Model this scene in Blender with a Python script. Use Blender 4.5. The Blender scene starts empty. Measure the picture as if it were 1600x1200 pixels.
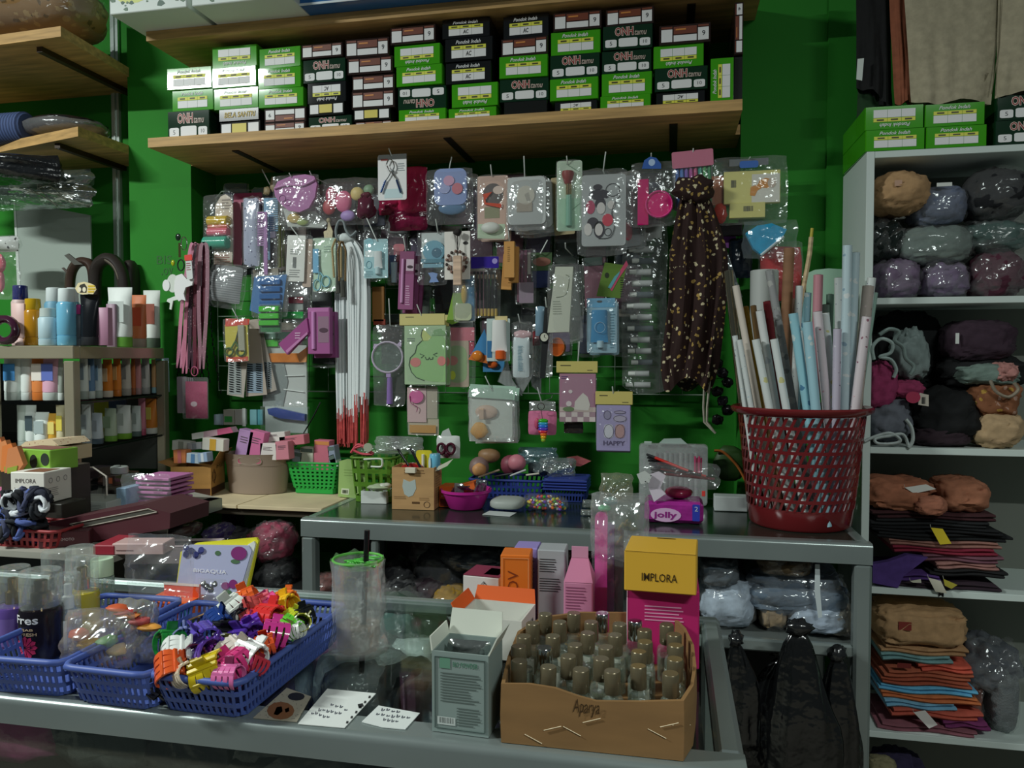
import bpy, bmesh, math, random
from mathutils import Vector, Matrix, noise
S = bpy.context.scene
C = S.collection
R = math.radians
# ------------------------------------------------------------------ camera, world, lamp, exposure
F = 1200.0; YAW = R(11.7); PITCH = math.atan(40/1200); CZ = 1.40
cd = bpy.data.cameras.new('camera'); cam = bpy.data.objects.new('camera', cd); C.objects.link(cam)
cd.sensor_width = 36; cd.lens = 36*F/1600; cd.clip_start = .02
cam.location = (0, 0, CZ); cam.rotation_euler = (math.pi/2-PITCH, 0, YAW); S.camera = cam
wd = bpy.data.worlds.new('world'); S.world = wd; wd.use_nodes = True
wd.node_tree.nodes['Background'].inputs[0].default_value = (.75, .9, .9, 1)
wd.node_tree.nodes['Background'].inputs[1].default_value = .06
def lamp(name, loc, power, size, col, size_y=None, rot=(0, 0, 0)):
    l = bpy.data.lights.new(name, 'AREA'); l.energy = power; l.color = col
    l.shape = 'RECTANGLE'; l.size = size; l.size_y = size_y or size
    o = bpy.data.objects.new(name, l); o.location = loc; o.rotation_euler = rot; C.objects.link(o); return o
# the shop's ceiling lamp hangs above and to the left of the photographer
lamp('ceiling_lamp', (-2.65, 0, 3.05), 114, .8, (.93, 1, .96), .08)
lamp('right_fill_lamp', (1.3, -1.0, 3.0), 50, .8, (.93, 1, .96), .08)  # added fill that brightens the right side, not a known lamp of the shop
S.view_settings.view_transform = 'Standard'; S.view_settings.look = 'None'
S.view_settings.exposure = 0.0; S.view_settings.gamma = 1.0; S.view_settings.use_curve_mapping = False
S.cycles.transparent_max_bounces = 24; S.cycles.sample_clamp_indirect = 3.0
# ------------------------------------------------------------------ pixel -> place
FW = Vector((-math.sin(YAW)*math.cos(PITCH), math.cos(YAW)*math.cos(PITCH), -math.sin(PITCH)))
RT = Vector((math.cos(YAW), math.sin(YAW), 0)); UP = RT.cross(FW)
ZM = [0, 0, 1]
def zm(ox=0, oy=0, s=1): ZM[:] = [ox, oy, s]
def px(x, y): return ZM[0]+x*ZM[2], ZM[1]+y*ZM[2]
def ray(x, y):
    x, y = px(x, y); return FW+RT*((x-800)/F)+UP*(-(y-600)/F)
def W(x, y, Y):                       # on the wall-parallel plane at depth Y
    d = ray(x, y); t = Y/d.y; return Vector((d.x*t, Y, CZ+d.z*t))
def H(x, y, z):                       # on the horizontal plane at height z
    d = ray(x, y); t = (z-CZ)/d.z; return Vector((d.x*t, d.y*t, z))
# ------------------------------------------------------------------ materials
def lin(h):
    out = []
    for i in (0, 2, 4):
        c = int(h[i:i+2], 16)/255; out.append(c/12.92 if c <= .04045 else ((c+.055)/1.055)**2.4)
    return out
MATS = {}
GAIN = 1.25
def M(code):
    """'rrggbb' plus /m metal /s shiny /c cloth /f film /g glass /k card /w wood /n knitted /x crumpled plastic"""
    if not isinstance(code, str): return code
    if code in MATS: return MATS[code]
    h, _, fin = code.partition('/')
    m = bpy.data.materials.new('mat_'+code.replace('/', '_')); m.use_nodes = True; MATS[code] = m
    nt = m.node_tree; p = nt.nodes['Principled BSDF']; N = nt.nodes.new; L = nt.links.new
    col = [min(.92, c*GAIN) for c in lin(h)]
    p.inputs['Base Color'].default_value = (*col, 1); p.inputs['Roughness'].default_value = .5
    def tc():
        t = N('ShaderNodeTexCoord'); return t.outputs['Object']
    def bump(sc, st, dist=.002, kind='ShaderNodeTexNoise'):
        n = N(kind); n.inputs['Scale'].default_value = sc; L(tc(), n.inputs['Vector'])
        b = N('ShaderNodeBump'); b.inputs['Strength'].default_value = st; b.inputs['Distance'].default_value = dist
        L(n.outputs[0], b.inputs['Height']); return b.outputs[0]
    def vary(sc, amt, stretch=None):
        n = N('ShaderNodeTexNoise'); n.inputs['Scale'].default_value = sc; n.inputs['Detail'].default_value = 4
        if stretch:
            mp = N('ShaderNodeMapping'); mp.inputs['Scale'].default_value = stretch; L(tc(), mp.inputs[0]); L(mp.outputs[0], n.inputs['Vector'])
        else: L(tc(), n.inputs['Vector'])
        r = N('ShaderNodeValToRGB'); r.color_ramp.elements[0].position = .3; r.color_ramp.elements[1].position = .7
        r.color_ramp.elements[0].color = (*[c*(1-amt) for c in col], 1); r.color_ramp.elements[1].color = (*[min(1, c*(1+amt)) for c in col], 1)
        L(n.outputs[0], r.inputs[0]); L(r.outputs[0], p.inputs['Base Color'])
    if fin == 'm':
        p.inputs['Metallic'].default_value = .45; p.inputs['Roughness'].default_value = .27; vary(6, .08)
    elif fin == 'mm':
        p.inputs['Metallic'].default_value = 1; p.inputs['Roughness'].default_value = .15
    elif fin == 's':
        p.inputs['Roughness'].default_value = .16
    elif fin == 'p':
        p.inputs['Roughness'].default_value = .07
    elif fin == 'c':
        p.inputs['Roughness'].default_value = .9; vary(60, .12); b1 = bump(16, .9, .012); b2 = bump(180, .25); L(b1, b2.node.inputs['Normal']); L(b2, p.inputs['Normal'])
    elif fin == 'n':
        p.inputs['Roughness'].default_value = .8; vary(40, .1); L(bump(260, .6, .003, 'ShaderNodeTexVoronoi'), p.inputs['Normal'])
    elif fin == 'k':
        p.inputs['Roughness'].default_value = .75; vary(9, .13, (1, 1, 5)); L(bump(30, .12), p.inputs['Normal'])
    elif fin == 'w':
        p.inputs['Roughness'].default_value = .6; vary(9, .28, (.6, 5, 9)); L(bump(40, .1), p.inputs['Normal'])
    elif fin == 'wall':
        p.inputs['Roughness'].default_value = .7; p.inputs['Specular IOR Level'].default_value = .25; vary(3.5, .07); L(bump(90, .08), p.inputs['Normal'])
    elif fin == 'x':
        p.inputs['Roughness'].default_value = .2; L(bump(34, .9, .006), p.inputs['Normal']); vary(14, .2)
    elif fin == 'y':
        p.inputs['Roughness'].default_value = .16; p.inputs['Specular IOR Level'].default_value = .9; L(bump(30, .6, .008), p.inputs['Normal'])
    elif fin in ('f', 'fk', 'fd'):
        # clear film: mostly see-through, a little haze, sharp crinkled gloss
        fac = {'f': .11, 'fk': .3, 'fd': .6}[fin]
        nb = bump(30, 1.0, .008); p.inputs['Roughness'].default_value = .6; p.inputs['Specular IOR Level'].default_value = .2
        gl = N('ShaderNodeBsdfGlossy'); gl.inputs['Roughness'].default_value = .16; gl.inputs[0].default_value = (.95, 1, 1, 1); L(nb, gl.inputs['Normal'])
        m1 = N('ShaderNodeMixShader'); m1.inputs[0].default_value = .55; L(p.outputs[0], m1.inputs[1]); L(gl.outputs[0], m1.inputs[2])
        t = N('ShaderNodeBsdfTransparent'); mx = N('ShaderNodeMixShader'); mx.inputs[0].default_value = fac
        L(t.outputs[0], mx.inputs[1]); L(m1.outputs[0], mx.inputs[2]); L(mx.outputs[0], nt.nodes['Material Output'].inputs[0])
    elif fin == 'g':
        p.inputs['Roughness'].default_value = .03; p.inputs['Specular IOR Level'].default_value = .6
        g = N('ShaderNodeBsdfGlossy'); g.inputs['Roughness'].default_value = .03; g.inputs[0].default_value = (.9, .95, .92, 1)
        t = N('ShaderNodeBsdfTransparent'); t.inputs[0].default_value = (*[.5+.5*c for c in lin(h)], 1)
        mx = N('ShaderNodeMixShader'); mx.inputs[0].default_value = .055
        L(t.outputs[0], mx.inputs[1]); L(g.outputs[0], mx.inputs[2]); L(mx.outputs[0], nt.nodes['Material Output'].inputs[0])
    elif fin == 'foil':
        p.inputs['Metallic'].default_value = .8; p.inputs['Roughness'].default_value = .18; L(bump(45, .9, .006), p.inputs['Normal'])
    return m
def spots(code, base, spot, scale, thr, spot2=None, rough=.7, thr2=.0, stretch=(1, 1, 1)):
    """printed stuff: voronoi spots of one or two colours on a base"""
    if code in MATS: return MATS[code]
    m = M(base+'/_'+code); MATS[code] = m; nt = m.node_tree; N = nt.nodes.new; L = nt.links.new
    p = nt.nodes['Principled BSDF']; p.inputs['Roughness'].default_value = rough
    t = N('ShaderNodeTexCoord'); mp = N('ShaderNodeMapping'); mp.inputs['Scale'].default_value = stretch; L(t.outputs['Object'], mp.inputs[0])
    v = N('ShaderNodeTexVoronoi'); v.inputs['Scale'].default_value = scale; L(mp.outputs[0], v.inputs['Vector'])
    nz = N('ShaderNodeTexNoise'); nz.inputs['Scale'].default_value = scale*2.2; L(mp.outputs[0], nz.inputs['Vector'])
    ad = N('ShaderNodeMath'); ad.operation = 'MULTIPLY_ADD'; L(nz.outputs[0], ad.inputs[0]); ad.inputs[1].default_value = .8; L(v.outputs['Distance'], ad.inputs[2])
    lt = N('ShaderNodeMath'); lt.operation = 'LESS_THAN'; lt.inputs[1].default_value = thr+.4; L(ad.outputs[0], lt.inputs[0])
    mx = N('ShaderNodeMix'); mx.data_type = 'RGBA'; L(lt.outputs[0], mx.inputs['Factor'])
    mx.inputs['A'].default_value = (*[c*GAIN for c in lin(base)], 1); mx.inputs['B'].default_value = (*[c*GAIN for c in lin(spot)], 1)
    if spot2:
        m2 = N('ShaderNodeMix'); m2.data_type = 'RGBA'; sp = N('ShaderNodeSeparateColor'); L(v.outputs['Color'], sp.inputs[0])
        g = N('ShaderNodeMath'); g.operation = 'GREATER_THAN'; g.inputs[1].default_value = .5; L(sp.outputs[0], g.inputs[0])
        m2.inputs['A'].default_value = (*[c*GAIN for c in lin(spot)], 1); m2.inputs['B'].default_value = (*[c*GAIN for c in lin(spot2)], 1)
        L(g.outputs[0], m2.inputs['Factor']); L(m2.outputs['Result'], mx.inputs['B'])
    L(mx.outputs['Result'], p.inputs['Base Color']); return m
def stripes(code, a, b, scale, axis=2, rough=.6, duty=.5):
    if code in MATS: return MATS[code]
    m = M(a+'/_'+code); MATS[code] = m; nt = m.node_tree; N = nt.nodes.new; L = nt.links.new
    p = nt.nodes['Principled BSDF']; p.inputs['Roughness'].default_value = rough
    t = N('ShaderNodeTexCoord'); s = N('ShaderNodeSeparateXYZ'); L(t.outputs['Object'], s.inputs[0])
    k = N('ShaderNodeMath'); k.operation = 'MULTIPLY'; k.inputs[1].default_value = scale; L(s.outputs[axis], k.inputs[0])
    fr = N('ShaderNodeMath'); fr.operation = 'FRACT'; L(k.outputs[0], fr.inputs[0])
    g = N('ShaderNodeMath'); g.operation = 'GREATER_THAN'; g.inputs[1].default_value = duty; L(fr.outputs[0], g.inputs[0])
    mx = N('ShaderNodeMix'); mx.data_type = 'RGBA'; L(g.outputs[0], mx.inputs['Factor'])
    mx.inputs['A'].default_value = (*[c*GAIN for c in lin(a)], 1); mx.inputs['B'].default_value = (*[c*GAIN for c in lin(b)], 1)
    L(mx.outputs['Result'], p.inputs['Base Color']); return m
# ------------------------------------------------------------------ mesh builder
class MB:
    def __init__(s): s.v = []; s.f = []; s.m = []
    def add(s, vs, fs, m=0):
        o = len(s.v); s.v += [tuple(v) for v in vs]
        for f in fs: s.f.append(tuple(i+o for i in f)); s.m.append(m)
        return s
    def box(s, c, d, m=0, bev=0):
        h = [x/2 for x in d]; b = min(bev, *(x*.49 for x in h)) if bev else 0
        if not b:
            vs = [(c[0]+x*h[0], c[1]+y*h[1], c[2]+z*h[2]) for z in (-1, 1) for y in (-1, 1) for x in (-1, 1)]
            return s.add(vs, [(0, 2, 3, 1), (4, 5, 7, 6), (0, 1, 5, 4), (2, 6, 7, 3), (0, 4, 6, 2), (1, 3, 7, 5)], m)
        idx = {}; vs = []
        for sx in (-1, 1):
            for sy in (-1, 1):
                for sz in (-1, 1):
                    for a in range(3):
                        q = [sx*(h[0]-b*(a != 0)), sy*(h[1]-b*(a != 1)), sz*(h[2]-b*(a != 2))]
                        idx[(sx, sy, sz, a)] = len(vs); vs.append(q)
        fs = []
        for a in range(3):
            o1, o2 = [k for k in range(3) if k != a]
            for sg in (-1, 1):
                q = []
                for u, w in ((-1, -1), (1, -1), (1, 1), (-1, 1)):
                    t = [0, 0, 0]; t[a] = sg; t[o1] = u; t[o2] = w; q.append(idx[(*t, a)])
                fs.append(q)
            for u in (-1, 1):
                for w in (-1, 1):
                    q = []
                    for e, ax in ((-1, o1), (1, o1), (1, o2), (-1, o2)):
                        t = [0, 0, 0]; t[a] = e; t[o1] = u; t[o2] = w; q.append(idx[(*t, ax)])
                    fs.append(q)
        for sx in (-1, 1):
            for sy in (-1, 1):
                for sz in (-1, 1): fs.append([idx[(sx, sy, sz, a)] for a in range(3)])
        out = []
        for q in fs:
            p = [Vector(vs[i]) for i in q]; n = (p[1]-p[0]).cross(p[2]-p[0])
            out.append(q if n.dot(sum(p, Vector())) > 0 else q[::-1])
        return s.add([(c[0]+v[0], c[1]+v[1], c[2]+v[2]) for v in vs], out, m)
    def loft(s, rings, m=0, cap0=True, cap1=True, closed=True):
        n = len(rings[0]); vs = [p for r in rings for p in r]; fs = []
        for i in range(len(rings)-1):
            for j in range(n if closed else n-1):
                k = (j+1) % n; fs.append((i*n+j, i*n+k, (i+1)*n+k, (i+1)*n+j))
        if cap0: fs.append(tuple(range(n))[::-1])
        if cap1: fs.append(tuple(range((len(rings)-1)*n, len(rings)*n)))
        return s.add(vs, fs, m)
    def lathe(s, prof, seg=16, m=0, c=(0, 0, 0), sy=1, cap0=True, cap1=True):
        rings = [[(c[0]+max(r, 1e-5)*math.cos(2*math.pi*j/seg), c[1]+sy*max(r, 1e-5)*math.sin(2*math.pi*j/seg), c[2]+z) for j in range(seg)] for r, z in prof]
        return s.loft(rings, m, cap0, cap1)
    def tube(s, pts, r, seg=6, m=0, closed=False):
        pts = [Vector(p) for p in pts]; n = len(pts); rings = []
        up = Vector((0, 0, 1)); last = None
        for i, p in enumerate(pts):
            a = pts[(i-1) % n] if (i or closed) else p; b = pts[(i+1) % n] if (i < n-1 or closed) else p
            t = (b-a)
            t = t.normalized() if t.length > 1e-9 else Vector((0, 0, 1))
            if last is None:
                x = t.cross(up if abs(t.z) < .9 else Vector((1, 0, 0))).normalized()
            else:
                x = (last-t*last.dot(t)); x = x.normalized() if x.length > 1e-6 else t.orthogonal().normalized()
            last = x; y = t.cross(x); rr = r[i] if isinstance(r, (list, tuple)) else r
            rings.append([p+(x*math.cos(2*math.pi*j/seg)+y*math.sin(2*math.pi*j/seg))*rr for j in range(seg)])
        if closed: rings.append(rings[0])
        return s.loft(rings, m, not closed, not closed)
    def prism(s, poly, y0, y1, m=0):
        n = len(poly); vs = [(x, y0, z) for x, z in poly]+[(x, y1, z) for x, z in poly]
        a = sum(poly[i][0]*poly[(i+1) % n][1]-poly[(i+1) % n][0]*poly[i][1] for i in range(n))
        fr = tuple(range(n)); bk = tuple(range(n, 2*n))[::-1]
        fs = [fr, bk]+[(i, i+n, (i+1) % n+n, (i+1) % n) for i in range(n)]
        if a < 0: fs = [f[::-1] for f in fs]
        return s.add(vs, fs, m)
    def grid(s, fn, nu, nv, m=0, closed=False):
        vs = [fn(i/nu, j/nv) for j in range(nv+1) for i in range(nu+1)]
        return s.add(vs, [(j*(nu+1)+i, j*(nu+1)+i+1, (j+1)*(nu+1)+i+1, (j+1)*(nu+1)+i) for j in range(nv) for i in range(nu)], m)
    def mesh(s, name, mats, smooth=None):
        me = bpy.data.meshes.new(name); me.from_pydata(s.v, [], s.f)
        for x in mats: me.materials.append(M(x))
        if len(mats) > 1: me.polygons.foreach_set('material_index', s.m)
        if smooth:
            me.polygons.foreach_set('use_smooth', [True]*len(s.f)); me.set_sharp_from_angle(angle=R(smooth))
        me.update(); return me
def link(name, me, parent=None, loc=(0, 0, 0), rot=(0, 0, 0), label=None, cat=None, group=None, kind=None, scale=None):
    o = bpy.data.objects.new(name, me); C.objects.link(o); o.location = loc; o.rotation_euler = rot
    if scale: o.scale = scale
    if parent is not None: o.parent = parent
    if label: o['label'] = label
    if cat: o['category'] = cat
    if group: o['group'] = group
    if kind: o['kind'] = kind
    return o
def obj(name, mb, mats, parent=None, loc=(0, 0, 0), rot=(0, 0, 0), label=None, cat=None, group=None, kind=None, smooth=None):
    mats = mats if isinstance(mats, (list, tuple)) else [mats]
    return link(name, mb.mesh(name, mats, smooth), parent, loc, rot, label, cat, group, kind)
def thing(name, label, cat, loc=(0, 0, 0), rot=(0, 0, 0), group=None, scale=None):
    return link(name, None, None, loc, rot, label, cat, group, None, scale)
def struct(name, mb, mats, parent=None, smooth=None): return obj(name, mb, mats, parent, kind=None if parent else 'structure', smooth=smooth)
def rrect(x0, z0, x1, z1, r, n=3):
    r = min(r, abs(x1-x0)*.499, abs(z1-z0)*.499); out = []
    for cx, cz, a in ((x1-r, z1-r, 0), (x0+r, z1-r, 90), (x0+r, z0+r, 180), (x1-r, z0+r, 270)):
        for k in range(n+1):
            t = R(a+90*k/n); out.append((cx+r*math.cos(t), cz+r*math.sin(t)))
    return out
TXT = {}
def text_geo(body, shear=0, bold=0):
    k = (body, shear, bold)
    if k not in TXT:
        cu = bpy.data.curves.new('t', 'FONT'); cu.body = body; cu.resolution_u = 2; cu.shear = shear; cu.offset = bold
        o = bpy.data.objects.new('t', cu); me = bpy.data.meshes.new_from_object(o)
        vs = [v.co.copy() for v in me.vertices]; fs = [tuple(p.vertices) for p in me.polygons]
        x0 = min(v.x for v in vs); x1 = max(v.x for v in vs); y0 = min(v.y for v in vs); y1 = max(v.y for v in vs)
        TXT[k] = ([((v.x-x0)/(x1-x0), (v.y-y0)/(y1-y0)) for v in vs], fs, (x1-x0)/(y1-y0))
        bpy.data.objects.remove(o); bpy.data.curves.remove(cu); bpy.data.meshes.remove(me)
    return TXT[k]
def add_text(mb, body, x0, z0, x1, z1, y, m=0, shear=0, bold=0, flip=False, ang=0):
    vs, fs, asp = text_geo(body, shear, bold); out = []
    cx, cz = (x0+x1)/2, (z0+z1)/2; w, h = abs(x1-x0), abs(z1-z0)
    if ang in (90, -90): w, h = h, w
    ca, sa = math.cos(R(ang)), math.sin(R(ang))
    for u, v in vs:
        a, b = (u-.5)*w, (v-.5)*h
        if flip: a, b = -a, -b
        out.append((cx+a*ca-b*sa, y, cz+a*sa+b*ca))
    return mb.add(out, fs, m)
# ------------------------------------------------------------------ the part language (shapes measured on the photo, placed on a real plane)
def pillow(mb, cx, cz, w, h, y0, t, seed, crump=.25, m=0, nu=10, nv=10, power=.5):
    """a closed bag or soft parcel: two bulging sheets joined round the rim"""
    rnd = Vector((seed*3.7, seed*1.3, seed*.7)); yc = y0+t/2
    def side(sg):
        def fn(u, v):
            a, b = 2*u-1, 2*v-1; rim = max(0, (1-a*a)*(1-b*b))**power
            n = noise.noise(Vector((a*2.1, b*2.1, sg))+rnd); n2 = noise.noise(Vector((a*5, b*5, sg*2))+rnd)
            ex = 1+crump*.18*noise.noise(Vector((b*2.2, sg*0, a))+rnd); ez = 1+crump*.14*noise.noise(Vector((a*2.2, 3, b))+rnd)
            cq = 1-.05*(a*a*b*b)**2
            ex *= cq; ez *= cq
            return (cx+a*w/2*ex, yc+sg*t/2*rim*(1+crump*(n*1.1+n2*.7)), cz+b*h/2*ez)
        return fn
    f0 = side(-1); f1 = side(1)
    mb.grid(lambda u, v: f0(u, v), nu, nv, m); mb.grid(lambda u, v: f1(1-u, v), nu, nv, m); return mb
def blob(mb, cx, cy, cz, w, d, h, seed, amp=.15, m=0, seg=14, rings=9, freq=1.6, sq=1.0, wr=0):
    rnd = Vector((seed*2.3, seed*5.1, seed*.9)); rs = []
    for i in range(rings+1):
        th = math.pi*i/rings; rg = []
        for j in range(seg):
            ph = 2*math.pi*j/seg; v = Vector((math.sin(th)*math.cos(ph), math.sin(th)*math.sin(ph), -math.cos(th)))
            v = Vector([math.copysign(abs(c)**sq, c) for c in v])
            k = 1+amp*(noise.noise(v*freq+rnd)+.5*noise.noise(v*freq*2.7+rnd))
            if wr: q = v+.5*noise.noise_vector(v*1.3+rnd); k -= wr*(abs(noise.noise(q*2.6+rnd*2))*2+abs(noise.noise(q*5.5+rnd))-.7)
            rg.append((cx+v.x*w/2*k, cy+v.y*d/2*k, cz+v.z*h/2*k))
        rs.append(rg)
    return mb.loft(rs, m)
def shape(mb, kind, x0, z0, x1, z1, dy, t, k, loc):
    """x0<x1, z0<z1 local metres; front face at dy, thickness t (towards +y)"""
    cx, cz, w, h = (x0+x1)/2, (z0+z1)/2, x1-x0, z1-z0; m = k.get('m', 0); g = k.get('seg', 12)
    if kind == 'b': mb.box((cx, dy+t/2, cz), (w, t, h), m, k.get('bev', .0012))
    elif kind == 'r': mb.prism(rrect(x0, z0, x1, z1, k.get('r', .15)*min(w, h)), dy, dy+t, m)
    elif kind == 'e': mb.prism([(cx+w/2*math.cos(2*math.pi*i/20), cz+h/2*math.sin(2*math.pi*i/20)) for i in range(20)], dy, dy+t, m)
    elif kind == 'E': blob(mb, cx, dy+t/2, cz, w, t, h, k.get('seed', 1), k.get('amp', 0), m, k.get('seg', 14), k.get('rings', 9), sq=k.get('sq', 1))
    elif kind == 'cz':
        r = w/2; b = min(.0015, r*.2); tp = k.get('taper', 1)
        mb.lathe([(r-b, z0), (r, z0+b), (r*tp, z1-b), (r*tp-b, z1)], g, m, (cx, dy+r, 0))
    elif kind == 'cx':
        r = h/2; mb.loft([[(x, dy+r+rr*math.cos(2*math.pi*j/g), cz+rr*math.sin(2*math.pi*j/g)) for j in range(g)] for x, rr in ((x0, r*.85), (x0+r*.15, r), (x1-r*.15, r), (x1, r*.85))], m)
    elif kind == 'lt': mb.lathe([(a*w/2, z0+b*h) for a, b in k['p']], g, m, (cx, dy+w/2*k.get('sy', 1), 0), sy=k.get('sy', 1))
    elif kind == 'tb':                     # squeeze tube, cap end round, crimp flat
        rs = []; up = not k.get('inv'); n = 14; cr = k.get('crimp', 1.12)
        for f, wf, df in ((0, .92, 1), (.05, 1, 1), (.45, 1.02, .8), (.8, 1.06, .4), (.95, cr, .1), (1, cr, .07)):
            z = z0+f*h if up else z1-f*h
            rs.append([(cx+w/2.15*wf*math.cos(2*math.pi*j/n), dy+t/2+t/2*df*math.sin(2*math.pi*j/n), z) for j in range(n)])
        if not up: rs = [r[::-1] for r in rs]
        mb.loft(rs, m)
    elif kind == 'bag': pillow(mb, cx, cz, w, h, dy, t, k.get('seed', 1), k.get('cr', .25), m, k.get('nu', 10), k.get('nv', 10), k.get('pw', .5))
    elif kind == 'p': mb.prism([loc(*q) for q in k['pts']], dy, dy+t, m)
    elif kind == 'tu':
        ps = [loc(q[0], q[1]) for q in k['pts']]
        if k.get('cv'): ps = smooth_path(ps, k['cv'])
        mb.tube([(p[0], dy, p[1]) for p in ps], k.get('r', .0015), k.get('seg', 6), m, k.get('closed', False))
    elif kind == 'rg':
        n = k.get('n', 22); mb.tube([(cx+w/2*math.cos(2*math.pi*i/n), dy, cz+h/2*math.sin(2*math.pi*i/n)) for i in range(n)], k.get('r', .002), 6, m, True)
    elif kind == 't': add_text(mb, k['s'], x0, z0, x1, z1, dy, m, k.get('sh', 0), k.get('bold', 0), k.get('flip', False), k.get('ang', 0))
    elif kind == 'ln':                     # lines of print too small to read
        n = k.get('n', 4); rn = random.Random(k.get('seed', 3)); hh = h/n
        for i in range(n):
            e = x1-rn.random()*w*.35; z = z1-(i+.5)*hh; mb.add([(x0, dy, z-hh*.17), (e, dy, z-hh*.17), (e, dy, z+hh*.17), (x0, dy, z+hh*.17)], [(0, 1, 2, 3)], m)
    elif kind == 'bc':                     # bar code
        n = k.get('n', 9); rn = random.Random(5)
        for i in range(n):
            a = x0+w*i/n; e = a+w/n*(.35+.4*rn.random()); mb.add([(a, dy, z0), (e, dy, z0), (e, dy, z1), (a, dy, z1)], [(0, 1, 2, 3)], m)
    elif kind == 'q': mb.add([(x0, dy, z0), (x1, dy, z0), (x1, dy, z1), (x0, dy, z1)], [(0, 1, 2, 3)], m)
    else: raise ValueError(kind)
def smooth_path(ps, n=4):
    out = []; L = len(ps)
    for i in range(L-1):
        p0, p1, p2, p3 = ps[max(i-1, 0)], ps[i], ps[i+1], ps[min(i+2, L-1)]
        for k in range(n):
            t = k/n; out.append(tuple(.5*(2*b+(c-a)*t+(2*a-5*b+4*c-d)*t*t+(3*b-a-3*c+d)*t**3) for a, b, c, d in zip(p0, p1, p2, p3)))
    return out+[tuple(ps[-1])]
SMOOTH = {'E': 60, 'cz': 40, 'cx': 40, 'lt': 40, 'tb': 50, 'bag': 180, 'tu': 60, 'rg': 60, 'r': 30, 'e': 30}
CNT = [0]
def item(name, label, cat, parts, o=None, Y=None, z=None, rz=0, ry=0, rx=0, g=None, copies=(), lift=0, zb=None):
    """parts: (name, shape, material, (x0,y0,x1,y1), dy, t[, opts[, subparts]]) in the coordinates set by zm()"""
    if z is not None: P = H(o[0], o[1], z); Y = P.y
    else: P = W(o[0], o[1], Y)
    P = P.copy()
    if zb is not None: lift = zb-P.z
    P.z += lift
    def loc(x, y): q = W(x, y, Y); return (q.x-P.x, q.z-P.z+lift)
    rot = (R(rx), R(ry), R(rz)); root = None
    if len(parts) > 1: root = thing(name, label, cat, P, rot, g)
    made = []
    def build(pt, parent):
        pn, kd, mat, bx, dy, t = pt[:6]; k = dict(pt[6]) if len(pt) > 6 and pt[6] else {}; CNT[0] += 1; k.setdefault('seed', CNT[0])
        mb = MB()
        if bx: (a, b), (c, d) = loc(bx[0], bx[1]), loc(bx[2], bx[3]); x0, x1, z0, z1 = min(a, c), max(a, c), min(b, d), max(b, d)
        else: x0 = x1 = z0 = z1 = 0
        shape(mb, kd, x0, z0, x1, z1, dy, t, k, loc)
        for (kd2, bx2, dy2, t2, k2) in k.get('more', ()):
            k2 = dict(k2 or {}); k2.setdefault('seed', CNT[0])
            if bx2: (a, b), (c, d) = loc(bx2[0], bx2[1]), loc(bx2[2], bx2[3])
            else: a = b = c = d = 0
            shape(mb, kd2, min(a, c), min(b, d), max(a, c), max(b, d), dy2, t2, k2, loc)
        mats = mat if isinstance(mat, (list, tuple)) else [mat]
        if parent is None: ob = obj(name, mb, mats, None, P, rot, label, cat, g, k.get('kind'), SMOOTH.get(kd))
        else: ob = obj(pn, mb, mats, parent, label=k.get('label'), kind=k.get('kind'), smooth=SMOOTH.get(kd))
        made.append(ob)
        for sp in (pt[7] if len(pt) > 7 else ()): build(sp, ob)
    for pt in parts: build(pt, root)
    top = root or made[0]
    for ci, (off, rr) in enumerate(copies):
        dup(top, off, rr, label+', '+('second', 'third', 'fourth')[ci]+' on its hook', g)
    return top
def dup(top, off=(0, 0, 0), drot=0, label=None, group=None, loc=None, rz=None):
    r = top.copy(); C.objects.link(r); r.location = loc if loc is not None else Vector(top.location)+Vector(off)
    if rz is not None: r.rotation_euler.z = R(rz)
    else: r.rotation_euler.y += R(drot)
    if label: r['label'] = label
    if group: r['group'] = group
    def kids(a, b):
        for ch in [q for q in C.objects if q.parent == a]:
            c = ch.copy(); C.objects.link(c); c.parent = b; kids(ch, c)
    kids(top, r); return r

def lattice(mb, fn, nu, nv, fu=.3, fv=.3, closed=True, m=0, skip=None):
    """a sheet fn(u,v) with nu x nv slots; solid margins fu, fv of each cell"""
    base = len(mb.v); idx = {}
    def vid(i, j):
        key = (i % (2*nu) if closed else i, j)
        if key not in idx:
            c, r = divmod(i, 2); u = (c+(fu/2 if r == 0 else 1-fu/2))/nu
            c2, r2 = divmod(j, 2); v = (c2+(fv/2 if r2 == 0 else 1-fv/2))/nv
            idx[key] = len(mb.v); mb.v.append(tuple(fn(u, v)))
        return idx[key]
    for j in range(2*nv-1):
        for i in range(2*nu if closed else 2*nu-1):
            if i % 2 == 0 and j % 2 == 0 and not (skip and skip(i//2, j//2)): continue
            mb.f.append((vid(i, j), vid(i+1, j), vid(i+1, j+1), vid(i, j+1))); mb.m.append(m)
    return mb
def solid(o, t=.002, off=0):
    md = o.modifiers.new('thickness', 'SOLIDIFY'); md.thickness = t; md.offset = off; return o
def rloop(w, d, r, n):
    """n points round a rounded rectangle w x d, evenly by length, starting at the front middle"""
    p = rrect(-w/2, -d/2, w/2, d/2, r, 5); p = p[::-1]; L = []; tot = 0
    for i in range(len(p)):
        a, b = p[i], p[(i+1) % len(p)]; l = math.hypot(b[0]-a[0], b[1]-a[1]); L.append((tot, l, a, b)); tot += l
    out = []
    for k in range(n):
        s = tot*k/n
        for st, l, a, b in L:
            if st <= s <= st+l+1e-9: f = (s-st)/l if l else 0; out.append((a[0]+(b[0]-a[0])*f, a[1]+(b[1]-a[1])*f)); break
    return out
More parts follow.
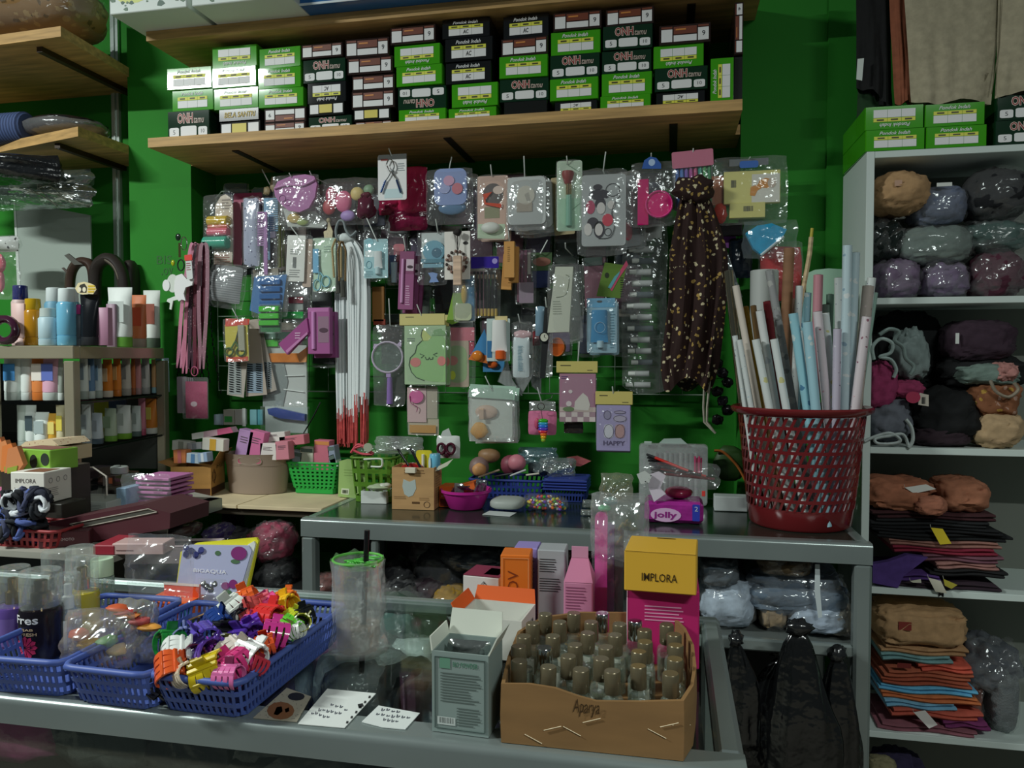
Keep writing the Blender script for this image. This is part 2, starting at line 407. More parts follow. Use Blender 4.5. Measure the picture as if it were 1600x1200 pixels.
def tray(name, label, cat, loc, rz, w, d, h, mat, wb=.86, rows=3, cols=60, rad=.012, rim=.0035, group=None, band=.0, fu=.42, fv=.34):
    t = thing(name, label, cat, loc, (0, 0, R(rz)), group); N_ = 240; P = rloop(w, d, rad, N_)
    def fn(u, v):
        k = (u % 1)*N_; i = int(k); f = k-i; a, b = P[i % N_], P[(i+1) % N_]; s = wb+(1-wb)*(band+v*(1-band)); return ((a[0]+(b[0]-a[0])*f)*s, (a[1]+(b[1]-a[1])*f)*s, (band+(1-band)*v)*h)
    o = obj('lattice_wall', lattice(MB(), fn, cols, rows, fu, fv), [mat], t); solid(o, .0016)
    b = MB(); lp = [(x*wb, y*wb) for x, y in P[::6]]; n = len(lp); zb_ = max(.003, band*h+.004)
    b.add([(x, y, 0) for x, y in lp]+[(x*1.012, y*1.012, zb_) for x, y in lp]+[(x*.97, y*.97, zb_) for x, y in lp]+[(x*.97, y*.97, .003) for x, y in lp],
          [tuple(range(n))[::-1], tuple(range(3*n, 4*n))]+[(k*n+i, k*n+(i+1) % n, (k+1)*n+(i+1) % n, (k+1)*n+i) for k in range(3) for i in range(n)])
    obj('base', b, [mat], t)
    obj('rim', MB().tube([(x, y, h) for x, y in P[::4]], rim, 7, 0, True), [mat], t, smooth=60)
    return t
def rawbox(name, label, cat, loc, rz, w, d, h, mat, extra=(), group=None, rx=0, ry=0, bev=.0015):
    """a closed box standing at loc (front-bottom-left corner of its front face); extra: (part, kind, mat, (u0,v0,u1,v1), opts) printed on the front, v up"""
    t = thing(name, label, cat, loc, (R(rx), R(ry), R(rz)), group)
    obj('body', MB().box((w/2, d/2, h/2), (w, d, h), 0, bev), [mat], t)
    for e in extra:
        pn, kd, mt, (u0, v0, u1, v1) = e[:4]; k = dict(e[4]) if len(e) > 4 else {}; k.setdefault('seed', 4)
        face = k.pop('face', 'f'); mb = MB()
        A, B = {'f': (w, h), 't': (w, d), 'r': (d, h), 'l': (d, h)}[face]
        def loc2(x, y): return (x*A, y*B)
        shape(mb, kd, u0*A, v0*B, u1*A, v1*B, -.0006 if kd in 'tlnbcq' else -k.get('th', .001), k.get('th', .001), k, loc2)
        if face == 't': mb.v = [(x, z, h-y) for x, y, z in mb.v]
        elif face == 'r': mb.v = [(w-y, x, z) for x, y, z in mb.v]
        elif face == 'l': mb.v = [(y, d-x, z) for x, y, z in mb.v]
        obj(pn, mb, [mt], t, kind=k.get('kind'))
    return t
# ------------------------------------------------------------------ the setting
YW, YC = 2.42, 2.28                      # back wall, pillar faces
GREEN = '287a24/wall'
zm()
xl = W(298, 260, YC).x; xr = W(1157, 260, YC).x; xl0 = W(202, 300, YC).x; xr1 = W(1290, 300, YC).x
struct('floor', MB().box((-.3, .9, -.05), (5.4, 3.4, .1)), ['6f6a60/k'])
struct('wall_back', MB().box((-.3, YW+.05, 1.5), (5.4, .1, 3.2)), [GREEN])
struct('wall_pillar_left', MB().box(((xl0+xl)/2, (YC+YW)/2, 1.5), (xl-xl0, YW-YC, 3.2)), [GREEN])
struct('wall_pillar_right', MB().box(((xr+2.3)/2, (YC+YW)/2, 1.5), (2.3-xr, YW-YC, 3.2)), [GREEN])
struct('trim_1', MB().box(((xr1+2.3)/2, YC-.006, 1.5), (2.3-xr1, .012, 3.2)), [GREEN])
gw = MB()
for s, (a, b, c, d) in (('BIS', (245, 399, 268, 413)), ('.ov', (252, 418, 270, 430))):
    p, q = W(a, d, YC-.001), W(c, b, YC-.001); add_text(gw, s, p.x, p.z, q.x, q.z, YC-.001)
obj('wall_writing', gw, ['1f5f1c'], bpy.data.objects['wall_pillar_left'])
# ------------------------------------------------------------------ wooden shelves
WOOD = 'b8935c/w'; WOODU = '8a6238/w'
def plank(name, label, pts, z0, z1, cat='shelf'):
    mb = MB(); n = len(pts); vs = [(x, y, z0) for x, y in pts]+[(x, y, z1) for x, y in pts]
    mb.add(vs, [tuple(range(n))[::-1], tuple(range(n, 2*n))]+[(i, (i+1) % n, (i+1) % n+n, i+n) for i in range(n)])
    return mb
YS = 2.06
zs0 = W(700, 201, YS).z; zs1 = zs0+.028
sx0 = W(231, 220, YS).x; sx1 = W(1160, 165, YS).x
def long_shelf(label, z0, z1, y0, x0, x1):
    t = thing('wooden_shelf', label, 'shelf', (x0, y0, z0))
    pts = [(0, 0), (x1-x0, 0), (x1-x0, YC-y0), (xr-.002-x0, YC-y0), (xr-.002-x0, YW-y0), (xl+.002-x0, YW-y0), (xl+.002-x0, YC-y0), (0, YC-y0)]
    obj('plank', plank('plank', '', pts, 0, z1-z0), [WOOD], t)
    for fx in (.14, .53, .9):
        xx = fx*(x1-x0); mb = MB().box((xx, (YW-y0)/2+.04, -.0015), (.022, YW-y0-.08, .003))
        obj('bracket', mb, ['2a2016'], t)
    return t
long_shelf('long pale wooden shelf stacked with cap boxes above the hanging goods', zs0, zs1, YS, sx0, sx1)
zu0 = W(232, 64, YS).z; zu1 = zu0+.028
long_shelf('upper wooden shelf carrying the blue box and the leafy cartons', zu0, zu1, YS, sx0, sx1+.05)
# left shelves
def left_shelf(label, zz, c1, c2, back):
    z1 = zz+.03; a = H(c1[0], c1[1], zz); b = H(c2[0], c2[1], zz); e = W(back[0], back[1], YW)
    d = Vector((a.x-b.x, a.y-b.y)).normalized(); a2 = (b.x+d.x*1.0, b.y+d.y*1.0)
    bx = min(W(203, back[1], YC).x-.004, 9)
    pts = [(a2[0], a2[1]), (b.x, b.y), (bx, YC+.01), (bx, YW), (a2[0], YW)]
    t = thing('side_shelf', label, 'shelf', (b.x, b.y, zz))
    obj('plank', plank('p', '', [(p[0]-b.x, p[1]-b.y) for p in pts], 0, z1-zz), [WOOD], t)
    obj('bracket', MB().box((-.12, .3, -.008), (.02, .5, .016)), ['3a2c1c'], t)
    return a, b, z1
zl = W(203, 241, YC).z; la = left_shelf('short wooden shelf holding the rolled blue mat beside the green pillar', zl, (8, 236), (122, 213), (203, 241))
zt = W(203, 120, YC).z; lb = left_shelf('short wooden shelf holding the plastic wrapped brown bundle', zt, (0, 70), (95, 57), (203, 120))
rail = MB().box((0, 0, 0), (.03, .012, 1.3)).box((0, -.008, 0), (.006, .006, 1.3))
q = W(185, 250, YW)
obj('wall_rail', rail, ['b8c2bc/m'], None, (q.x, YW-.007, 2.05), label='slotted metal shelf rail screwed to the green wall', cat='rail')
# ------------------------------------------------------------------ cap boxes
def cells(mb, xs, z0, z1, m, y=-.004, g=.006):
    for a, b in xs: mb.box(((a+b)/2, y/2, (z0+z1)/2), (b-a-g, abs(y), z1-z0-.02), m)
def box_type(tp):
    parts = []
    if tp in 'GB':
        x3 = [(-.36+.24*i, -.12+.24*i) for i in range(3)]
        mb = MB(); cells(mb, x3, .5, .68, 0); cells(mb, x3, .14, .5, 1)
        for a, b in x3: mb.box(((a+b)/2, -.0055, .59), (.12, .001, .07), 2)
        parts.append(('label_panel', mb, ['d8d84a', 'dfe6e2', '4a4a20']))
        tx = MB(); add_text(tx, 'Pondok Indah', -.27, .74, .25, .9, -.005, 0, .35, .012); parts.append(('lettering', tx, ['e8f0e0']))
        if tp == 'B':
            ac = MB(); add_text(ac, 'AC', -.06, .22, .06, .42, -.006, 0, .2, .02); parts.append(('size_lettering', ac, ['26282a']))
        body = {'G': '3f9a17/p', 'B': '17191b/p'}[tp]
    elif tp == 'O':
        mb = MB()
        for a, b, h in ((-.45, -.22, .42), (-.18, .2, .46), (.24, .45, .42)): mb.prism(rrect(a, .1, b, h, .05), -.005, 0)
        parts.append(('label_panel', mb, ['dfe6e2']))
        ol = MB(); add_text(ol, 'ONH', -.26, .55, .12, .93, -.004, 0, 0, .06); parts.append(('lettering_outline', ol, ['d8c8bc']))
        tx = MB(); add_text(tx, 'ONH', -.25, .57, .11, .91, -.0055, 0, 0, .01); parts.append(('lettering', tx, ['8a2a26']))
        t2 = MB(); add_text(t2, 'tamu', .14, .55, .38, .76, -.0055, 0, .3, .01); parts.append(('small_lettering', t2, ['b8a89c']))
        dg = MB(); add_text(dg, '5', -.36, .18, -.31, .34, -.006); parts.append(('size_lettering', dg, ['30343a'])); d2 = MB(); add_text(d2, '10', .31, .2, .39, .34, -.006); parts.append(('size_lettering', d2, ['30343a']))
        body = '12301f/p'
    elif tp == 'R':
        mb = MB(); cells(mb, [(-.46, -.24), (.25, .46)], .12, .78, 0); cells(mb, [(-.22, .23)], .12, .46, 0); cells(mb, [(-.22, .23)], .5, .9, 1)
        mb.box((-.08, -.005, .74), (.2, .002, .08), 2); cells(mb, [(-.46, -.24), (.25, .46)], .8, .92, 1)
        parts.append(('label_panel', mb, ['dfe4e0', '6e3420', 'c8803c']))
        dg = MB(); add_text(dg, '9', .33, .34, .39, .6, -.006, 0, 0, .01); parts.append(('size_lettering', dg, ['30343a']))
        body = '2c201e/p'
    elif tp == 'Y':
        mb = MB(); cells(mb, [(-.46, -.2), (.22, .46)], .12, .86, 0); cells(mb, [(-.16, .2)], .12, .8, 1)
        parts.append(('label_panel', mb, ['dfe4e0', 'd0c050'])); body = '1a1c1a/p'
    elif tp == 'S':
        tx = MB(); add_text(tx, 'BELA SANTRI', -.36, .28, .42, .74, -.005, 0, .2, .02); parts.append(('lettering', tx, ['b8a04a'])); body = '15160f/s'
    else: body = '1a1c1b/s'
    return MB().box((0, .5, .5), (1, 1, 1), 0, .012).mesh('body', [body]), [(n, b.mesh(n, m)) for n, b, m in parts]
BT = {}; BN = [0]
DESC = {'G': 'green cap box', 'B': 'yellow-celled black cap box', 'O': 'dark green cap box', 'R': 'brown cap box', 'Y': 'gold-centred black cap box', 'S': 'gold-lettered black cap box', 'K': 'plain black cap box'}
ORD = ['first', 'second', 'third', 'fourth', 'fifth', 'sixth', 'seventh', 'eighth', 'ninth', 'tenth', 'eleventh']
def cap_box(tp, x0, x1, z0, z1, y, depth=.26, flip=False, up=False, label=None, group='cap boxes', tilt=0):
    if tp not in BT: BT[tp] = box_type(tp)
    w, h = x1-x0, z1-z0; cx = (x0+x1)/2
    if up: loc, rot, sc = (cx+w/2 if True else 0, y, (z0+z1)/2), (0, R(-90), 0), (h, depth, w)
    elif flip: loc, rot, sc = (cx, y, z1), (0, R(180), 0), (w, depth, h)
    else: loc, rot, sc = (cx, y, z0), (0, 0, R(tilt)), (w, depth, h)
    BN[0] += 1
    if not up: rot = (R(((BN[0]*37) % 11-5)*.07), rot[1], rot[2]+R(((BN[0]*53) % 9-4)*.3))
    t = thing('cap_box', label, 'box', loc, rot, group, sc)
    body, parts = BT[tp]; link('body', body, t)
    for n, me in parts: link(n, me, t)
    return t
# (type, x0, x1, y top, flipped) from the top of each stack down, bottoms meet the next top
COLS = [
 [('G', 261, 330, 105, 0), ('G', 267, 331, 139, 0), ('O', 261, 326, 172, 0)],
 [('G', 330, 400, 70, 1), ('G', 331, 400, 104, 0), ('G', 332, 402, 136, 0), ('S', 341, 404, 169, 0), ('Y', 341, 405, 188, 1)],
 [('G', 402, 468, 72, 0), ('G', 402, 469, 104, 0), ('G', 404, 474, 137, 0), ('R', 411, 477, 167, 1), ('R', 412, 477, 190, 0)],
 [('R', 470, 535, 67, 0), ('O', 471, 538, 90, 0), ('B', 479, 540, 127, 1), ('Y', 482, 538, 160, 1), ('O', 480, 549, 180, 0)],
 [('R', 538, 607, 58, 0), ('R', 542, 613, 88, 0), ('R', 548, 615, 115, 0), ('R', 548, 616, 140, 0), ('Y', 552, 610, 169, 1), ('R', 553, 612, 188, 0)],
 [('R', 609, 681, 40, 0), ('G', 614, 687, 68, 1), ('G', 618, 691, 101, 0), ('O', 620, 696, 133, 1), ('G', 622, 696, 169, 0)],
 [('B', 690, 765, 18, 0), ('B', 695, 770, 58, 0), ('B', 695, 767, 95, 0), ('G', 705, 778, 129, 1), ('G', 699, 775, 166, 0)],
 [('B', 785, 857, 21, 0), ('R', 782, 856, 57, 0), ('G', 780, 856, 86, 0), ('O', 780, 857, 121, 0), ('K', 787, 855, 157, 0)],
 [('R', 864, 940, 17, 0), ('G', 860, 938, 46, 0), ('O', 859, 937, 83, 0), ('G', 859, 935, 121, 0), ('B', 866, 933, 156, 1)],
 [('R', 946, 1022, 10, 0), ('O', 942, 1020, 38, 0), ('O', 940, 1018, 76, 0), ('G', 940, 1019, 112, 0), ('G', 938, 1017, 148, 0)],
 [('R', 1030, 1111, 37, 0), ('G', 1021, 1100, 68, 1), ('O', 1023, 1106, 104, 0), ('B', 1025, 1102, 141, 1)],
]
YB = YS+.035
for ci, col in enumerate(COLS):
    for i, (tp, a, b, yt, fl) in enumerate(col):
        z1 = min(W((a+b)/2, yt, YB).z, zu0-.003)-.0008; z0 = min(W((a+b)/2, col[i+1][3], YB).z, zu0-.002) if i+1 < len(col) else zs1+.0005
        d = DESC[tp]; lv = len(col)-1-i; pos = 'lowest' if lv == 0 else 'topmost' if i == 0 else ORD[lv]+' up'
        lab = ('upside-down ' if fl else '')+d+', '+pos+' in the '+ORD[ci]+' stack from the side shelves'
        cap_box(tp, W(a, yt, YB).x, W(b, yt, YB).x, z0, z1, YB+.002*((ci*7+i*3) % 5), .27, fl, label=lab, group=DESC[tp]+'es on the long shelf')
a, b = W(1110, 156, YB).x, W(1146, 156, YB).x; z1 = W(1128, 90, YB).z
cap_box('G', a, b, zs1+.0005, z1, YB, up=True, label='green cap box standing on its end at the shelf end')
b2 = W(1161, 90, YB).x
cap_box('K', b+.002, b2, zs1+.0005, W(1150, 86, YB).z, YB+.01, up=True, label='plain black cap box standing on its end under the brown one')
cap_box('R', b+.001, b2, W(1150, 86, YB).z+.0008, W(1150, 3, YB).z, YB, up=True, label='brown cap box standing on its end on the plain black box')
# ------------------------------------------------------------------ cartons on the upper shelf
zm()
def carton(name, label, x0, x1, yb, Yf, depth, h, mat, prints):
    a = W(x0, yb, Yf); b = W(x1, yb, Yf); t = thing(name, label, 'box', (a.x, Yf, zu1+.0005)); w = b.x-a.x
    obj('body', MB().box((w/2, depth/2, h/2), (w, depth, h), 0, .002), [mat], t)
    prints(t, w, h); return t
def leafy(t, w, h):
    rn = random.Random(4); mb = MB()
    for i in range(46):
        x, z = rn.random()*w, h*(.05+.9*rn.random()); r = .006+.01*rn.random(); a0 = rn.random()*6
        if z > h*.5 and x > w*.2 or z < .08 and .2 < x/w < .5: r *= .6
        mb.prism([(min(w-.001, max(.001, x+r*math.cos(a0+k*1.05)*(1 if k % 2 else .6))), min(h-.001, max(.001, z+r*.6*math.sin(a0+k*1.05)))) for k in range(6)], -.0006, 0, i % 2)
    obj('leaf_print', mb, ['55705a', '3d5c4e'], t, kind='stuff')
    s = MB().prism([(.0, h*.62), (w*.3, h*.55), (w*.7, h*.8), (w, h*.7), (w, h), (0, h)], -.0004, 0)
    obj('green_band', s, ['86c23c'], t)
    s = MB().prism([(.075+.06*math.cos(k*.5), .055+.03*math.sin(k*.5)) for k in range(12)], -.0003, 0); obj('yellow_patch', s, ['cfd67a'], t)
carton('leafy_carton', 'white carton printed with green leaves at the wall end of the upper shelf', 172, 292, 48, YS-.12, .34, .2, 'd3dbd6', leafy)
carton('leafy_carton', 'white carton printed with green leaves beside the blue box', 300, 452, 33, YS-.12, .34, .2, 'd3dbd6', leafy)
def bluebox(t, w, h):
    mb = MB(); add_text(mb, 'Halus Rajin & Menarik', w*.28, .012, w*.72, .034, -.001, 0, .35, .006); obj('lettering', mb, ['d8cf7a'], t)
    mb = MB()
    for i in range(7): mb.box((.035, -.0006, .025+i*.022), (.034, .0012, .013))
    obj('gold_bars', mb, ['c9bd62'], t)
    obj('white_edge', MB().box((w/2, -.0008, .003), (w, .0016, .006)), ['cfd9dc'], t)
carton('blue_box', 'flat blue box with gold script on the upper shelf', 468, 862, 22, YS-.06, .3, .14, '1d5f9c/s', bluebox)
# ------------------------------------------------------------------ wire grid with hooks, and the goods hanging on it
zm()
YG = 2.37
ga, gb = W(338, 300, YG), W(1105, 262, YG)
grid = thing('wire_grid', 'white wire display grid on the wall behind the hanging goods', 'grid', (ga.x, YG, 1.29))
gw_, gh_ = gb.x-ga.x, ga.z-1.29
WIRE = '8fa090'
fr = MB().tube([(0, 0, 0), (0, 0, gh_-.02), (.02, 0, gh_), (gw_-.02, 0, gh_), (gw_, 0, gh_-.02), (gw_, 0, 0)], .0028, 6, 0, True)
obj('frame', fr, [WIRE], grid, smooth=60)
bar_h = MB().tube([(0, 0, 0), (gw_, 0, 0)], .0011, 5).mesh('wire', [WIRE], 60)
bar_v = MB().tube([(0, 0, 0), (0, 0, gh_)], .0011, 5).mesh('wire', [WIRE], 60)
for i in range(1, 8): link('wire', bar_h, grid, (0, 0, gh_*i/8))
for i in range(1, 24): link('wire', bar_v, grid, (gw_*i/24, -.002, 0))
def hook(x0, y0, x1, y1, Y):
    """prong: from the grid out to photo point 0 at depth Y, tip bent up to point 1"""
    a, b = W(x0, y0, Y), W(x1, y1, Y); o = Vector((a.x, YG-.004, min(a.z+.01, 1.29+gh_)))
    mb = MB().tube([Vector((0, 0, 0)), Vector((a.x, YG-.02, a.z+.002))-o, Vector((a.x, Y-.004, a.z+.002))-o, Vector((b.x, Y-.016, b.z))-o], .0017, 6)
    obj('display_hook', mb, ['d8e0da'], None, o, smooth=60, label='bent white wire hook holding goods on the wire grid', cat='hook', group='display hooks on the wire grid')
FILM = 'e6efee/f'; FILMK = 'e6efee/fk'; WHT = 'e2e8e4'; DK = '2a2c2e'
A1 = (240, 260, .1875); A2 = (260, 450, .208333); A3 = (520, 230, .1875); A4 = (780, 230, .1875); A5 = (520, 420, .1875)
A6 = (760, 420, .25); A7 = (980, 230, .1875); A8 = (960, 400, .266667); A9 = (1100, 330, .27076)
def txt(x0, y0, x1, y1, s, m=DK, dy=-.003, **k): return ('lettering', 't', m, (x0, y0, x1, y1), dy, 0, dict(s=s, **k))
def lines(x0, y0, x1, y1, n, m='5a5e5c', dy=-.003): return ('fine_print', 'ln', m, (x0, y0, x1, y1), dy, 0, dict(n=n, kind='stuff'))
# --- upper row
zm(*A1)
item('curler_pack', 'arched cream card with yellow, pink and teal foam hair curlers', 'hair curlers', [
    ('backing_card', 'p', 'cdbfae', None, 0, .001, dict(pts=[(500, 830), (655, 830), (660, 330), (640, 260), (600, 232), (560, 250), (515, 320)])),
    ('curler', 'cx', 'c9a81e/s', (470, 420, 640, 500), -.026, 0), ('curler', 'cx', 'c86a5a/s', (475, 490, 640, 525), -.02, 0),
    ('curler', 'cx', 'd2687c/s', (470, 520, 640, 585), -.024, 0), ('curler', 'cx', '3fa58a/s', (440, 590, 640, 690), -.032, 0),
    ('blister', 'bag', FILM, (440, 250, 700, 800), -.04, .04, dict(cr=.1)), lines(510, 735, 640, 820, 5, '9a5a4a', -.0012), lines(570, 270, 650, 360, 4, '7a6a60', -.0012)], o=(585, 235), Y=2.26)
item('pink_card_pack', 'pink cards hanging edge-on behind the hair curlers', 'card pack', [
    ('card', 'r', 'b06a7c', (655, 300, 735, 825), 0, .0012), ('card', 'r', 'c98a94', (690, 330, 745, 800), .006, .0012), ('header', 'r', '9a3a5c', (660, 225, 900, 290), .004, .001)], o=(700, 240), Y=2.29)
item('silver_patterned_bag', 'shiny silver bag printed with small dark marks', 'bag', [
    ('pouch', 'bag', spots('silverdots', 'aab0c4', '4a4a66', 60, .16, rough=.18), (745, 265, 885, 830), -.012, .024, dict(cr=.35)), ('sleeve', 'bag', FILM, (735, 255, 895, 845), -.016, .03, dict(cr=.4))], o=(815, 260), Y=2.27)
def comb(x0, y0, x1, y1, m, teeth_right=True, n=16, dy=0, spine=.45):
    w = x1-x0; sx = (x0, x0+w*spine) if teeth_right else (x1-w*spine, x1)
    tx = (x0+w*spine*.8, x1) if teeth_right else (x0, x1-w*spine*.8); h = (y1-y0)*.55
    more = [('b', (tx[0], y0+h*i/n, tx[1], y0+h*(i+.5)/n), dy, .003, dict(bev=0)) for i in range(n)]
    return ('comb', 'b', m, (sx[0], y0, sx[1], y1), dy, .004, dict(more=more))
item('comb_pack', 'pale blue comb in a clear sleeve beside the silver bag', 'comb', [comb(915, 265, 1035, 780, '7fa6c4/s', True), ('sleeve', 'bag', FILM, (900, 255, 1050, 850), -.008, .02, dict(cr=.3))], o=(975, 262), Y=2.25)
item('comb_pack', 'lilac comb in a clear sleeve in front of the blue comb', 'comb', [comb(865, 380, 950, 905, 'a77fae/s', False), ('sleeve', 'bag', FILM, (850, 370, 965, 915), -.008, .02, dict(cr=.3))], o=(905, 372), Y=2.225)
item('clear_stick_pack', 'clear sleeve of yellowish sticks under the lilac eye mask', 'pack', [
    ('stick', 'cz', 'b0b46a/s', (1020, 420, 1055, 840), 0, .01), ('stick', 'cz', '9aa070/s', (1060, 430, 1085, 830), .002, .01), ('sleeve', 'bag', FILM, (1005, 385, 1135, 850), -.01, .03, dict(cr=.4))], o=(1065, 390), Y=2.28)
item('eye_mask', 'lilac satin sleep mask hanging in a bag', 'eye mask', [
    ('mask', 'p', 'b078a8/s', None, -.006, .012, dict(pts=[(1010, 190), (1040, 130), (1150, 85), (1270, 70), (1345, 85), (1368, 150), (1350, 260), (1300, 350), (1220, 385), (1130, 370), (1060, 310), (1020, 250)])),
    ('fold', 'tu', 'c79ac2/s', None, -.008, 0, dict(pts=[(1020, 190), (1130, 160), (1250, 165), (1350, 120)], r=.004, cv=4)),
    ('heart_print', 'rg', '8a4f86', (1055, 245, 1110, 295), -.0065, 0, dict(r=.001, n=12)), ('heart_print', 'rg', '8a4f86', (1100, 280, 1150, 330), -.0065, 0, dict(r=.001, n=12)),
    ('pouch', 'bag', FILM, (990, 75, 1385, 480), -.014, .03, dict(cr=.35))], o=(1190, 75), Y=2.2)
item('yellow_sponge_bag', 'clear bag with a yellow sponge below the sleep mask', 'bag', [
    ('sponge', 'E', 'd2b04a', (1110, 390, 1240, 470), -.004, .012), ('leaf_sponge', 'E', '9ab04a', (1190, 430, 1290, 490), -.004, .01),
    ('sheet', 'p', 'c8cdc8/s', None, .006, .002, dict(pts=[(1070, 350), (1340, 370), (1440, 470), (1400, 510), (1190, 500), (1110, 500)])), ('pouch', 'bag', FILM, (1065, 340, 1440, 520), -.012, .024, dict(cr=.5))], o=(1250, 345), Y=2.24)
item('bow_tie_string', 'dried brown bow tied to the wire grid', 'bow', [('loop', 'E', '8a7a5c', (915, 170, 975, 240), -.005, .012, dict(amp=.4)), ('loop', 'E', '96866a', (970, 100, 1020, 210), -.005, .012, dict(amp=.4))], o=(970, 170), Y=2.24)
hook(975, 160, 925, 35, 2.245); hook(1160, 110, 1150, 65, 2.2); hook(1325, 90, 1320, 50, 2.2)
zm(*A3)
item('sponge_bag', 'clear bag of pastel makeup sponges', 'bag', [
    ('sponge', 'E', 'd06a8e', (20, 365, 160, 540), -.012, .024, dict(sq=.9)), ('sponge', 'E', 'd2bc7a', (150, 335, 262, 445), -.014, .022), ('sponge', 'E', 'a88cc8', (65, 530, 192, 615), -.012, .02),
    ('sponge', 'E', '7fa080', (250, 310, 345, 395), -.006, .02), ('sponge', 'E', 'a83a5c', (-60, 330, 40, 470), -.01, .02), ('sponge', 'E', 'b04a50', (-90, 430, 20, 560), -.006, .02), ('pouch', 'bag', FILM, (-110, 270, 380, 640), -.022, .044, dict(cr=.4))], o=(140, 275), Y=2.22)
item('maroon_pouch', 'small dark maroon satin pouch beside the pastel sponges', 'pouch', [('pouch', 'E', '5a2a3a/s', (205, 400, 345, 600), -.02, .04, dict(amp=.35)), ('ruffle', 'E', '6a3a44/s', (240, 380, 320, 430), -.012, .02, dict(amp=.5))], o=(275, 390), Y=2.17)
def lash_curler():
    return [('card', 'r', WHT, (375, 70, 615, 435), 0, .0015, dict(r=.06)), ('top_band', 'b', '9aa0a0', (380, 66, 615, 95), -.0008, .001),
      ('handle', 'tu', 'aab2b6/mm', None, -.006, 0, dict(pts=[(500, 190), (470, 250), (430, 310), (405, 385)], r=.0016, cv=4)), ('grip', 'tu', '2c4f8e/s', None, -.006, 0, dict(pts=[(445, 280), (408, 380)], r=.003)),
      ('handle', 'tu', 'aab2b6/mm', None, -.004, 0, dict(pts=[(490, 190), (530, 260), (550, 320), (572, 385)], r=.0016, cv=4)), ('grip', 'tu', '2b3a5c/s', None, -.004, 0, dict(pts=[(535, 275), (570, 380)], r=.003)),
      ('jaw', 'tu', 'c8ccce/mm', None, -.008, 0, dict(pts=[(455, 150), (475, 110), (505, 120), (520, 170), (500, 215), (530, 260)], r=.002, cv=4)), ('jaw', 'tu', 'c8ccce/mm', None, -.008, 0, dict(pts=[(460, 160), (490, 215), (520, 200)], r=.0018, cv=4)),
      ('print', 'q', '8a3a34', (400, 100, 460, 112), -.001, 0), lines(540, 130, 605, 200, 4, '8a9296', -.001), ('base_print', 'q', 'bcd2d6', (430, 350, 580, 420), -.0005, 0)]
item('lash_curler_card', 'eyelash curler with blue grips on a white card', 'eyelash curler', lash_curler(), o=(490, 75), Y=2.16); hook(492, 78, 482, 20, 2.16)
item('shower_cap_pack', 'crumpled crimson plastic packet behind the eyelash curler', 'packet', [
    ('packet', 'bag', 'a82a4e/x', (540, 170, 790, 560), -.02, .04, dict(cr=.7, nu=16, nv=16)), ('packet', 'bag', '8e1f42/x', (380, 440, 560, 560), -.012, .03, dict(cr=.8)),
    ('packet', 'bag', '74183a/x', (470, 520, 790, 690), -.014, .03, dict(cr=.7))], o=(650, 170), Y=2.24)
item('puff_case_bag', 'pale blue puff case with three pastel discs in a clear bag', 'puff case', [
    ('case', 'r', '8295c4', (850, 190, 1120, 480), -.008, .016, dict(r=.2)), ('disc', 'e', 'c99ab8', (930, 245, 1020, 325), -.011, .003), ('disc', 'e', 'c4707e', (1000, 305, 1090, 395), -.011, .003), ('disc', 'e', '9aa2cc', (890, 310, 985, 390), -.0105, .003),
    ('lower_fold', 'E', '5f7fa0/s', (880, 450, 1110, 560), -.008, .016), ('pouch', 'bag', FILM, (775, 185, 1170, 640), -.02, .04, dict(cr=.45))], o=(970, 200), Y=2.19); hook(970, 205, 1003, 92, 2.19)
item('clear_pouch', 'empty looking clear pouch behind the pale blue puff case', 'pouch', [('pouch', 'bag', FILMK, (1100, 225, 1215, 560), -.008, .016, dict(cr=.4))], o=(1160, 230), Y=2.25)
item('fan_brush_card', 'peach card with an orange brush and a white sponge', 'card', [
    ('card', 'r', 'c8a898', (1205, 245, 1460, 770), 0, .0015, dict(r=.06)), ('footer', 'p', 'b9cdb0', None, -.0006, .0006, dict(pts=[(1210, 640), (1435, 640), (1432, 765), (1205, 760)])), ('dark_disc', 'e', '5a5250', (1250, 305, 1420, 480), -.001, .001),
    ('brush', 'p', 'd24a2a/s', None, -.006, .005, dict(pts=[(1255, 395), (1330, 375), (1275, 440), (1280, 465), (1410, 475), (1405, 510), (1270, 480)])), ('badge', 'e', 'd9c4b8', (1335, 325, 1425, 390), -.0016, .001),
    ('sponge', 'E', 'd9dcd4', (1240, 630, 1400, 720), -.02, .024), ('leaf_print', 'q', '8a8a6a', (1265, 500, 1390, 590), -.0006, 0), ('sleeve', 'bag', FILM, (1200, 240, 1465, 775), -.026, .034, dict(cr=.12))], o=(1330, 245), Y=2.2, copies=[((.006, .03, .0), 1)])
hook(1328, 248, 1325, 155, 2.2)
zm(*A4)
item('white_pouch_pack', 'clear frosted pouch with a pale puff inside', 'pouch', [
    ('pouch', 'r', 'b7bcba', (75, 258, 390, 640), -.006, .012, dict(r=.12)), ('puff', 'e', 'cfcabb', (150, 330, 300, 480), -.009, .004), ('shade', 'p', 'a9a498', None, -.0095, .001, dict(pts=[(215, 400), (250, 380), (265, 450), (235, 455)])),
    ('block', 'b', 'a89a88', (150, 470, 280, 540), -.009, .004), ('sleeve', 'bag', FILMK, (60, 250, 400, 690), -.014, .028, dict(cr=.2))], o=(215, 260), Y=2.19, copies=[((.012, .03, -.006), -2), ((.02, .055, -.012), -3)])
hook(215, 265, 215, 85, 2.19)
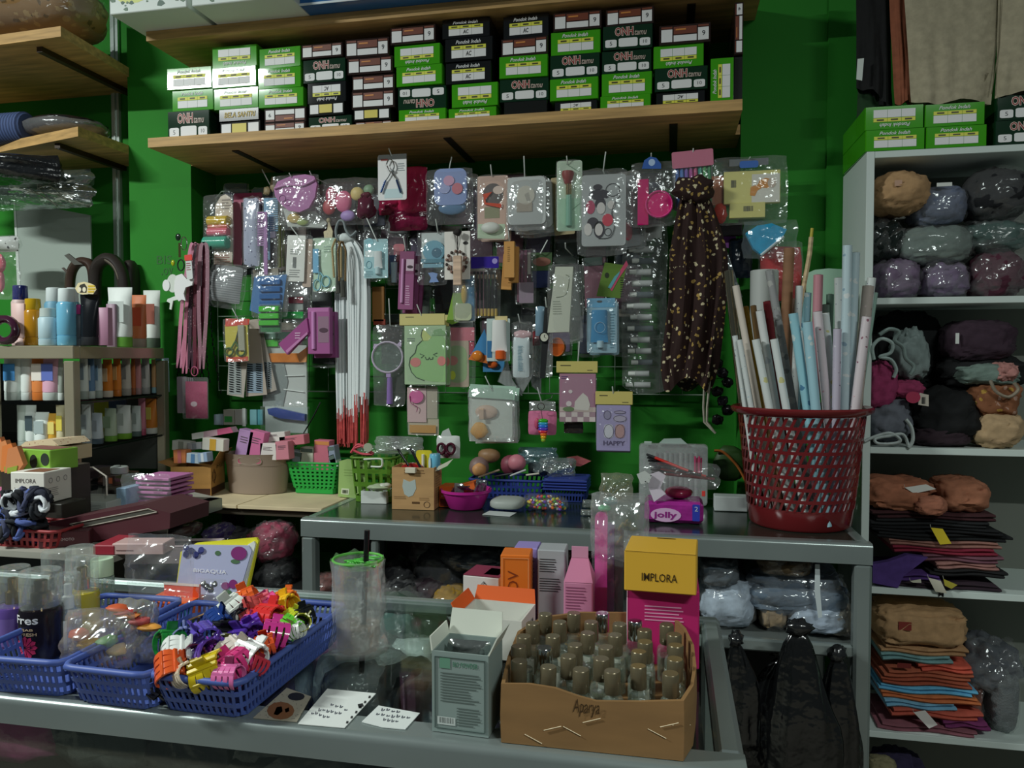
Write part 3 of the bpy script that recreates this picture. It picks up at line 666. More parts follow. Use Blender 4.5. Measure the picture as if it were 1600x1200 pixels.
item('makeup_brush_card', 'makeup brush with red bristles on a mint card', 'makeup brush', [
    ('card', 'r', 'b9cfb8', (480, 118, 690, 695), 0, .0015, dict(r=.1)), ('bristles', 'lt', '8a2a26', (520, 200, 625, 310), -.02, 0, dict(p=[(.35, 0), (.55, .1), (1, .75), (.9, .95), (.4, 1)])), ('ferrule', 'cz', 'b0966a/mm', (558, 310, 605, 400), -.014, 0, dict(taper=1.1)),
    ('handle', 'cz', '7fb09a/s', (555, 395, 610, 660), -.014, 0, dict(taper=.8)), ('footer', 'q', '9fc4a8', (490, 430, 675, 690), -.0006, 0), ('sprig_print', 'tu', '5f8a6a', None, -.001, 0, dict(pts=[(610, 520), (670, 470)], r=.0008)), ('sprig_print', 'tu', '5f8a6a', None, -.001, 0, dict(pts=[(560, 140), (640, 190), (670, 200)], r=.0008)),
    ('sleeve', 'bag', FILM, (475, 115, 695, 700), -.024, .03, dict(cr=.15))], o=(572, 145), Y=2.18); hook(572, 145, 568, 85, 2.18)
item('cream_brush_card', 'cream card behind the mint makeup brush card', 'card', [('card', 'r', 'c4b48c', (430, 250, 600, 725), 0, .0015, dict(r=.06)), ('window', 'r', '8a9a70', (480, 280, 575, 690), -.001, .001, dict(r=.1))], o=(550, 255), Y=2.23, ry=-4)
item('grey_pouch_pack', 'large grey zip pouch with pink and black cartoon prints', 'pouch', [
    ('pouch', 'r', 'a5aaaa', (690, 240, 1055, 820), -.006, .012, dict(r=.07)),
    ('print', 'e', '26222e', (750, 360, 925, 440), -.0075, .001), ('print', 'e', '2a2530', (785, 315, 860, 360), -.0075, .001), ('print', 'rg', '3a3a40', (890, 310, 1005, 410), -.007, 0, dict(r=.001)), ('print', 'e', 'b04060', (725, 450, 800, 560), -.0075, .001),
    ('print', 'e', '2a2530', (800, 430, 890, 520), -.0072, .001), ('print', 'e', 'd0ccc8', (815, 465, 885, 560), -.008, .001), ('print', 'e', 'd0ccc8', (905, 450, 965, 520), -.008, .001), ('print', 'e', 'c83a50', (860, 560, 950, 660), -.0075, .001),
    ('print', 'e', '2a2530', (735, 590, 830, 680), -.0072, .001), ('print', 'e', 'd0ccc8', (710, 640, 775, 740), -.008, .001), ('print', 'e', '2a2530', (790, 620, 880, 760), -.0072, .001), ('print', 'e', 'd0ccc8', (800, 640, 865, 740), -.008, .001), ('print', 'rg', '3a3a40', (880, 680, 935, 740), -.007, 0, dict(r=.001)),
    ('side_print', 'tu', '2a2a2e', None, -.008, 0, dict(pts=[(1005, 410), (960, 480), (940, 560), (965, 640), (930, 750), (830, 765)], r=.001, cv=4)),
    ('zip_bag', 'bag', FILM, (645, 190, 1070, 900), -.02, .04, dict(cr=.3))], o=(870, 200), Y=2.17); hook(868, 205, 892, 50, 2.17)
item('grey_pouch_pack', 'grey zip pouch with a red patch hanging askew behind its twin', 'pouch', [
    ('pouch', 'r', '8f9496', (880, 260, 1120, 840), -.004, .01, dict(r=.07)), ('patch', 'e', 'b03048', (980, 640, 1060, 790), -.006, .002), ('zip_bag', 'bag', FILMK, (860, 220, 1170, 860), -.012, .026, dict(cr=.4))], o=(960, 225), Y=2.23, ry=-6)
item('pink_mirror_pack', 'hot pink comb and round mirror in a bag with blue header', 'mirror set', [
    ('mirror', 'e', 'd81f78/s', (1218, 370, 1450, 592), -.01, .01), ('mirror_rim', 'rg', 'e04a92/s', (1225, 378, 1443, 585), -.011, 0, dict(r=.003)), ('mirror_handle', 'b', 'c81a6c/s', (1155, 270, 1245, 650), -.004, .006, dict(bev=.002)),
    ('header', 'p', '2b5aa8', None, -.014, .001, dict(pts=[(1190, 190), (1210, 120), (1260, 88), (1310, 100), (1350, 150), (1350, 190)])), ('bear_print', 'e', 'a8c0e0', (1245, 110, 1300, 165), -.0145, .0005), ('pouch', 'bag', FILM, (1090, 130, 1470, 660), -.018, .036, dict(cr=.35))], o=(1268, 95), Y=2.18); hook(1268, 100, 1268, 62, 2.18)
zm(*A7)
pens = ['3a6ab4', '4a7ac0', '7a5ab0', 'b04a9a', 'c04a7a', '3a9a8a', '4aa05a', '3f8a5a']
item('pen_pack', 'wallet of coloured pens with a pink header', 'pens', [('header', 'r', 'c47a90/s', (372, 45, 715, 165), -.012, .001, dict(r=.1))]+[('pen', 'cz', m+'/s', (395+i*38, 160, 425+i*38, 500), -.006, 0) for i, m in enumerate(pens)]+[
    ('card', 'b', '9aa0a4', (380, 150, 705, 510), .006, .001), ('wallet', 'bag', FILM, (368, 120, 720, 525), -.016, .03, dict(cr=.25))], o=(545, 90), Y=2.19, ry=-3); hook(545, 95, 550, 22, 2.19)
item('face_soap_pack', 'clear bag with two yellow boxes and a blue tag', 'boxes', [
    ('box', 'b', 'd6cf7e', (805, 215, 1270, 465), -.012, .02, dict(), [('photo_panel', 'q', 'd8d6cc', (1035, 235, 1265, 462), -.0125, 0), ('figure_print', 'p', 'd08a34', None, -.0132, .0004, dict(pts=[(1020, 410), (1025, 340), (1085, 320), (1100, 285), (1150, 265), (1200, 275), (1205, 320), (1170, 350), (1120, 345), (1080, 370), (1060, 415)])), ('turban_print', 'e', 'c2b0a0', (1165, 265, 1235, 345), -.0134, .0003), ('bar_code', 'bc', '4a4a3a', (862, 285, 905, 345), -.0125, 0, dict(kind='stuff'))]),
    ('box', 'b', 'cfc878', (850, 475, 1145, 590), -.014, .024, dict(), [('bar_code', 'bc', '4a4a3a', (965, 500, 1045, 540), -.0145, 0, dict(kind='stuff'))]), ('tag', 'r', '2f62b0', (930, 135, 1085, 185), -.024, .001, dict(r=.3)), ('red_sachet', 'E', 'b83a2a/x', (715, 470, 835, 630), -.01, .02, dict(amp=.3)), ('side_card', 'b', '9a5a3a', (705, 240, 800, 480), .004, .002),
    ('band', 'b', '6a6f72/s', (850, 108, 1175, 150), -.006, .001), ('pouch', 'bag', FILM, (715, 90, 1335, 640), -.024, .044, dict(cr=.3))], o=(1010, 110), Y=2.18); hook(1010, 115, 1020, 95, 2.18)
item('blue_puff_bag', 'clear bag with a folded bright blue cloth', 'bag', [
    ('blue_cloth', 'p', '2b9ac4/c', None, -.012, .026, dict(pts=[(985, 720), (1080, 660), (1200, 640), (1325, 690), (1300, 740), (1120, 905), (1050, 850)])), ('white_edge', 'tu', 'c8d4d8', None, -.012, 0, dict(pts=[(1110, 905), (1300, 750)], r=.004)), ('pouch', 'bag', FILM, (960, 615, 1420, 920), -.022, .05, dict(cr=.45))], o=(1190, 620), Y=2.17)
item('red_packet', 'clear bag with a red packet behind the gift-wrap rolls', 'bag', [('red_card', 'bag', 'b83034/x', (1110, 830, 1450, 1280), -.006, .02, dict(cr=.3)), ('pouch', 'bag', FILM, (1090, 790, 1465, 1300), -.014, .036, dict(cr=.4))], o=(1280, 800), Y=2.22)
item('purple_card', 'small purple card between the flowered scarf and the blue cloth', 'card', [('card', 'p', '8a3a9a', None, 0, .002, dict(pts=[(725, 735), (910, 745), (880, 850), (800, 830)]))], o=(820, 740), Y=2.24)
item('black_wallet', 'black glossy wallet hanging above the purple card', 'wallet', [('wallet', 'b', '1c1618/s', (690, 640, 960, 740), -.006, .012, dict(bev=.003))], o=(820, 645), Y=2.21)
item('dark_net_bag', 'dark blue glossy plastic bag behind the foil ribbon', 'bag', [('pouch', 'bag', '1a2430/x', (850, 760, 1040, 1090), -.014, .028, dict(cr=.6))], o=(950, 765), Y=2.235)
item('foil_ribbon_pack', 'silver crinkled foil sleeve leaning by the flowered scarf', 'sleeve', [('sleeve', 'p', '9aa0a0/foil', None, -.004, .008, dict(pts=[(640, 780), (760, 750), (830, 860), (960, 1250), (760, 1250), (690, 980)])), ('ring_print', 'rg', '4a4e50', (700, 810, 785, 900), -.006, 0, dict(r=.0012)), ('pink_top', 'E', 'a84a6a', (640, 740, 740, 810), -.006, .012, dict(amp=.3))], o=(690, 770), Y=2.2); hook(680, 790, 680, 650, 2.2)
# flowered scarf: a gathered hanging bundle
def scarf():
    zm(*A7); a = W(560, 400, 2.15); mat = spots('blossom', '2a1512', 'cbbf9a', 58, .26, 'a88a4a', .85)
    t = thing('flowered_scarf', 'dark brown scarf printed with pale blossoms gathered on a hook', 'scarf', a)
    zb = W(560, 1980, 2.15).z-a.z; wid = W(750, 900, 2.15).x-W(270, 900, 2.15).x
    rings = []; n = 72
    for i in range(24):
        f = i/23; z = f*zb; wf = .45+.55*min(1, f*3.2)**.8 if f < .9 else 1-.9*(f-.9)*2; rg = []
        for j in range(n):
            th = 2*math.pi*j/n; pl = 1+.4*math.sin(th*9+f*2)+.15*math.sin(th*17-f*5); x = math.cos(th)*wid/2*wf*(1+.05*math.sin(th*7+f*3)); y = math.sin(th)*.03*wf*pl
            rg.append((x+.012*math.sin(f*4)-.005*f, y, z+(.02*math.sin(th*3) if f > .95 else 0)))
        rings.append(rg)
    obj('cloth', MB().loft(rings), [mat], t, smooth=60)
    k = MB(); blob(k, .0, -.02, .012, wid*.7, .05, .07, 7, .4); obj('knot', k, [mat], t, smooth=60)
    c = MB()
    for dx in (0, .014): c.tube([(.03+dx, -.01, zb+.01), (.028+dx*.7, -.01, zb-.06), (.03+dx*.5, -.012, zb-.1), (.06, -.014, zb-.13)], .0035, 6)
    obj('cord', c, ['a8a494/c'], t, smooth=60)
scarf()
item('hair_clip_strip', 'long clear sleeve of small vials hanging by the flowered scarf', 'vials', [
    ('vial', 'cx', 'b4b8b6/s' if i % 3 else '5a6468/s', (40+((i*37) % 60)-20*(i/14), 640+i*94, 195+((i*53) % 40)-20*(i/14), 690+i*94), -.006, 0) for i in range(15)]+[
    ('cap', 'cx', 'd4d8d2', (10+((i*29) % 50)-30*(i/14), 645+i*94, 70+((i*29) % 50)-30*(i/14), 685+i*94), -.007, 0) for i in range(15)]+[
    ('top_card', 'b', '8f9490', (140, 650, 290, 760), -.008, .001), ('sleeve', 'bag', FILM, (-40, 620, 330, 2040), -.016, .034, dict(cr=.3, nv=18))], o=(160, 640), Y=2.25)
# ------------------------------------------------------------------ middle and lower rows of hanging goods
zm(*A1)
# lanyards and white charm at the pillar
def lanyards():
    zm(*A1)
    cols = [('pink satin lanyard', 'c07a94'), ('rose printed lanyard', 'b06a80'), ('plum and black lanyard', '3a2430'), ('maroon glitter lanyard', '5a2030'), ('grey-rose lanyard', '8a6470')]
    for i, (d, m) in enumerate(cols):
        x = 300+i*36; a = W(330+i*22, 650-abs(i-2)*10, 2.2-.008*i); b = W(x-90+i*12, 1680+((i*47) % 90), 2.2-.008*i); b.y = a.y; mb = MB()
        for s_ in (-1, 1):
            pts = [(0, 0, 0), (s_*.012, 0, -.03), (s_*.014+(b.x-a.x)*.5, 0, (b.z-a.z)*.5), (b.x-a.x+s_*.003, 0, b.z-a.z)]; rs = []
            for k, p in enumerate(smooth_path(pts, 5)):
                w = .0065; rs.append([(p[0]-w, p[1]-.0006, p[2]), (p[0]+w, p[1]-.0006, p[2]), (p[0]+w, p[1]+.0006, p[2]), (p[0]-w, p[1]+.0006, p[2])])
            mb.loft(rs)
        t = thing('lanyard', d+' looped on the hook beside the green pillar', 'lanyard', a, group='lanyards beside the pillar')
        obj('strap', mb, [spots('lany%d' % i, m[:6], 'd8a8b8' if i != 3 else '8a7a74', 160, .12, rough=.4)], t, smooth=50)
        q = Vector((b.x-a.x, 0, b.z-a.z)); c = MB().tube([q, q+Vector((0, 0, -.012))], .003, 6).tube([q+Vector((.006*math.cos(u*.6), 0, -.022+.01*math.sin(u*.6))) for u in range(11)], .0014, 5, 0, True)
        obj('clasp', c, ['30303a/mm'], t, smooth=60)
    for i in range(3):
        a = W(385+i*35, 660+i*10, 2.19); b = W(400+i*70, 1700+i*90, 2.19); mb = MB(); n = 34
        for k in range(n):
            f = k/(n-1); p = Vector(((b.x-a.x)*f+.01*math.sin(f*5+i), .004*(k % 2), (b.z-a.z)*f)); mb.box(p, (.004, .004, (a.z-b.z)/n*.9), 0, .001)
        obj('chain_strap', mb, ['4a4a50/mm' if i else '8a8488/mm'], None, a, label=['pale metal chain strap beside the lanyards', 'dark chain strap beside the lanyards', 'long dark chain strap crossing the mask pouch'][i], cat='chain', kind=None)
lanyards()
zm(*A1)
item('animal_charm', 'white animal-shaped charm hanging over the pink lanyards', 'charm', [
    ('body', 'p', 'dfe6e0', None, -.003, .006, dict(pts=[(180, 960), (195, 910), (240, 895), (280, 940), (335, 935), (325, 990), (270, 1010), (255, 1060), (270, 1120), (240, 1110), (215, 1125), (185, 1085), (175, 1030)])),
    ('ear', 'e', 'dfe6e0', (80, 945, 140, 1040), -.004, .006), ('head', 'e', 'c9cfc6', (110, 900, 210, 1050), -.001, .004), ('leg', 'p', 'd4dcd4', None, -.002, .004, dict(pts=[(185, 1080), (120, 1105), (112, 1125), (140, 1140), (135, 1190), (150, 1195), (165, 1120), (205, 1110)]))], o=(230, 900), Y=2.15)
item('red_top_tag', 'small white tag with a red top hanging over the lanyards', 'tag', [('tag', 'r', 'c8ccca', (265, 740, 318, 940), -.002, .003, dict(r=.2)), ('red_top', 'r', 'd2352a', (262, 738, 325, 785), -.004, .003, dict(r=.15)), lines(270, 800, 312, 870, 4, '8a3a40', -.0025)], o=(290, 742), Y=2.14, ry=-4)
item('keyring_bunch', 'bunch of dark and steel keyrings above the white charm', 'keyrings', [('ring', 'rg', 'c8ccc8/mm', (235, 590, 285, 700), -.004, 0, dict(r=.0015)), ('clip', 'E', '1a2a1e/s', (185, 560, 230, 620), -.006, .008), ('key', 'b', 'b0a06a/mm', (215, 640, 235, 760), -.006, .002), ('bead', 'E', 'a8b020/s', (150, 780, 180, 830), -.006, .008), ('black_ring', 'rg', '1c1c20', (210, 780, 265, 870), -.006, 0, dict(r=.002))], o=(230, 600), Y=2.15)
item('mask_pouch', 'grey pleated face masks in a drooping clear pouch', 'face masks', [
    ('mask', 'bag', stripes('pleat', '8f9294', '74787a', 140, 2, .8), (470, 880, 760, 1130), -.014, .024, dict(cr=.35)), ('mask', 'bag', '7c7f80/c', (480, 830, 740, 960), -.002, .02, dict(cr=.4)), ('pouch', 'bag', FILM, (450, 810, 790, 1180), -.022, .044, dict(cr=.4))], o=(610, 830), Y=2.2, ry=8)
item('blue_clip_card', 'blue card of blue hair barrettes in a clear sleeve', 'hair clips', [
    ('card', 'p', '2f6aa0', None, 0, .0015, dict(pts=[(840, 920), (1110, 900), (1070, 1190), (950, 1260), (800, 1200)]))]+[('barrette', 'b', '2a5f9a/s', (890, 945+i*60, 1065, 985+i*60), -.008, .007, dict(bev=.002)) for i in range(4)]+[('sleeve', 'bag', FILM, (810, 890, 1125, 1260), -.014, .024, dict(cr=.3))], o=(960, 905), Y=2.19)
item('price_card_pack', 'tall white tag card with small black print in a sleeve', 'card', [('card', 'r', 'd4d6d0', (1120, 580, 1275, 960), -.004, .002, dict(r=.06)), ('block_print', 'q', '5a5e5c', (1175, 760, 1205, 850), -.0045, 0), lines(1150, 690, 1240, 740, 3, '6a6e6c', -.0045), lines(1150, 860, 1240, 930, 4, '6a6e6c', -.0045), ('beige_card', 'r', 'b4a090', (1250, 600, 1325, 1000), .004, .0015), ('sleeve', 'bag', FILM, (1110, 570, 1330, 1080), -.012, .026, dict(cr=.3))], o=(1215, 590), Y=2.2, ry=3)
hook(1215, 595, 1165, 510, 2.2)
def scissors(pivot, tips, rings, mat, r, blade='b8c0c0/mm', dy=-.006):
    px_, py_ = pivot; out = []
    for i, (tp, rg) in enumerate(zip(tips, rings)):
        out.append(('blade', 'p', blade, None, dy+i*.002, .0012, dict(pts=[(px_-6, py_), (px_+6, py_), tp])))
        rx_, ry_, rw, rh = rg; out.append(('handle', 'rg', mat, (rx_-rw, ry_-rh, rx_+rw, ry_+rh), dy+i*.002, 0, dict(r=r), [('shank', 'tu', mat, None, dy+i*.002, 0, dict(pts=[(px_, py_), (rx_+(px_-rx_)*.35, ry_-rh*.8)], r=r))]))
    return out
item('scissors_card', 'pale blue scissors on a mint card in a sleeve', 'scissors', [('card', 'r', 'b4cdb4', (1325, 600, 1520, 1040), 0, .0015, dict(r=.05)), ('guard', 'b', '7ab4d6/s', (1335, 690, 1385, 890), -.008, .004, dict(bev=.002))]+scissors((1390, 880), [(1365, 700), (1375, 700)], [(1370, 990, 30, 45), (1440, 960, 34, 45)], '8ac4d2/s', .0022)+[lines(1420, 660, 1490, 720, 3, '7f9a86', -.001), ('sleeve', 'bag', FILM, (1320, 595, 1525, 1050), -.014, .02, dict(cr=.15))], o=(1430, 610), Y=2.21)
item('leopard_clip', 'spotted cream clip on the wire grid above the scissors card', 'clip', [('clip', 'p', spots('leop', 'c8bc9c', '4a3f34', 260, .12), None, -.003, .005, dict(pts=[(1425, 600), (1420, 545), (1450, 530), (1460, 440), (1478, 500), (1495, 540), (1490, 600)])), ('knot', 'E', 'b4a888', (1440, 430, 1475, 470), -.006, .012)], o=(1460, 440), Y=2.23)
item('clear_green_case_pack', 'clear pack with dark red and green strips under the tag card', 'pack', [('red_strip', 'b', '8a2a3a/s', (1120, 1090, 1250, 1140), -.004, .004), ('grey_strip', 'b', '9aa6a0', (1120, 1150, 1250, 1200), -.004, .004), ('sleeve', 'bag', FILM, (1100, 1070, 1320, 1220), -.012, .024, dict(cr=.4))], o=(1200, 1075), Y=2.23)
zm(*A2)
item('yellow_scissors_card', 'yellow and red card with green-handled scissors', 'scissors', [('card', 'r', 'b8ac3a', (435, 270, 610, 550), 0, .0012, dict(r=.04)), ('red_top', 'p', 'c4402a', None, -.0006, .0008, dict(pts=[(445, 225), (625, 235), (615, 280), (440, 285)])), ('red_foot', 'q', 'c04a30', (440, 515, 605, 550), -.0006, 0), ('grey_guard', 'b', '9a9a8a/s', (540, 280, 590, 470), -.007, .004)]+scissors((520, 400), [(560, 290), (545, 285)], [(470, 475, 30, 28), (555, 478, 32, 30)], '4a6a3a/s', .003)+[('sleeve', 'bag', FILM, (425, 225, 620, 555), -.014, .02, dict(cr=.12))], o=(540, 235), Y=2.16, ry=-2); hook(545, 240, 515, 155, 2.16)
for i, (pts, d) in enumerate([([(480, 250), (590, 250), (605, 560), (580, 822), (455, 800)], 'card of hairpins straight behind the yellow scissors card'), ([(620, 240), (690, 230), (755, 800), (595, 815), (600, 500)], 'card of hairpins with a blue tinge beside the yellow scissors card'), ([(690, 230), (705, 240), (828, 765), (755, 790)], 'card of hairpins fanned out furthest from the yellow scissors')]):
    zm(*A2); Yh = 2.19+.012*i; xs = [p[0] for p in pts]; cx = sum(p[0] for p in pts[-3:])/3
    x0 = [475, 610, 738][i]; x1 = [560, 720, 785][i]; y0 = [560, 570, 560][i]; y1 = [790, 780, 750][i]; n = 13
    item('hairpin_card', 'grey '+d, 'hairpins', [('card', 'p', ['a39c92', 'a59a8e', '9d968c'][i], None, 0, .0012, dict(pts=pts)), ('clear_foot', 'q', ['8f9694', '8496a4', '8a9498'][i], (min(xs)+10, y0-5, x1+4, y1+8), -.0006, 0)]+
         [('hairpin', 'tu', '2e3236/mm', None, -.003, 0, dict(pts=[(x0+c*(x1-x0)*.6, y0+(y1-y0)*k/n), (x0+c*(x1-x0)*.6+(x1-x0)*.36, y0+(y1-y0)*k/n+4)], r=.0012, seg=5)) for c in (0, 1) for k in range(n)], o=(600, 240), Y=Yh)
item('green_clip_pack', 'clear sleeve with three bright green hair barrettes', 'hair clips', [('barrette', 'b', '4ab43a/s', (700, 140+i*52, 850, 178+i*52), -.008, .007, dict(bev=.002)) for i in range(3)]+[('card', 'b', '1f6a3a', (700, 130, 850, 330), .002, .001), ('sleeve', 'bag', FILM, (690, 120, 870, 340), -.014, .024, dict(cr=.3))], o=(775, 125), Y=2.18)
item('green_case_pack', 'clear folder with green, orange and white strips', 'folder', [('white_sheet', 'b', 'b4bab6', (720, 430, 1050, 900), .004, .001), ('grey_sheet', 'p', '7a8482', None, .001, .001, dict(pts=[(720, 560), (880, 560), (910, 700), (870, 895), (722, 890)])),
    ('green_strip', 'b', '2f9a4a/s', (850, 180, 1030, 230), -.004, .006), ('green_strip', 'b', '8ab0a0', (740, 330, 1060, 380), -.003, .004), ('green_strip', 'b', '4ab43a/s', (735, 390, 840, 440), -.004, .006), ('orange_strip', 'b', 'c8761f/s', (770, 490, 1015, 560), -.006, .008, dict(bev=.003)), ('fold', 'tu', 'd4dad6', None, 0, 0, dict(pts=[(890, 660), (1030, 655)], r=.0015)), ('fold', 'tu', 'd4dad6', None, 0, 0, dict(pts=[(880, 760), (1030, 780)], r=.0015)), ('sleeve', 'bag', FILM, (715, 170, 1070, 905), -.014, .026, dict(cr=.25))], o=(880, 175), Y=2.225)
item('toothbrush_case_pack', 'blue travel toothbrush case in a clear box', 'case', [('case', 'p', '26408a/s', None, -.012, .014, dict(pts=[(770, 905), (830, 895), (1050, 945), (1048, 995), (860, 975), (780, 945)])), ('back', 'b', 'a9b5b0', (735, 890, 1055, 1090), .004, .001), ('clear_box', 'b', FILM, (725, 885, 1062, 1095), -.018, .03)], o=(890, 885), Y=2.21)
item('purple_liner_box', 'slanted purple box with a white slogan', 'box', [('box', 'p', '93417e', None, -.008, .016, dict(pts=[(850, 420), (1060, 225), (1075, 330), (915, 500)])), ('band', 'p', 'b878a8', None, -.009, .001, dict(pts=[(905, 470), (1065, 330), (1070, 345), (915, 490)])), ('lettering', 'ln', 'd8b8d0', (975, 330, 1020, 385), -.0095, 0, dict(n=3, kind='stuff'))], o=(960, 350), Y=2.17)
item('purple_liner_box', 'upright purple makeup box with a slim tube on its front', 'box', [('box', 'b', '9a5088', (1072, 150, 1240, 495), -.012, .022), ('tube', 'cz', 'c88ac0/s', (1103, 180, 1135, 460), -.02, 0), ('eye_print', 'q', '8a6a7e', (1150, 215, 1232, 410), -.0125, 0), ('eye_print', 'e', '4a3040', (1160, 300, 1225, 335), -.0135, .0005), ('header_print', 'q', 'b06aa0', (1080, 152, 1230, 180), -.0125, 0)], o=(1110, 155), Y=2.18, copies=[((.004, .03, -.012), -1)])
hook(1110, 185, 1100, 135, 2.18)
item('orange_sachet', 'small orange and beige sachet below the slanted purple box', 'sachet', [('sachet', 'p', 'c48a5a', None, -.002, .005, dict(pts=[(980, 500), (1060, 440), (1050, 555), (1000, 560)]))], o=(1030, 450), Y=2.2)
item('id_card_holder', 'magenta card in a clear badge holder hanging from the lanyards', 'badge holder', [('card', 'r', 'a81f5c', (145, 700, 312, 978), -.002, .002, dict(r=.04)), ('pale_print', 'e', 'd8c0c8', (185, 850, 235, 890), -.0026, .0005), ('clear_holder', 'r', FILM, (125, 668, 322, 985), -.004, .001, dict(r=.06)), ('loop', 'rg', 'd06a90', (190, 590, 240, 660), -.003, 0, dict(r=.0015))], o=(215, 595), Y=2.13)
item('id_card_holder', 'bundle of pale badge holders behind the magenta one', 'badge holder', [('holder', 'r', '8f868e', (72+i*14, 665+i*4, 150+i*10, 940-i*8), .004+i*.004, .002, dict(r=.1)) for i in range(4)], o=(120, 665), Y=2.15)
zm(*A3)
# prayer beads and shoelaces
def beads(x0, y0, x1, y1, lab, m, Y, dx):
    zm(*A3); a = W(x0, y0, Y); mb = MB(); n = 30; w = W(x0+dx, y0, Y).x-a.x; zb = W(x1, y1, Y).z-a.z
    t = thing('bead_string', lab, 'beads', a, group='bead strings on the grid'); bm = MB(); bm.lathe([(0, -.0038), (.0032, -.0018), (.0038, 0), (.0032, .0018), (0, .0038)], 7); me = bm.mesh('bead', [m], 60)
    for s_ in (-1, 1):
        for k in range(n):
            f = k/(n-1); p = (s_*w/2*min(1, f*4+.1)*(1-.3*f)+(W(x1, y1, Y).x-a.x)*f, .004*s_, zb*f); link('bead', me, t, p)
    obj('tassel', MB().tube([(W(x1, y1, Y).x-a.x, 0, zb), (W(x1, y1, Y).x-a.x+.002, 0, zb-.05)], [.006, .008], 7), ['4a4a44/c'], t)
beads(30, 770, 40, 1080, 'string of pale wooden beads with a dark tassel', 'a8946a/s', 2.2, 70)
beads(75, 790, 80, 1110, 'string of brown wooden beads hanging in front of the laces', '7a6240/s', 2.18, 60)
def laces():
    for bi, (xa, xb, lab) in enumerate(((20, 135, 'bundle of white shoelaces nearest the bead strings'), (130, 300, 'bundle of white shoelaces hanging from the looped knot'))):
        zm(*A3); a = W(110, 740, 2.26-.04*bi); zb = W(0, 2290, a.y).z-a.z; xa_, xb_ = W(xa, 1200, a.y).x-a.x, W(xb, 1200, a.y).x-a.x; rn = random.Random(bi)
        t = thing('shoelace_bundle', lab, 'shoelaces', a, group='bundles of white shoelaces'); n = 46; mb = MB(); red = MB()
        for i in range(n):
            f = (i+.5)/n; xx = xa_+(xb_-xa_)*f; y = rn.uniform(-.012, .012); wv = rn.uniform(-.004, .004); ze = zb*(.86+.14*rn.random())
            pts = smooth_path([(.02*(f-.5), y*.4, 0), (xx*.6+.4*.02*(f-.5), y, zb*.06), (xx, y, zb*.2), (xx+wv, y, zb*.6), (xx*.92+wv, y, ze)], 3)
            rs = [[(p[0]-.0024, p[1]-.001, p[2]), (p[0]+.0024, p[1]-.001, p[2]), (p[0]+.0024, p[1]+.001, p[2]), (p[0]-.0024, p[1]+.001, p[2])] for p in pts]; mb.loft(rs)
            if rn.random() < .8:
                p = pts[-1]; red.tube([(p[0], p[1], p[2]+.02), (p[0]*.95+rn.uniform(-.003, .003), p[1], zb-.05-.03*rn.random())], .0022, 5)
        co = MB().loft([[(q_+(xb_-xa_)*.44*wf*math.cos(j*.628), .008*math.sin(j*.628), z_) for j in range(10)] for z_, q_, wf in ((zb*.1, (xa_+xb_)*.3, .4), (zb*.2, (xa_+xb_)/2, .9), (zb*.6, (xa_+xb_)/2, 1), (zb*.86, (xa_+xb_)*.46, .95))]); obj('bundle_core', co, ['d8e0e0'], t, smooth=60)
        obj('laces', mb, ['d8e0e0'], t, kind='stuff'); obj('red_lace_ends', red, ['c0504e/c'], t, kind='stuff')
        k = MB(); blob(k, .0, -.006, -.008, .05, .03, .03, bi+3, .3); obj('knot', k, ['cfd8d6/c'], t, smooth=60)
    zm(*A3); a = W(70, 610, 2.22)
    item('lace_loop', 'grey looped cord above the shoelace bundles', 'cord', [('loop', 'tu', '8a9496/c', None, 0, 0, dict(pts=[(40, 780), (25, 700), (50, 620), (90, 620), (110, 690), (150, 740), (200, 700)], r=.004, cv=5))], o=(70, 620), Y=2.2)
laces()
zm(*A3)
item('cream_tube_card', 'pale blue card with a white cream tube', 'cream tube', [('card', 'r', '9cc6cc', (258, 770, 460, 1090), 0, .0015, dict(r=.05)), ('tube', 'tb', 'd8e4e4/s', (350, 870, 420, 1010), -.014, .014, dict(inv=True)), ('cap', 'cz', 'b8d4d8', (355, 1000, 402, 1060), -.012, 0), ('label_panel', 'q', 'd2e2e2', (270, 865, 345, 915), -.0006, 0), ('drop_print', 'rg', '5aa0b4', (280, 950, 325, 1010), -.001, 0, dict(r=.0007)), ('tab', 'e', '84c0cc', (265, 760, 340, 820), -.001, .001), lines(270, 1030, 340, 1080, 4, '6a9aa4', -.001), ('sleeve', 'bag', FILM, (255, 765, 465, 1095), -.018, .024, dict(cr=.1))], o=(370, 780), Y=2.18); hook(370, 785, 300, 600, 2.18)
item('tube_pouch', 'clear pouch with slim navy and white tubes', 'tubes', [('tube', 'tb', '2c4a7a/s', (470, 900, 530, 1060), -.006, .012), ('tube', 'tb', 'a8c0c8/s', (490, 960, 545, 1130), -.012, .012), ('pouch', 'bag', FILM, (450, 830, 560, 1150), -.016, .03, dict(cr=.3))], o=(500, 835), Y=2.23)
item('pink_tube', 'tall dusty pink tube hanging beside the mascara card', 'tube', [('tube', 'tb', 'a85a68', (505, 830, 590, 1040), -.006, .016), ('top', 'r', 'b86a74', (505, 808, 600, 870), -.002, .004, dict(r=.4))], o=(550, 810), Y=2.25)
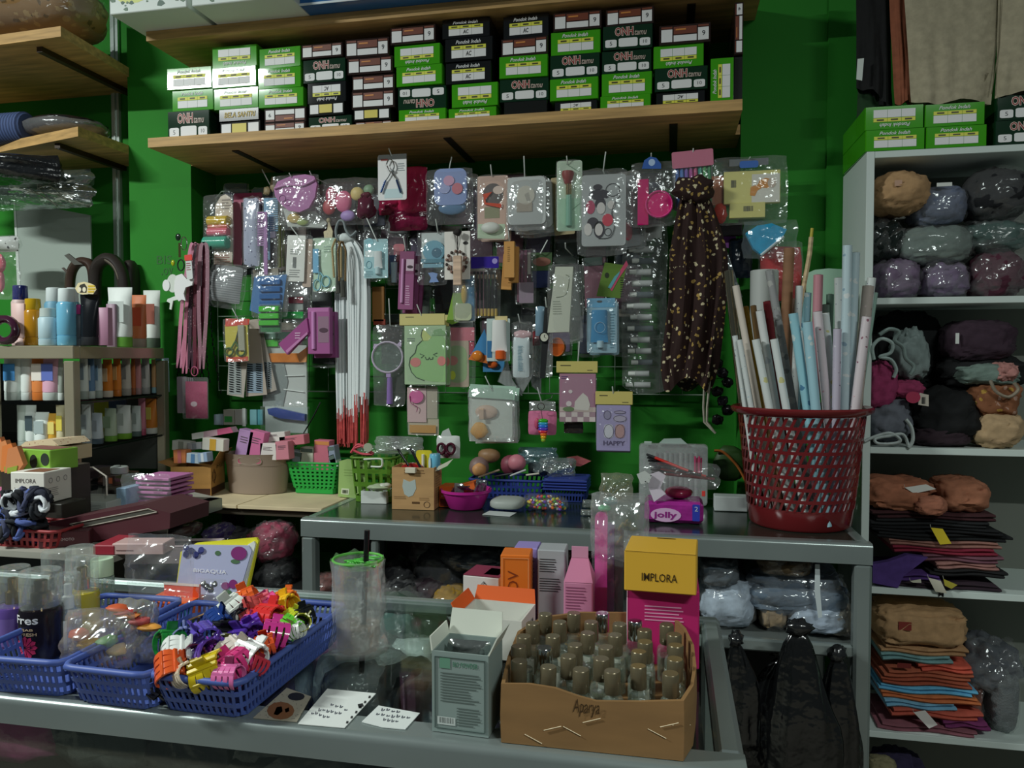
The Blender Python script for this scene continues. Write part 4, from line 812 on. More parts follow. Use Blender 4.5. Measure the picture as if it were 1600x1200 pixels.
item('mascara_card', 'purple mascara card with an eye picture', 'mascara', [('card', 'b', '7f3f66', (565, 870, 690, 1355), -.006, .012), ('tube', 'cz', 'd09ac4/s', (585, 935, 610, 1300), -.013, 0), ('eye_panel', 'q', 'c4aebc', (622, 935, 685, 1030), -.0065, 0), ('eye_print', 'e', '3a2430', (630, 985, 680, 1010), -.0072, .0005), ('fine_print', 'ln', 'd0a8c4', (625, 1150, 665, 1320), -.0067, 0, dict(n=9, kind='stuff')), ('lower_panel', 'q', '8f4c78', (565, 1060, 690, 1350), -.0062, 0)], o=(615, 880), Y=2.19, ry=2.5, copies=[((.008, .026, -.01), 1), ((.014, .05, -.02), 2)]); hook(615, 885, 602, 745, 2.19)
item('blue_mask_pack', 'clear bag of pale blue folded face packs', 'face packs', [('card', 'b', 'b9c2c0', (735, 715, 945, 1000), .004, .001), ('swirl', 'e', '6aa0b4', (750, 780, 935, 950), -.001, .003), ('figure', 'e', '3f6a80', (825, 840, 905, 920), -.002, .002), ('strip', 'b', '5f8c9c/s', (740, 935, 940, 965), -.006, .004), ('strip', 'b', '7fa8b8/s', (760, 975, 930, 1005), -.008, .004), ('bow', 'p', '7a96c8', None, -.008, .003, dict(pts=[(800, 1050), (840, 1045), (880, 1055), (870, 1090), (890, 1125), (810, 1130), (825, 1090)])), ('pouch', 'bag', FILM, (700, 705, 955, 1150), -.016, .034, dict(cr=.4))], o=(880, 715), Y=2.2); hook(880, 720, 870, 605, 2.2)
def bracelet():
    return [('card', 'r', 'dcd8d0', (930, 705, 1145, 1100), 0, .0015, dict(r=.03)), ('oval', 'e', '2a2a28', (1085, 785, 1128, 812), -.001, .0006)]+[
     ('charm', 'E', ['6a5048', '3f3430', '8a6a60'][i % 3], (1035+84*math.cos(i*.42)-12, 960+92*math.sin(i*.42)-13, 1035+84*math.cos(i*.42)+12, 960+92*math.sin(i*.42)+13), -.008, .008) for i in range(15)]+[
     ('pendant', 'b', '8a7268', (965+40*i, 910, 990+40*i, 950), -.004, .003) for i in range(4)]+[('pendant', 'b', '8a7268', (965+40*i, 985, 990+40*i, 1020), -.004, .003) for i in range(4)]+[('strap', 'tu', '2a2a2a', None, -.003, 0, dict(pts=[(1005, 700), (1038, 850), (1065, 700)], r=.001))]
item('bracelet_card', 'white card with a ring of dark charms', 'bracelet', bracelet(), o=(1035, 710), Y=2.17)
item('wooden_file', 'pale wooden stick hanging over the charm card', 'stick', [('stick', 'b', 'c8ac94/w', (1005, 905, 1075, 1150), -.004, .008, dict(bev=.002)), ('cord', 'tu', '2c2622', None, 0, 0, dict(pts=[(1040, 905), (1036, 690)], r=.0015)), ('knot', 'E', '2a2624/c', (1005, 680, 1070, 740), -.006, .012, dict(amp=.3))], o=(1038, 690), Y=2.15)
item('liner_pen_pack', 'purple-topped wallet of black eyeliner pens', 'pens', [('header', 'r', '3a2a92/s', (1160, 920, 1390, 1010), -.012, .001, dict(r=.06)), ('logo', 'e', '9a90d0', (1335, 930, 1380, 975), -.0125, .0004)]+[('pen', 'cz', '17181c/s', (1172+i*30, 1040, 1195+i*30, 1380), -.008, 0, {}, [('band', 'cz', 'b8b4a8/mm', (1171+i*30, 1060, 1196+i*30, 1100), -.0085, 0), ('gold_end', 'cz', 'b39a5a/s', (1171+i*30, 1345, 1196+i*30, 1410), -.0085, 0)]) for i in range(7)]+[('wallet', 'bag', FILM, (1155, 910, 1400, 1420), -.016, .028, dict(cr=.15))], o=(1270, 925), Y=2.22)
item('slim_kraft_box', 'slim tan box with dark upright lettering', 'box', [('box', 'b', 'c8924e', (1432, 790, 1520, 1090), -.01, .014), ('fine_print', 'ln', '6a4a22', (1462, 830, 1484, 960), -.0105, 0, dict(n=8, kind='stuff'))], o=(1475, 795), Y=2.17, copies=[((.008, .022, -.012), 1), ((-.012, .045, -.03), 4)]); hook(1475, 795, 1472, 705, 2.17)
zm(*A5)
item('hand_mirror_bag', 'lilac hand mirror with cat ears in a clear bag', 'mirror', [('frame', 'rg', 'c0b4c8/s', (335, 610, 590, 865), -.006, 0, dict(r=.0035)), ('glass', 'e', '8fa39a/fk', (342, 617, 583, 858), -.004, .002), ('ear', 'p', 'b8a8c4/s', None, -.006, .004, dict(pts=[(340, 665), (350, 625), (390, 630)])), ('ear', 'p', 'b8a8c4/s', None, -.006, .004, dict(pts=[(535, 635), (575, 595), (575, 650)])), ('handle', 'cz', '8a6ab0/s', (445, 900, 500, 1130), -.008, 0, dict(taper=.75)), ('neck', 'b', 'a890c0/s', (450, 860, 490, 905), -.007, .006), ('pouch', 'bag', FILM, (330, 470, 605, 1150), -.016, .03, dict(cr=.4))], o=(470, 475), Y=2.2); hook(482, 480, 483, 250, 2.2)
item('orange_handle_pack', 'faded orange sleeve hanging behind the mirror bag', 'sleeve', [('sleeve', 'b', 'a8763f', (330, 150, 430, 440), -.004, .008), ('foot', 'b', '9a4030', (340, 420, 440, 470), -.004, .006)], o=(385, 155), Y=2.26)
def kawaii():
    P = [('header', 'b', 'c8bd7a', (560, 378, 938, 470), -.006, .004), ('card', 'r', '9fb894', (600, 470, 945, 965), -.004, .006, dict(r=.02)),
     ('pear_print', 'p', '8fb87c', None, -.0046, .0006, dict(pts=[(640, 800), (645, 740), (690, 700), (705, 640), (750, 590), (830, 560), (920, 560), (942, 600), (942, 945), (830, 940), (700, 910), (655, 860)])),
     ('leaf_print', 'p', 'b8c478', None, -.0052, .0006, dict(pts=[(745, 600), (740, 530), (765, 508), (825, 570), (800, 600)])), ('leaf_print', 'p', '7aa070', None, -.0054, .0006, dict(pts=[(825, 560), (850, 510), (905, 498), (938, 530), (938, 555)])),
     ('cheek', 'e', 'c87a74', (650, 740, 738, 818), -.0054, .0006), ('cheek', 'e', 'cf8078', (875, 728, 945, 808), -.0054, .0006)]
    for pts in ([(730, 708), (765, 722), (740, 742)], [(875, 700), (840, 715), (870, 730)], [(775, 735), (782, 755), (800, 755), (808, 738), (815, 755), (835, 752), (838, 735)], [(750, 505), (740, 560), (755, 600)], [(640, 800), (650, 740), (690, 700), (705, 640), (745, 600)], [(640, 800), (660, 860), (700, 905), (765, 930)]):
        P.append(('outline_print', 'tu', '3c5444', None, -.0056, 0, dict(pts=pts, r=.0011)))
    P += [('fine_print', 'ln', '5a6a60', (625, 575, 690, 610), -.0046, 0, dict(n=2, kind='stuff')), ('fine_print', 'ln', '4a4632', (612, 395, 690, 412), -.0066, 0, dict(n=1, kind='stuff')), ('sleeve', 'bag', FILM, (595, 465, 955, 975), -.012, .022, dict(cr=.12))]
    return P
item('pear_notebook', 'green pear-face notebook with a yellow header', 'notebook', kawaii(), o=(748, 385), Y=2.18, copies=[((.004, .03, -.002), 0)]); hook(748, 410, 715, 300, 2.18)
item('pink_pad_pack', 'pale pink packet with blush dots in a sleeve', 'packet', [('card', 'r', 'b0a08c', (940, 600, 1135, 985), -.002, .004, dict(r=.05)), ('pink_top', 'r', 'c06a78', (940, 490, 1180, 610), -.001, .003, dict(r=.04)), ('blush', 'e', 'c07a74', (960, 725, 1045, 805), -.0026, .0006), ('pear', 'r', '8fa878', (955, 640, 1120, 950), -.0023, .0006, dict(r=.4)), ('tag', 'e', 'c8d030', (975, 850, 1025, 925), -.003, .001), ('red_side', 'b', 'a83a50', (1090, 600, 1180, 720), -.001, .002), ('sleeve', 'bag', FILM, (930, 480, 1190, 990), -.012, .024, dict(cr=.3))], o=(1060, 485), Y=2.22)
item('keychain_card', 'clear green card with a gold topped charm', 'charm', [('sleeve', 'p', '7aa03a', None, .002, .001, dict(pts=[(945, 440), (1000, 200), (1090, 200), (1085, 430), (990, 465)])), ('charm', 'r', 'b9c0a0/s', (1020, 290, 1160, 430), -.006, .008, dict(r=.2)), ('gold_cap', 'E', 'c8a42a/s', (1070, 130, 1120, 290), -.008, .012), ('blue_side', 'b', '2f7aa4', (1100, 60, 1180, 430), .001, .001), ('cover', 'bag', FILMK, (1000, 50, 1190, 445), -.012, .024, dict(cr=.3))], o=(1090, 60), Y=2.2)
item('pink_comb_mirror_pack', 'pink toy mirror printed on a white card', 'mirror', [('card', 'b', 'c4a8a8', (620, 990, 780, 1280), 0, .001), ('mirror', 'e', 'c85a96', (640, 1010, 760, 1120), -.006, .004), ('squiggle', 'tu', '9a3a6e', None, -.007, 0, dict(pts=[(650, 1060), (660, 1120), (710, 1150), (705, 1190)], r=.0012, cv=4)), ('side_card', 'b', 'a8a090', (780, 980, 870, 1250), .002, .001), ('gold_foot', 'q', 'b88a4a', (640, 1300, 860, 1370), -.0006, 0), ('base_card', 'b', 'b4ac94', (625, 1250, 880, 1390), .004, .001), ('sleeve', 'bag', FILM, (615, 970, 885, 1395), -.012, .024, dict(cr=.3))], o=(740, 975), Y=2.2)
item('sunscreen_card', 'blue and orange sunscreen card hanging slantwise', 'sunscreen', [('card', 'p', '3a80b4', None, 0, .0015, dict(pts=[(1265, 500), (1310, 700), (1290, 790), (1130, 755), (1180, 660)])), ('orange_foot', 'p', 'd2702a', None, -.0008, .0008, dict(pts=[(1170, 690), (1285, 725), (1290, 790), (1130, 755)])), ('cap', 'E', 'd07a2a/s', (1165, 680, 1255, 770), -.014, .016)], o=(1270, 505), Y=2.2)
item('sunscreen_card', 'white sunscreen tube with an orange cap on a card', 'sunscreen', [('card', 'r', 'b8c8c4', (1280, 415, 1475, 770), .002, .0015, dict(r=.04)), ('tube', 'tb', 'dfe3dc/s', (1330, 430, 1455, 690), -.02, .022, dict(inv=True)), ('cap', 'cz', 'd8602a/s', (1355, 680, 1445, 755), -.018, 0), ('leaf_print', 'E', '8aa8a8', (1370, 545, 1420, 600), -.016, .006), ('blue_edge', 'b', '2a6a9a', (1285, 600, 1325, 740), .0008, .001), ('cream_top', 'b', 'c8b884', (1350, 395, 1455, 440), .0005, .001)], o=(1400, 400), Y=2.16)
item('sunscreen_card', 'lower blue card with an orange cap behind the sunscreens', 'sunscreen', [('card', 'b', '3f86b8', (1250, 740, 1430, 860), .002, .0015), ('cap', 'E', 'd8622a/s', (1290, 770, 1380, 830), -.012, .016)], o=(1340, 745), Y=2.22)
zm(*A6)
item('cloth_pouch_bag', 'clear pouch with a white comb-printed packet', 'packet', [('packet', 'bag', 'c8d4d6/s', (165, 425, 270, 680), -.01, .016, dict(cr=.15)), ('comb_print', 'ln', '5a8a9a', (200, 480, 235, 640), -.0115, 0, dict(n=18, kind='stuff')), ('pink_top', 'E', 'c8a4a8', (170, 385, 285, 440), -.006, .012, dict(amp=.3)), ('pouch', 'bag', FILM, (155, 330, 290, 690), -.018, .034, dict(cr=.4))], o=(210, 335), Y=2.17); hook(212, 340, 205, 285, 2.17)
for i in range(3):
    item('clear_strip_pack', ['striped clear packet fanned out under the sunscreens', 'striped clear packet behind the white comb packet', 'striped clear packet beside the watch'][i], 'packet', [('packet', 'p', stripes('cst', '8c9290', '6a706e', 260, 0, .4), None, 0, .002, dict(pts=[[(130, 560), (160, 690), (225, 790), (75, 705)], [(150, 640), (280, 560), (330, 600), (215, 795)], [(270, 640), (345, 600), (340, 780), (285, 730)]][i])), ('film', 'p', FILM, None, -.003, .001, dict(pts=[[(128, 555), (165, 690), (228, 795), (70, 705)], [(148, 640), (282, 555), (334, 600), (215, 800)], [(268, 640), (347, 596), (344, 784), (283, 734)]][i]))], o=(200, 600), Y=2.2+.012*i)
item('wrist_watch', 'black wrist watch hanging from its strap', 'watch', [('strap', 'p', '15171a', None, 0, .003, dict(pts=[(365, 240), (390, 240), (395, 400), (385, 470), (365, 685), (335, 685), (345, 470), (352, 400)])), ('case', 'e', '1c1e20/s', (332, 395, 395, 462), -.006, .008, dict(), [('dial', 'e', 'c4c4b4', (340, 402, 388, 454), -.0068, .001), ('hand', 'tu', '26282a', None, -.0075, 0, dict(pts=[(364, 428), (364, 412)], r=.0006)), ('hand', 'tu', '26282a', None, -.0075, 0, dict(pts=[(364, 428), (376, 434)], r=.0006))])], o=(376, 240), Y=2.16); hook(376, 243, 374, 180, 2.16)
item('blue_sachet', 'pale blue sachet behind the watch strap', 'sachet', [('sachet', 'bag', '7a96a8/s', (305, 235, 365, 420), -.004, .012, dict(cr=.2))], o=(335, 238), Y=2.19)
item('clear_sleeve', 'clear sleeve with a red strip beside the watch', 'sleeve', [('strip', 'b', '8a3038', (290, 390, 335, 480), -.002, .002), ('sleeve', 'bag', FILMK, (285, 340, 415, 680), -.006, .016, dict(cr=.3))], o=(350, 345), Y=2.205)
item('orange_round_case', 'round orange plastic case beside the watch', 'case', [('case', 'e', 'c85f26/s', (395, 430, 495, 550), -.01, .018), ('rim', 'rg', 'd8783a/s', (400, 435, 490, 545), -.011, 0, dict(r=.002))], o=(445, 435), Y=2.23)
item('white_box_pack', 'tall cream box in a clear sleeve', 'box', [('box', 'p', 'bcc0b0', None, -.012, .026, dict(pts=[(435, -10), (545, -10), (520, 395), (385, 400)])), ('curve_print', 'tu', '9aa08e', None, -.0125, 0, dict(pts=[(440, 180), (500, 160), (520, 60), (500, 40)], r=.0012, cv=4)), lines(420, 200, 480, 290, 6, '8a9080', -.0126), ('sleeve', 'p', FILMK, None, .016, .02, dict(pts=[(550, -20), (600, 430), (520, 460), (510, 400)])), ('film', 'bag', FILM, (380, -30, 605, 470), -.02, .05, dict(cr=.25))], o=(480, -10), Y=2.15); zm(*A4); hook(555, 850, 557, 805, 2.15)
item('purple_strip_pack', 'pack of plum coloured strips behind the slim tan boxes', 'strips', [('strip', 'b', ['6a3a50', '5a3048', '74485c', '4f2c40'][i % 4], (150+i*30, 860, 175+i*30, 1290), -.004+.002*(i % 2), .004) for i in range(4)]+[('white_edge', 'b', 'a8a8a0', (240, 880, 265, 1060), -.006, .001), ('dice_card', 'b', '8a7a88', (170, 1130, 290, 1300), -.008, .001), ('sleeve', 'bag', FILM, (130, 850, 310, 1310), -.012, .024, dict(cr=.3))], o=(210, 860), Y=2.23)
item('green_blue_card', 'dark green and blue card on the grid', 'card', [('card', 'b', '3f5a34', (265, 880, 440, 1030), 0, .0015), ('brown_print', 'e', '8a5a4a', (280, 920, 430, 990), -.001, .0006), ('blue_foot', 'b', '1c2a58', (275, 1030, 420, 1170), 0, .0015)], o=(350, 885), Y=2.25); hook(345, 890, 410, 780, 2.24)
item('rainbow_pen_card', 'tilted green card with a rainbow ruler', 'ruler', [('card', 'p', '5a7a2a', None, 0, .0015, dict(pts=[(820, 1200), (880, 960), (1060, 985), (1010, 1260), (810, 1240)])), ('stripe', 'p', 'c04a6a', None, -.0012, .001, dict(pts=[(920, 1180), (1000, 1040), (1060, 945), (1075, 980), (1000, 1090), (940, 1200)])), ('stripe', 'p', '5aa0a8', None, -.0022, .001, dict(pts=[(905, 1170), (960, 1080), (1010, 1030), (1000, 1060), (930, 1180)])), ('dark_print', 'e', '26301a', (880, 1045, 915, 1090), -.001, .0006), ('binding', 'ln', '20241c', (1010, 1080, 1045, 1250), -.001, 0, dict(n=9, kind='stuff'))], o=(960, 970), Y=2.22)
zm(*A6)
item('blue_cream_card', 'card with a bright blue cream tube and cut-out hanger', 'cream tube', [('card', 'r', '8ab0c0', (630, 200, 815, 525), 0, .0015, dict(r=.06)), ('header', 'b', '5aa0c4', (630, 185, 805, 240), -.001, .001), ('slot', 'e', '2a3a40', (690, 198, 725, 212), -.0016, .0005), ('tube', 'tb', '3a86b4/s', (655, 260, 760, 460), -.016, .018, dict(inv=True)), ('cap', 'cz', 'a8c8d4', (690, 450, 735, 495), -.014, 0), ('drop_print', 'rg', 'a8cce0', (680, 335, 745, 400), -.0165, 0, dict(r=.0008)), lines(775, 260, 805, 500, 14, '4f7c90', -.001), ('sleeve', 'bag', FILM, (625, 185, 820, 530), -.02, .026, dict(cr=.12))], o=(715, 200), Y=2.18, copies=[((.002, .03, -.006), -1)])
def pad(name, lab, o, body, hd, extra, Y, lid):
    x0, y0, x1, y1 = body; hx0, hy0, hx1, hy1 = hd
    return item(name, lab, 'notepad', [('header', 'b', 'c2b468', hd, -.008, .004), ('pad', 'b', lid, body, -.006, .012)]+extra+[('fine_print', 'ln', '4a4632', (hx0+25, hy0+18, hx0+90, hy0+34), -.0086, 0, dict(n=1, kind='stuff')), ('fine_print', 'ln', '4a4632', (hx1-65, hy1-22, hx1-25, hy1-10), -.0086, 0, dict(n=1, kind='stuff')), ('sleeve', 'bag', FILM, (x0-6, y0-6, x1+6, y1+6), -.012, .024, dict(cr=.1))], o=o, Y=Y)
chk = [('check', 'q', ['c8bcb8', '9a8088'][(i+j) % 2], (460+i*37, 895+j*30, 497+i*37, 925+j*30), -.0066, 0) for i in range(6) for j in range(2)]
pad('pink_notepad', 'pink notepad with a white dog and checks', (575, 590), (458, 655, 685, 955), (440, 578, 697, 650), [('floor_band', 'q', 'b8a8a0', (460, 862, 684, 895), -.0064, 0), ('animal_print', 'p', 'c9c4bc', None, -.007, .0006, dict(pts=[(550, 880), (555, 830), (580, 800), (605, 775), (635, 800), (650, 850), (640, 885)])), ('grass_print', 'e', '5f7a4a', (480, 860, 550, 892), -.0074, .0006), ('flower_print', 'e', 'd0c4c4', (500, 825, 535, 860), -.007, .0006), ('flower_print', 'e', 'd0c4c4', (515, 755, 540, 778), -.007, .0006), ('fine_print', 'ln', '4a3a66', (470, 668, 515, 690), -.0066, 0, dict(n=2, kind='stuff'))]+chk, 2.17, 'a07488')
hook(572, 612, 585, 455, 2.17)
pad('happy_notepad', 'lilac notepad reading HAPPY with four little animals', (795, 790), (690, 850, 900, 1140), (683, 765, 915, 850), [('lettering', 't', '4f4468', (732, 1072, 868, 1104), -.0068, 0, dict(s='HAPPY', bold=.03))]+[('animal_print', 'r', c, b, -.007, .0008, dict(r=.35), [('animal_outline', 'rg', '4f4468', b, -.0075, 0, dict(r=.0006, n=12))]) for c, b in (('8a84a0', (735, 885, 778, 940)), ('9a90a8', (800, 885, 870, 905)), ('a8a0b4', (795, 915, 875, 955)), ('c4c4cc', (735, 970, 795, 1058)), ('b08a88', (805, 970, 865, 1058)))]+[('dark_foot', 'b', '2c2a30', (695, 1135, 900, 1148), -.005, .012)], 2.16, '9a92b8')
hook(795, 800, 790, 735, 2.16)
item('beige_puff_bag', 'white zip bag with beige puffs and a yellow flower sponge', 'bag', [('back_card', 'b', 'c4ccc4', (-110, 755, 160, 1085), .006, .001), ('puff', 'E', 'c8ac98', (-70, 850, 70, 940), -.006, .014), ('stick', 'b', 'c4a890', (-40, 870, -10, 940), -.012, .004), ('flower_sponge', 'E', 'd09a36', (-95, 960, 10, 1060), -.008, .014, dict(amp=.2)), ('header', 'p', '9fc0ac', None, -.002, .001, dict(pts=[(-100, 720), (185, 735), (175, 820), (-110, 800)])), ('pouch', 'bag', FILMK, (-115, 730, 178, 1085), -.016, .034, dict(cr=.3))], o=(35, 735), Y=2.16, copies=[((.004, .035, -.008), -2)]); hook(38, 765, 0, 670, 2.16)
def cater():
    cs = ['3aa02a', '3a9ac0', '2a6ac8', '5a3ab0', 'c83040', 'd86a20', 'd0a020', '8ab030']
    return [('segment', 'E', c+'/s', (322+3*i if i > 4 else 325, 935+i*17, 388-4*max(0, i-3), 965+i*17), -.01, .012) for i, c in enumerate(cs)]+[('ring', 'rg', '8a8c88/mm', (322, 838, 365, 880), -.006, 0, dict(r=.0012)), ('chain', 'tu', '8a8c88/mm', None, -.006, 0, dict(pts=[(345, 880), (352, 935)], r=.001))]
item('caterpillar_charm', 'rainbow caterpillar charm on a steel ring', 'charm', cater(), o=(343, 840), Y=2.14)
item('pink_pouch', 'small pink pouch with a clear top behind the rainbow charm', 'pouch', [('pouch', 'bag', 'c06a8c/c', (262, 885, 440, 1040), -.012, .02, dict(cr=.2)), ('pink_tag', 'E', 'b84a6a', (305, 930, 335, 1000), -.016, .01), ('clear_top', 'bag', FILMK, (268, 825, 432, 895), -.008, .016, dict(cr=.2))], o=(345, 828), Y=2.165); hook(345, 835, 325, 740, 2.165)
item('small_dark_bag', 'small smoky packet below the pink notepad', 'packet', [('packet', 'bag', '4a423c/x', (485, 955, 605, 1030), -.006, .014, dict(cr=.3))], o=(545, 958), Y=2.21)
# deeper packets that fill the grid behind the front goods
zm(); rn = random.Random(21)
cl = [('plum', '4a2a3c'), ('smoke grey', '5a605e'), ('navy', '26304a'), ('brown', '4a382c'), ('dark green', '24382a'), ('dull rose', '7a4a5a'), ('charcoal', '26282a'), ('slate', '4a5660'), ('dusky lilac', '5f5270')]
for r_, (yy, x0, x1, st) in enumerate(((292, 352, 1010, 43), (362, 365, 1000, 46), (430, 395, 1005, 47), (500, 440, 1000, 52))):
    x = x0
    while x < x1:
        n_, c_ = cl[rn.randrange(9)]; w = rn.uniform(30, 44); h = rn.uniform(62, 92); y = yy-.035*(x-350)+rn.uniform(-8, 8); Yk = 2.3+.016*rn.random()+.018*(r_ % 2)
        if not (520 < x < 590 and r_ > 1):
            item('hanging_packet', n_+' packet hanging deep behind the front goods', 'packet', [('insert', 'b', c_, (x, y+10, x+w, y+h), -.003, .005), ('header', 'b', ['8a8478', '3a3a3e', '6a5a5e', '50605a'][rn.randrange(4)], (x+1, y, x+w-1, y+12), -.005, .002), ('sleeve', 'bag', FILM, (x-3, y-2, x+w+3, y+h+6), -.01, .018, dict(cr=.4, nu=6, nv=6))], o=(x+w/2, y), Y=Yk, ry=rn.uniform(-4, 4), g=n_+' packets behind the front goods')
        x += st
# ------------------------------------------------------------------ counters
ALU = '838d8b/m'; ZC = 1.0
zm()
YF, YFB = .755, 1.22            # front counter
YK = 1.762                      # back counter front
xk0, xk1 = -.905, .428
def beam(t, name, a, b, s=(.03, .03), m=ALU, bev=.006):
    a, b = Vector(a), Vector(b); d = b-a; c = (a+b)/2
    dim = [s[0], s[0], s[0]]; ax = max(range(3), key=lambda i: abs(d[i])); o2 = [i for i in range(3) if i != ax]
    dim[ax] = abs(d[ax]); dim[o2[0]] = s[0]; dim[o2[1]] = s[1]
    return obj(name, MB().box((0, 0, 0), dim, 0, bev), [m], t, c)
# back counter
t = thing('glass_counter', 'aluminium framed glass counter against the green wall', 'counter', (0, YK, 0))
D = YC-.008-YK
obj('front_rail', MB().loft([[(x, y, ZC+z) for y, z in [(0, -.045)]+[(.009-.009*math.cos(k*math.pi/12), -.009+.009*math.sin(k*math.pi/12)) for k in range(7)]+[(.03, 0), (.03, -.045)]] for x in (xk0, xk1)]), [ALU], t, smooth=35)
beam(t, 'back_rail', (xk0, D-.015, ZC-.0225), (xk1, D-.015, ZC-.0225), (.03, .045))
for x in (xk0+.015, xk1-.015): beam(t, 'side_rail', (x, .03, ZC-.0225), (x, D-.03, ZC-.0225), (.03, .045))
for x in (xk0+.018, xk1-.018): beam(t, 'post', (x, .018, 0), (x, .018, ZC-.045), (.036, .036))
beam(t, 'post', (W(583, 880, YK).x, .015, .1), (W(583, 880, YK).x, .015, ZC-.045), (.018, .02))
for x in (xk0+.018, xk1-.018): beam(t, 'post', (x, D-.018, 0), (x, D-.018, ZC-.045), (.03, .03))
zsh = W(1250, 1010, YK).z
obj('shelf_board', MB().box(((xk0+xk1)/2, D/2+.01, zsh-.008), (xk1-xk0-.04, D-.06, .012), 0, .002), ['5a605e'], t)
beam(t, 'shelf_rail', (xk0+.036, .012, zsh-.006), (xk1-.036, .012, zsh-.006), (.018, .028))
obj('glass_top', MB().box(((xk0+xk1)/2, D/2, ZC-.003), (xk1-xk0-.06, D-.06, .005)), ['202c26/s'], t)
obj('inner_back', MB().box(((xk0+xk1)/2, D-.006, .5), (xk1-xk0-.07, .008, .86)), ['15181a'], t)
obj('inner_floor', MB().box(((xk0+xk1)/2, D/2, .1), (xk1-xk0-.07, D-.07, .012)), ['30302c'], t)
# front counter
xf1 = H(1108, 1000, ZC).x+.02; xf0 = -1.75
t = thing('display_counter', 'aluminium edged glass counter carrying the hair claws and perfume', 'counter', (0, YF, 0))
D = YFB-YF
rail_prof = [(0, -.032)]+[(.009-.009*math.cos(k*math.pi/12), -.009+.009*math.sin(k*math.pi/12)) for k in range(7)]+[(.04, 0), (.04, -.032)]
rb = MB(); rb.loft([[(x, y, ZC+z) for y, z in rail_prof] for x in (xf0, xf1)]); obj('front_rail', rb, [ALU], t, smooth=35)
beam(t, 'back_rail', (xf0, D-.012, ZC-.012), (xf1, D-.012, ZC-.012), (.024, .024))
beam(t, 'side_rail', (xf1-.014, .04, ZC-.014), (xf1-.014, D-.024, ZC-.014), (.028, .028))
beam(t, 'side_rail', (xf0+.014, .04, ZC-.014), (xf0+.014, D-.024, ZC-.014), (.028, .028))
for x in (xf0+.014, xf1-.014): beam(t, 'post', (x, D-.014, 0), (x, D-.014, ZC-.028), (.026, .026))
beam(t, 'post', (xf1-.014, .016, 0), (xf1-.014, .016, ZC-.032), (.026, .026))
obj('glass_top', MB().box(((xf0+xf1)/2, D/2+.008, ZC-.004), (xf1-xf0-.05, D-.06, .006)), ['e4ece8/g'], t)
obj('inner_shelf', MB().box(((xf0+xf1)/2, D/2, ZC-.115), (xf1-xf0-.06, D-.05, .008)), ['1a1d1c'], t)
obj('front_glass', MB().box(((xf0+xf1)/2, .02, .5), (xf1-xf0-.05, .005, .92)), ['e4ece8/g'], t)
obj('darkening_board', MB().box(((xf0+xf1)/2, D/2, .775), (xf1-xf0-.06, D-.05, .02)), ['171817'], t)  # near-black board raised to hide the lit floor, its colour stands for shade
# left counter, a little higher
ZL = 1.03
a = H(265, 801, ZL); b = H(345, 778, ZL)
t = thing('side_counter', 'higher side counter under the cosmetics rack', 'counter', (0, 0, 0))
pts = [(-2.6, 1.24), (-1.02, 1.24), (-1.02, 1.4), (a.x, a.y), (b.x, b.y), (b.x-.3, b.y+.16), (-2.6, b.y+.16)]
obj('top', plank('top', '', pts, ZL-.012, ZL), ['8c8a80/k'], t)
e = MB(); e.add([(a.x+.004, a.y, ZL), (b.x+.004, b.y, ZL), (b.x+.004, b.y, ZL-.03), (a.x+.004, a.y, ZL-.03), (a.x-.03, a.y-.02, ZL), (b.x-.03, b.y, ZL), (b.x-.03, b.y, ZL-.03), (a.x-.03, a.y-.02, ZL-.03)], [(0, 1, 5, 4), (3, 2, 1, 0), (0, 4, 7, 3), (1, 2, 6, 5), (4, 5, 6, 7), (2, 3, 7, 6)])
obj('edge_rail', e, [ALU], t)
obj('body', plank('body', '', [(-2.58, 1.28), (-1.06, 1.28), (a.x-.06, a.y-.03), (b.x-.3, b.y+.1), (-2.58, b.y+.1)], 0, ZL-.02), ['2a2c2a'], t)
# tiled ledge behind, between the side counter and the back counter
c0 = H(290, 783, ZC); c1 = H(528, 780, ZC)
t = thing('tiled_ledge', 'beige tiled ledge under the woven and green baskets', 'ledge', (0, 0, 0))
x0, x1, y0, y1 = c0.x-.08, xk0-.004, c0.y-.02, YC-.01
n = 2
for i in range(n): obj('tile', MB().box((x0+(x1-x0)*(i+.5)/n, (y0+y1)/2, ZC-.006), ((x1-x0)/n-.003, y1-y0, .01), 0, .001), ['c2b290/k'], t)
obj('ledge_board', MB().box(((x0+x1)/2, (y0+y1)/2+.006, ZC-.02), (x1-x0, y1-y0-.012, .018)), ['3a3328'], t)
obj('support', MB().box((x1-.03, y1-.04, .49), (.05, .05, .98)), ['2a2620'], t)
obj('support', MB().box((x0+.03, y1-.04, .49), (.05, .05, .98)), ['2a2620'], t)
# ------------------------------------------------------------------ cosmetics rack on the side counter
PR = Vector((-1.523, 1.727, 0)); RR = 9.0; ZT = 1.433
ux = Vector((math.cos(R(RR)), math.sin(R(RR)), 0)); uy = Vector((-math.sin(R(RR)), math.cos(R(RR)), 0))
RK = 'a39c86/m'; L_, D_ = .95, .5
t = thing('cosmetics_rack', 'beige metal rack with glass shelves full of cosmetic tubes', 'rack', (PR.x, PR.y, ZL), (0, 0, R(RR)))
hT = ZT-ZL
def rb_(name, c, d, m=RK): return obj(name, MB().box(c, d, 0, .002), [m], t)
rb_('post', (-.014, .014, hT/2-.02), (.028, .028, hT-.04)); rb_('post', (-.014, D_-.014, hT/2-.02), (.028, .028, hT-.04)); rb_('post', (-L_+.014, .014, hT/2-.02), (.028, .028, hT-.04))
rb_('post', (-.215, .01, hT/2-.02), (.012, .016, hT-.04))
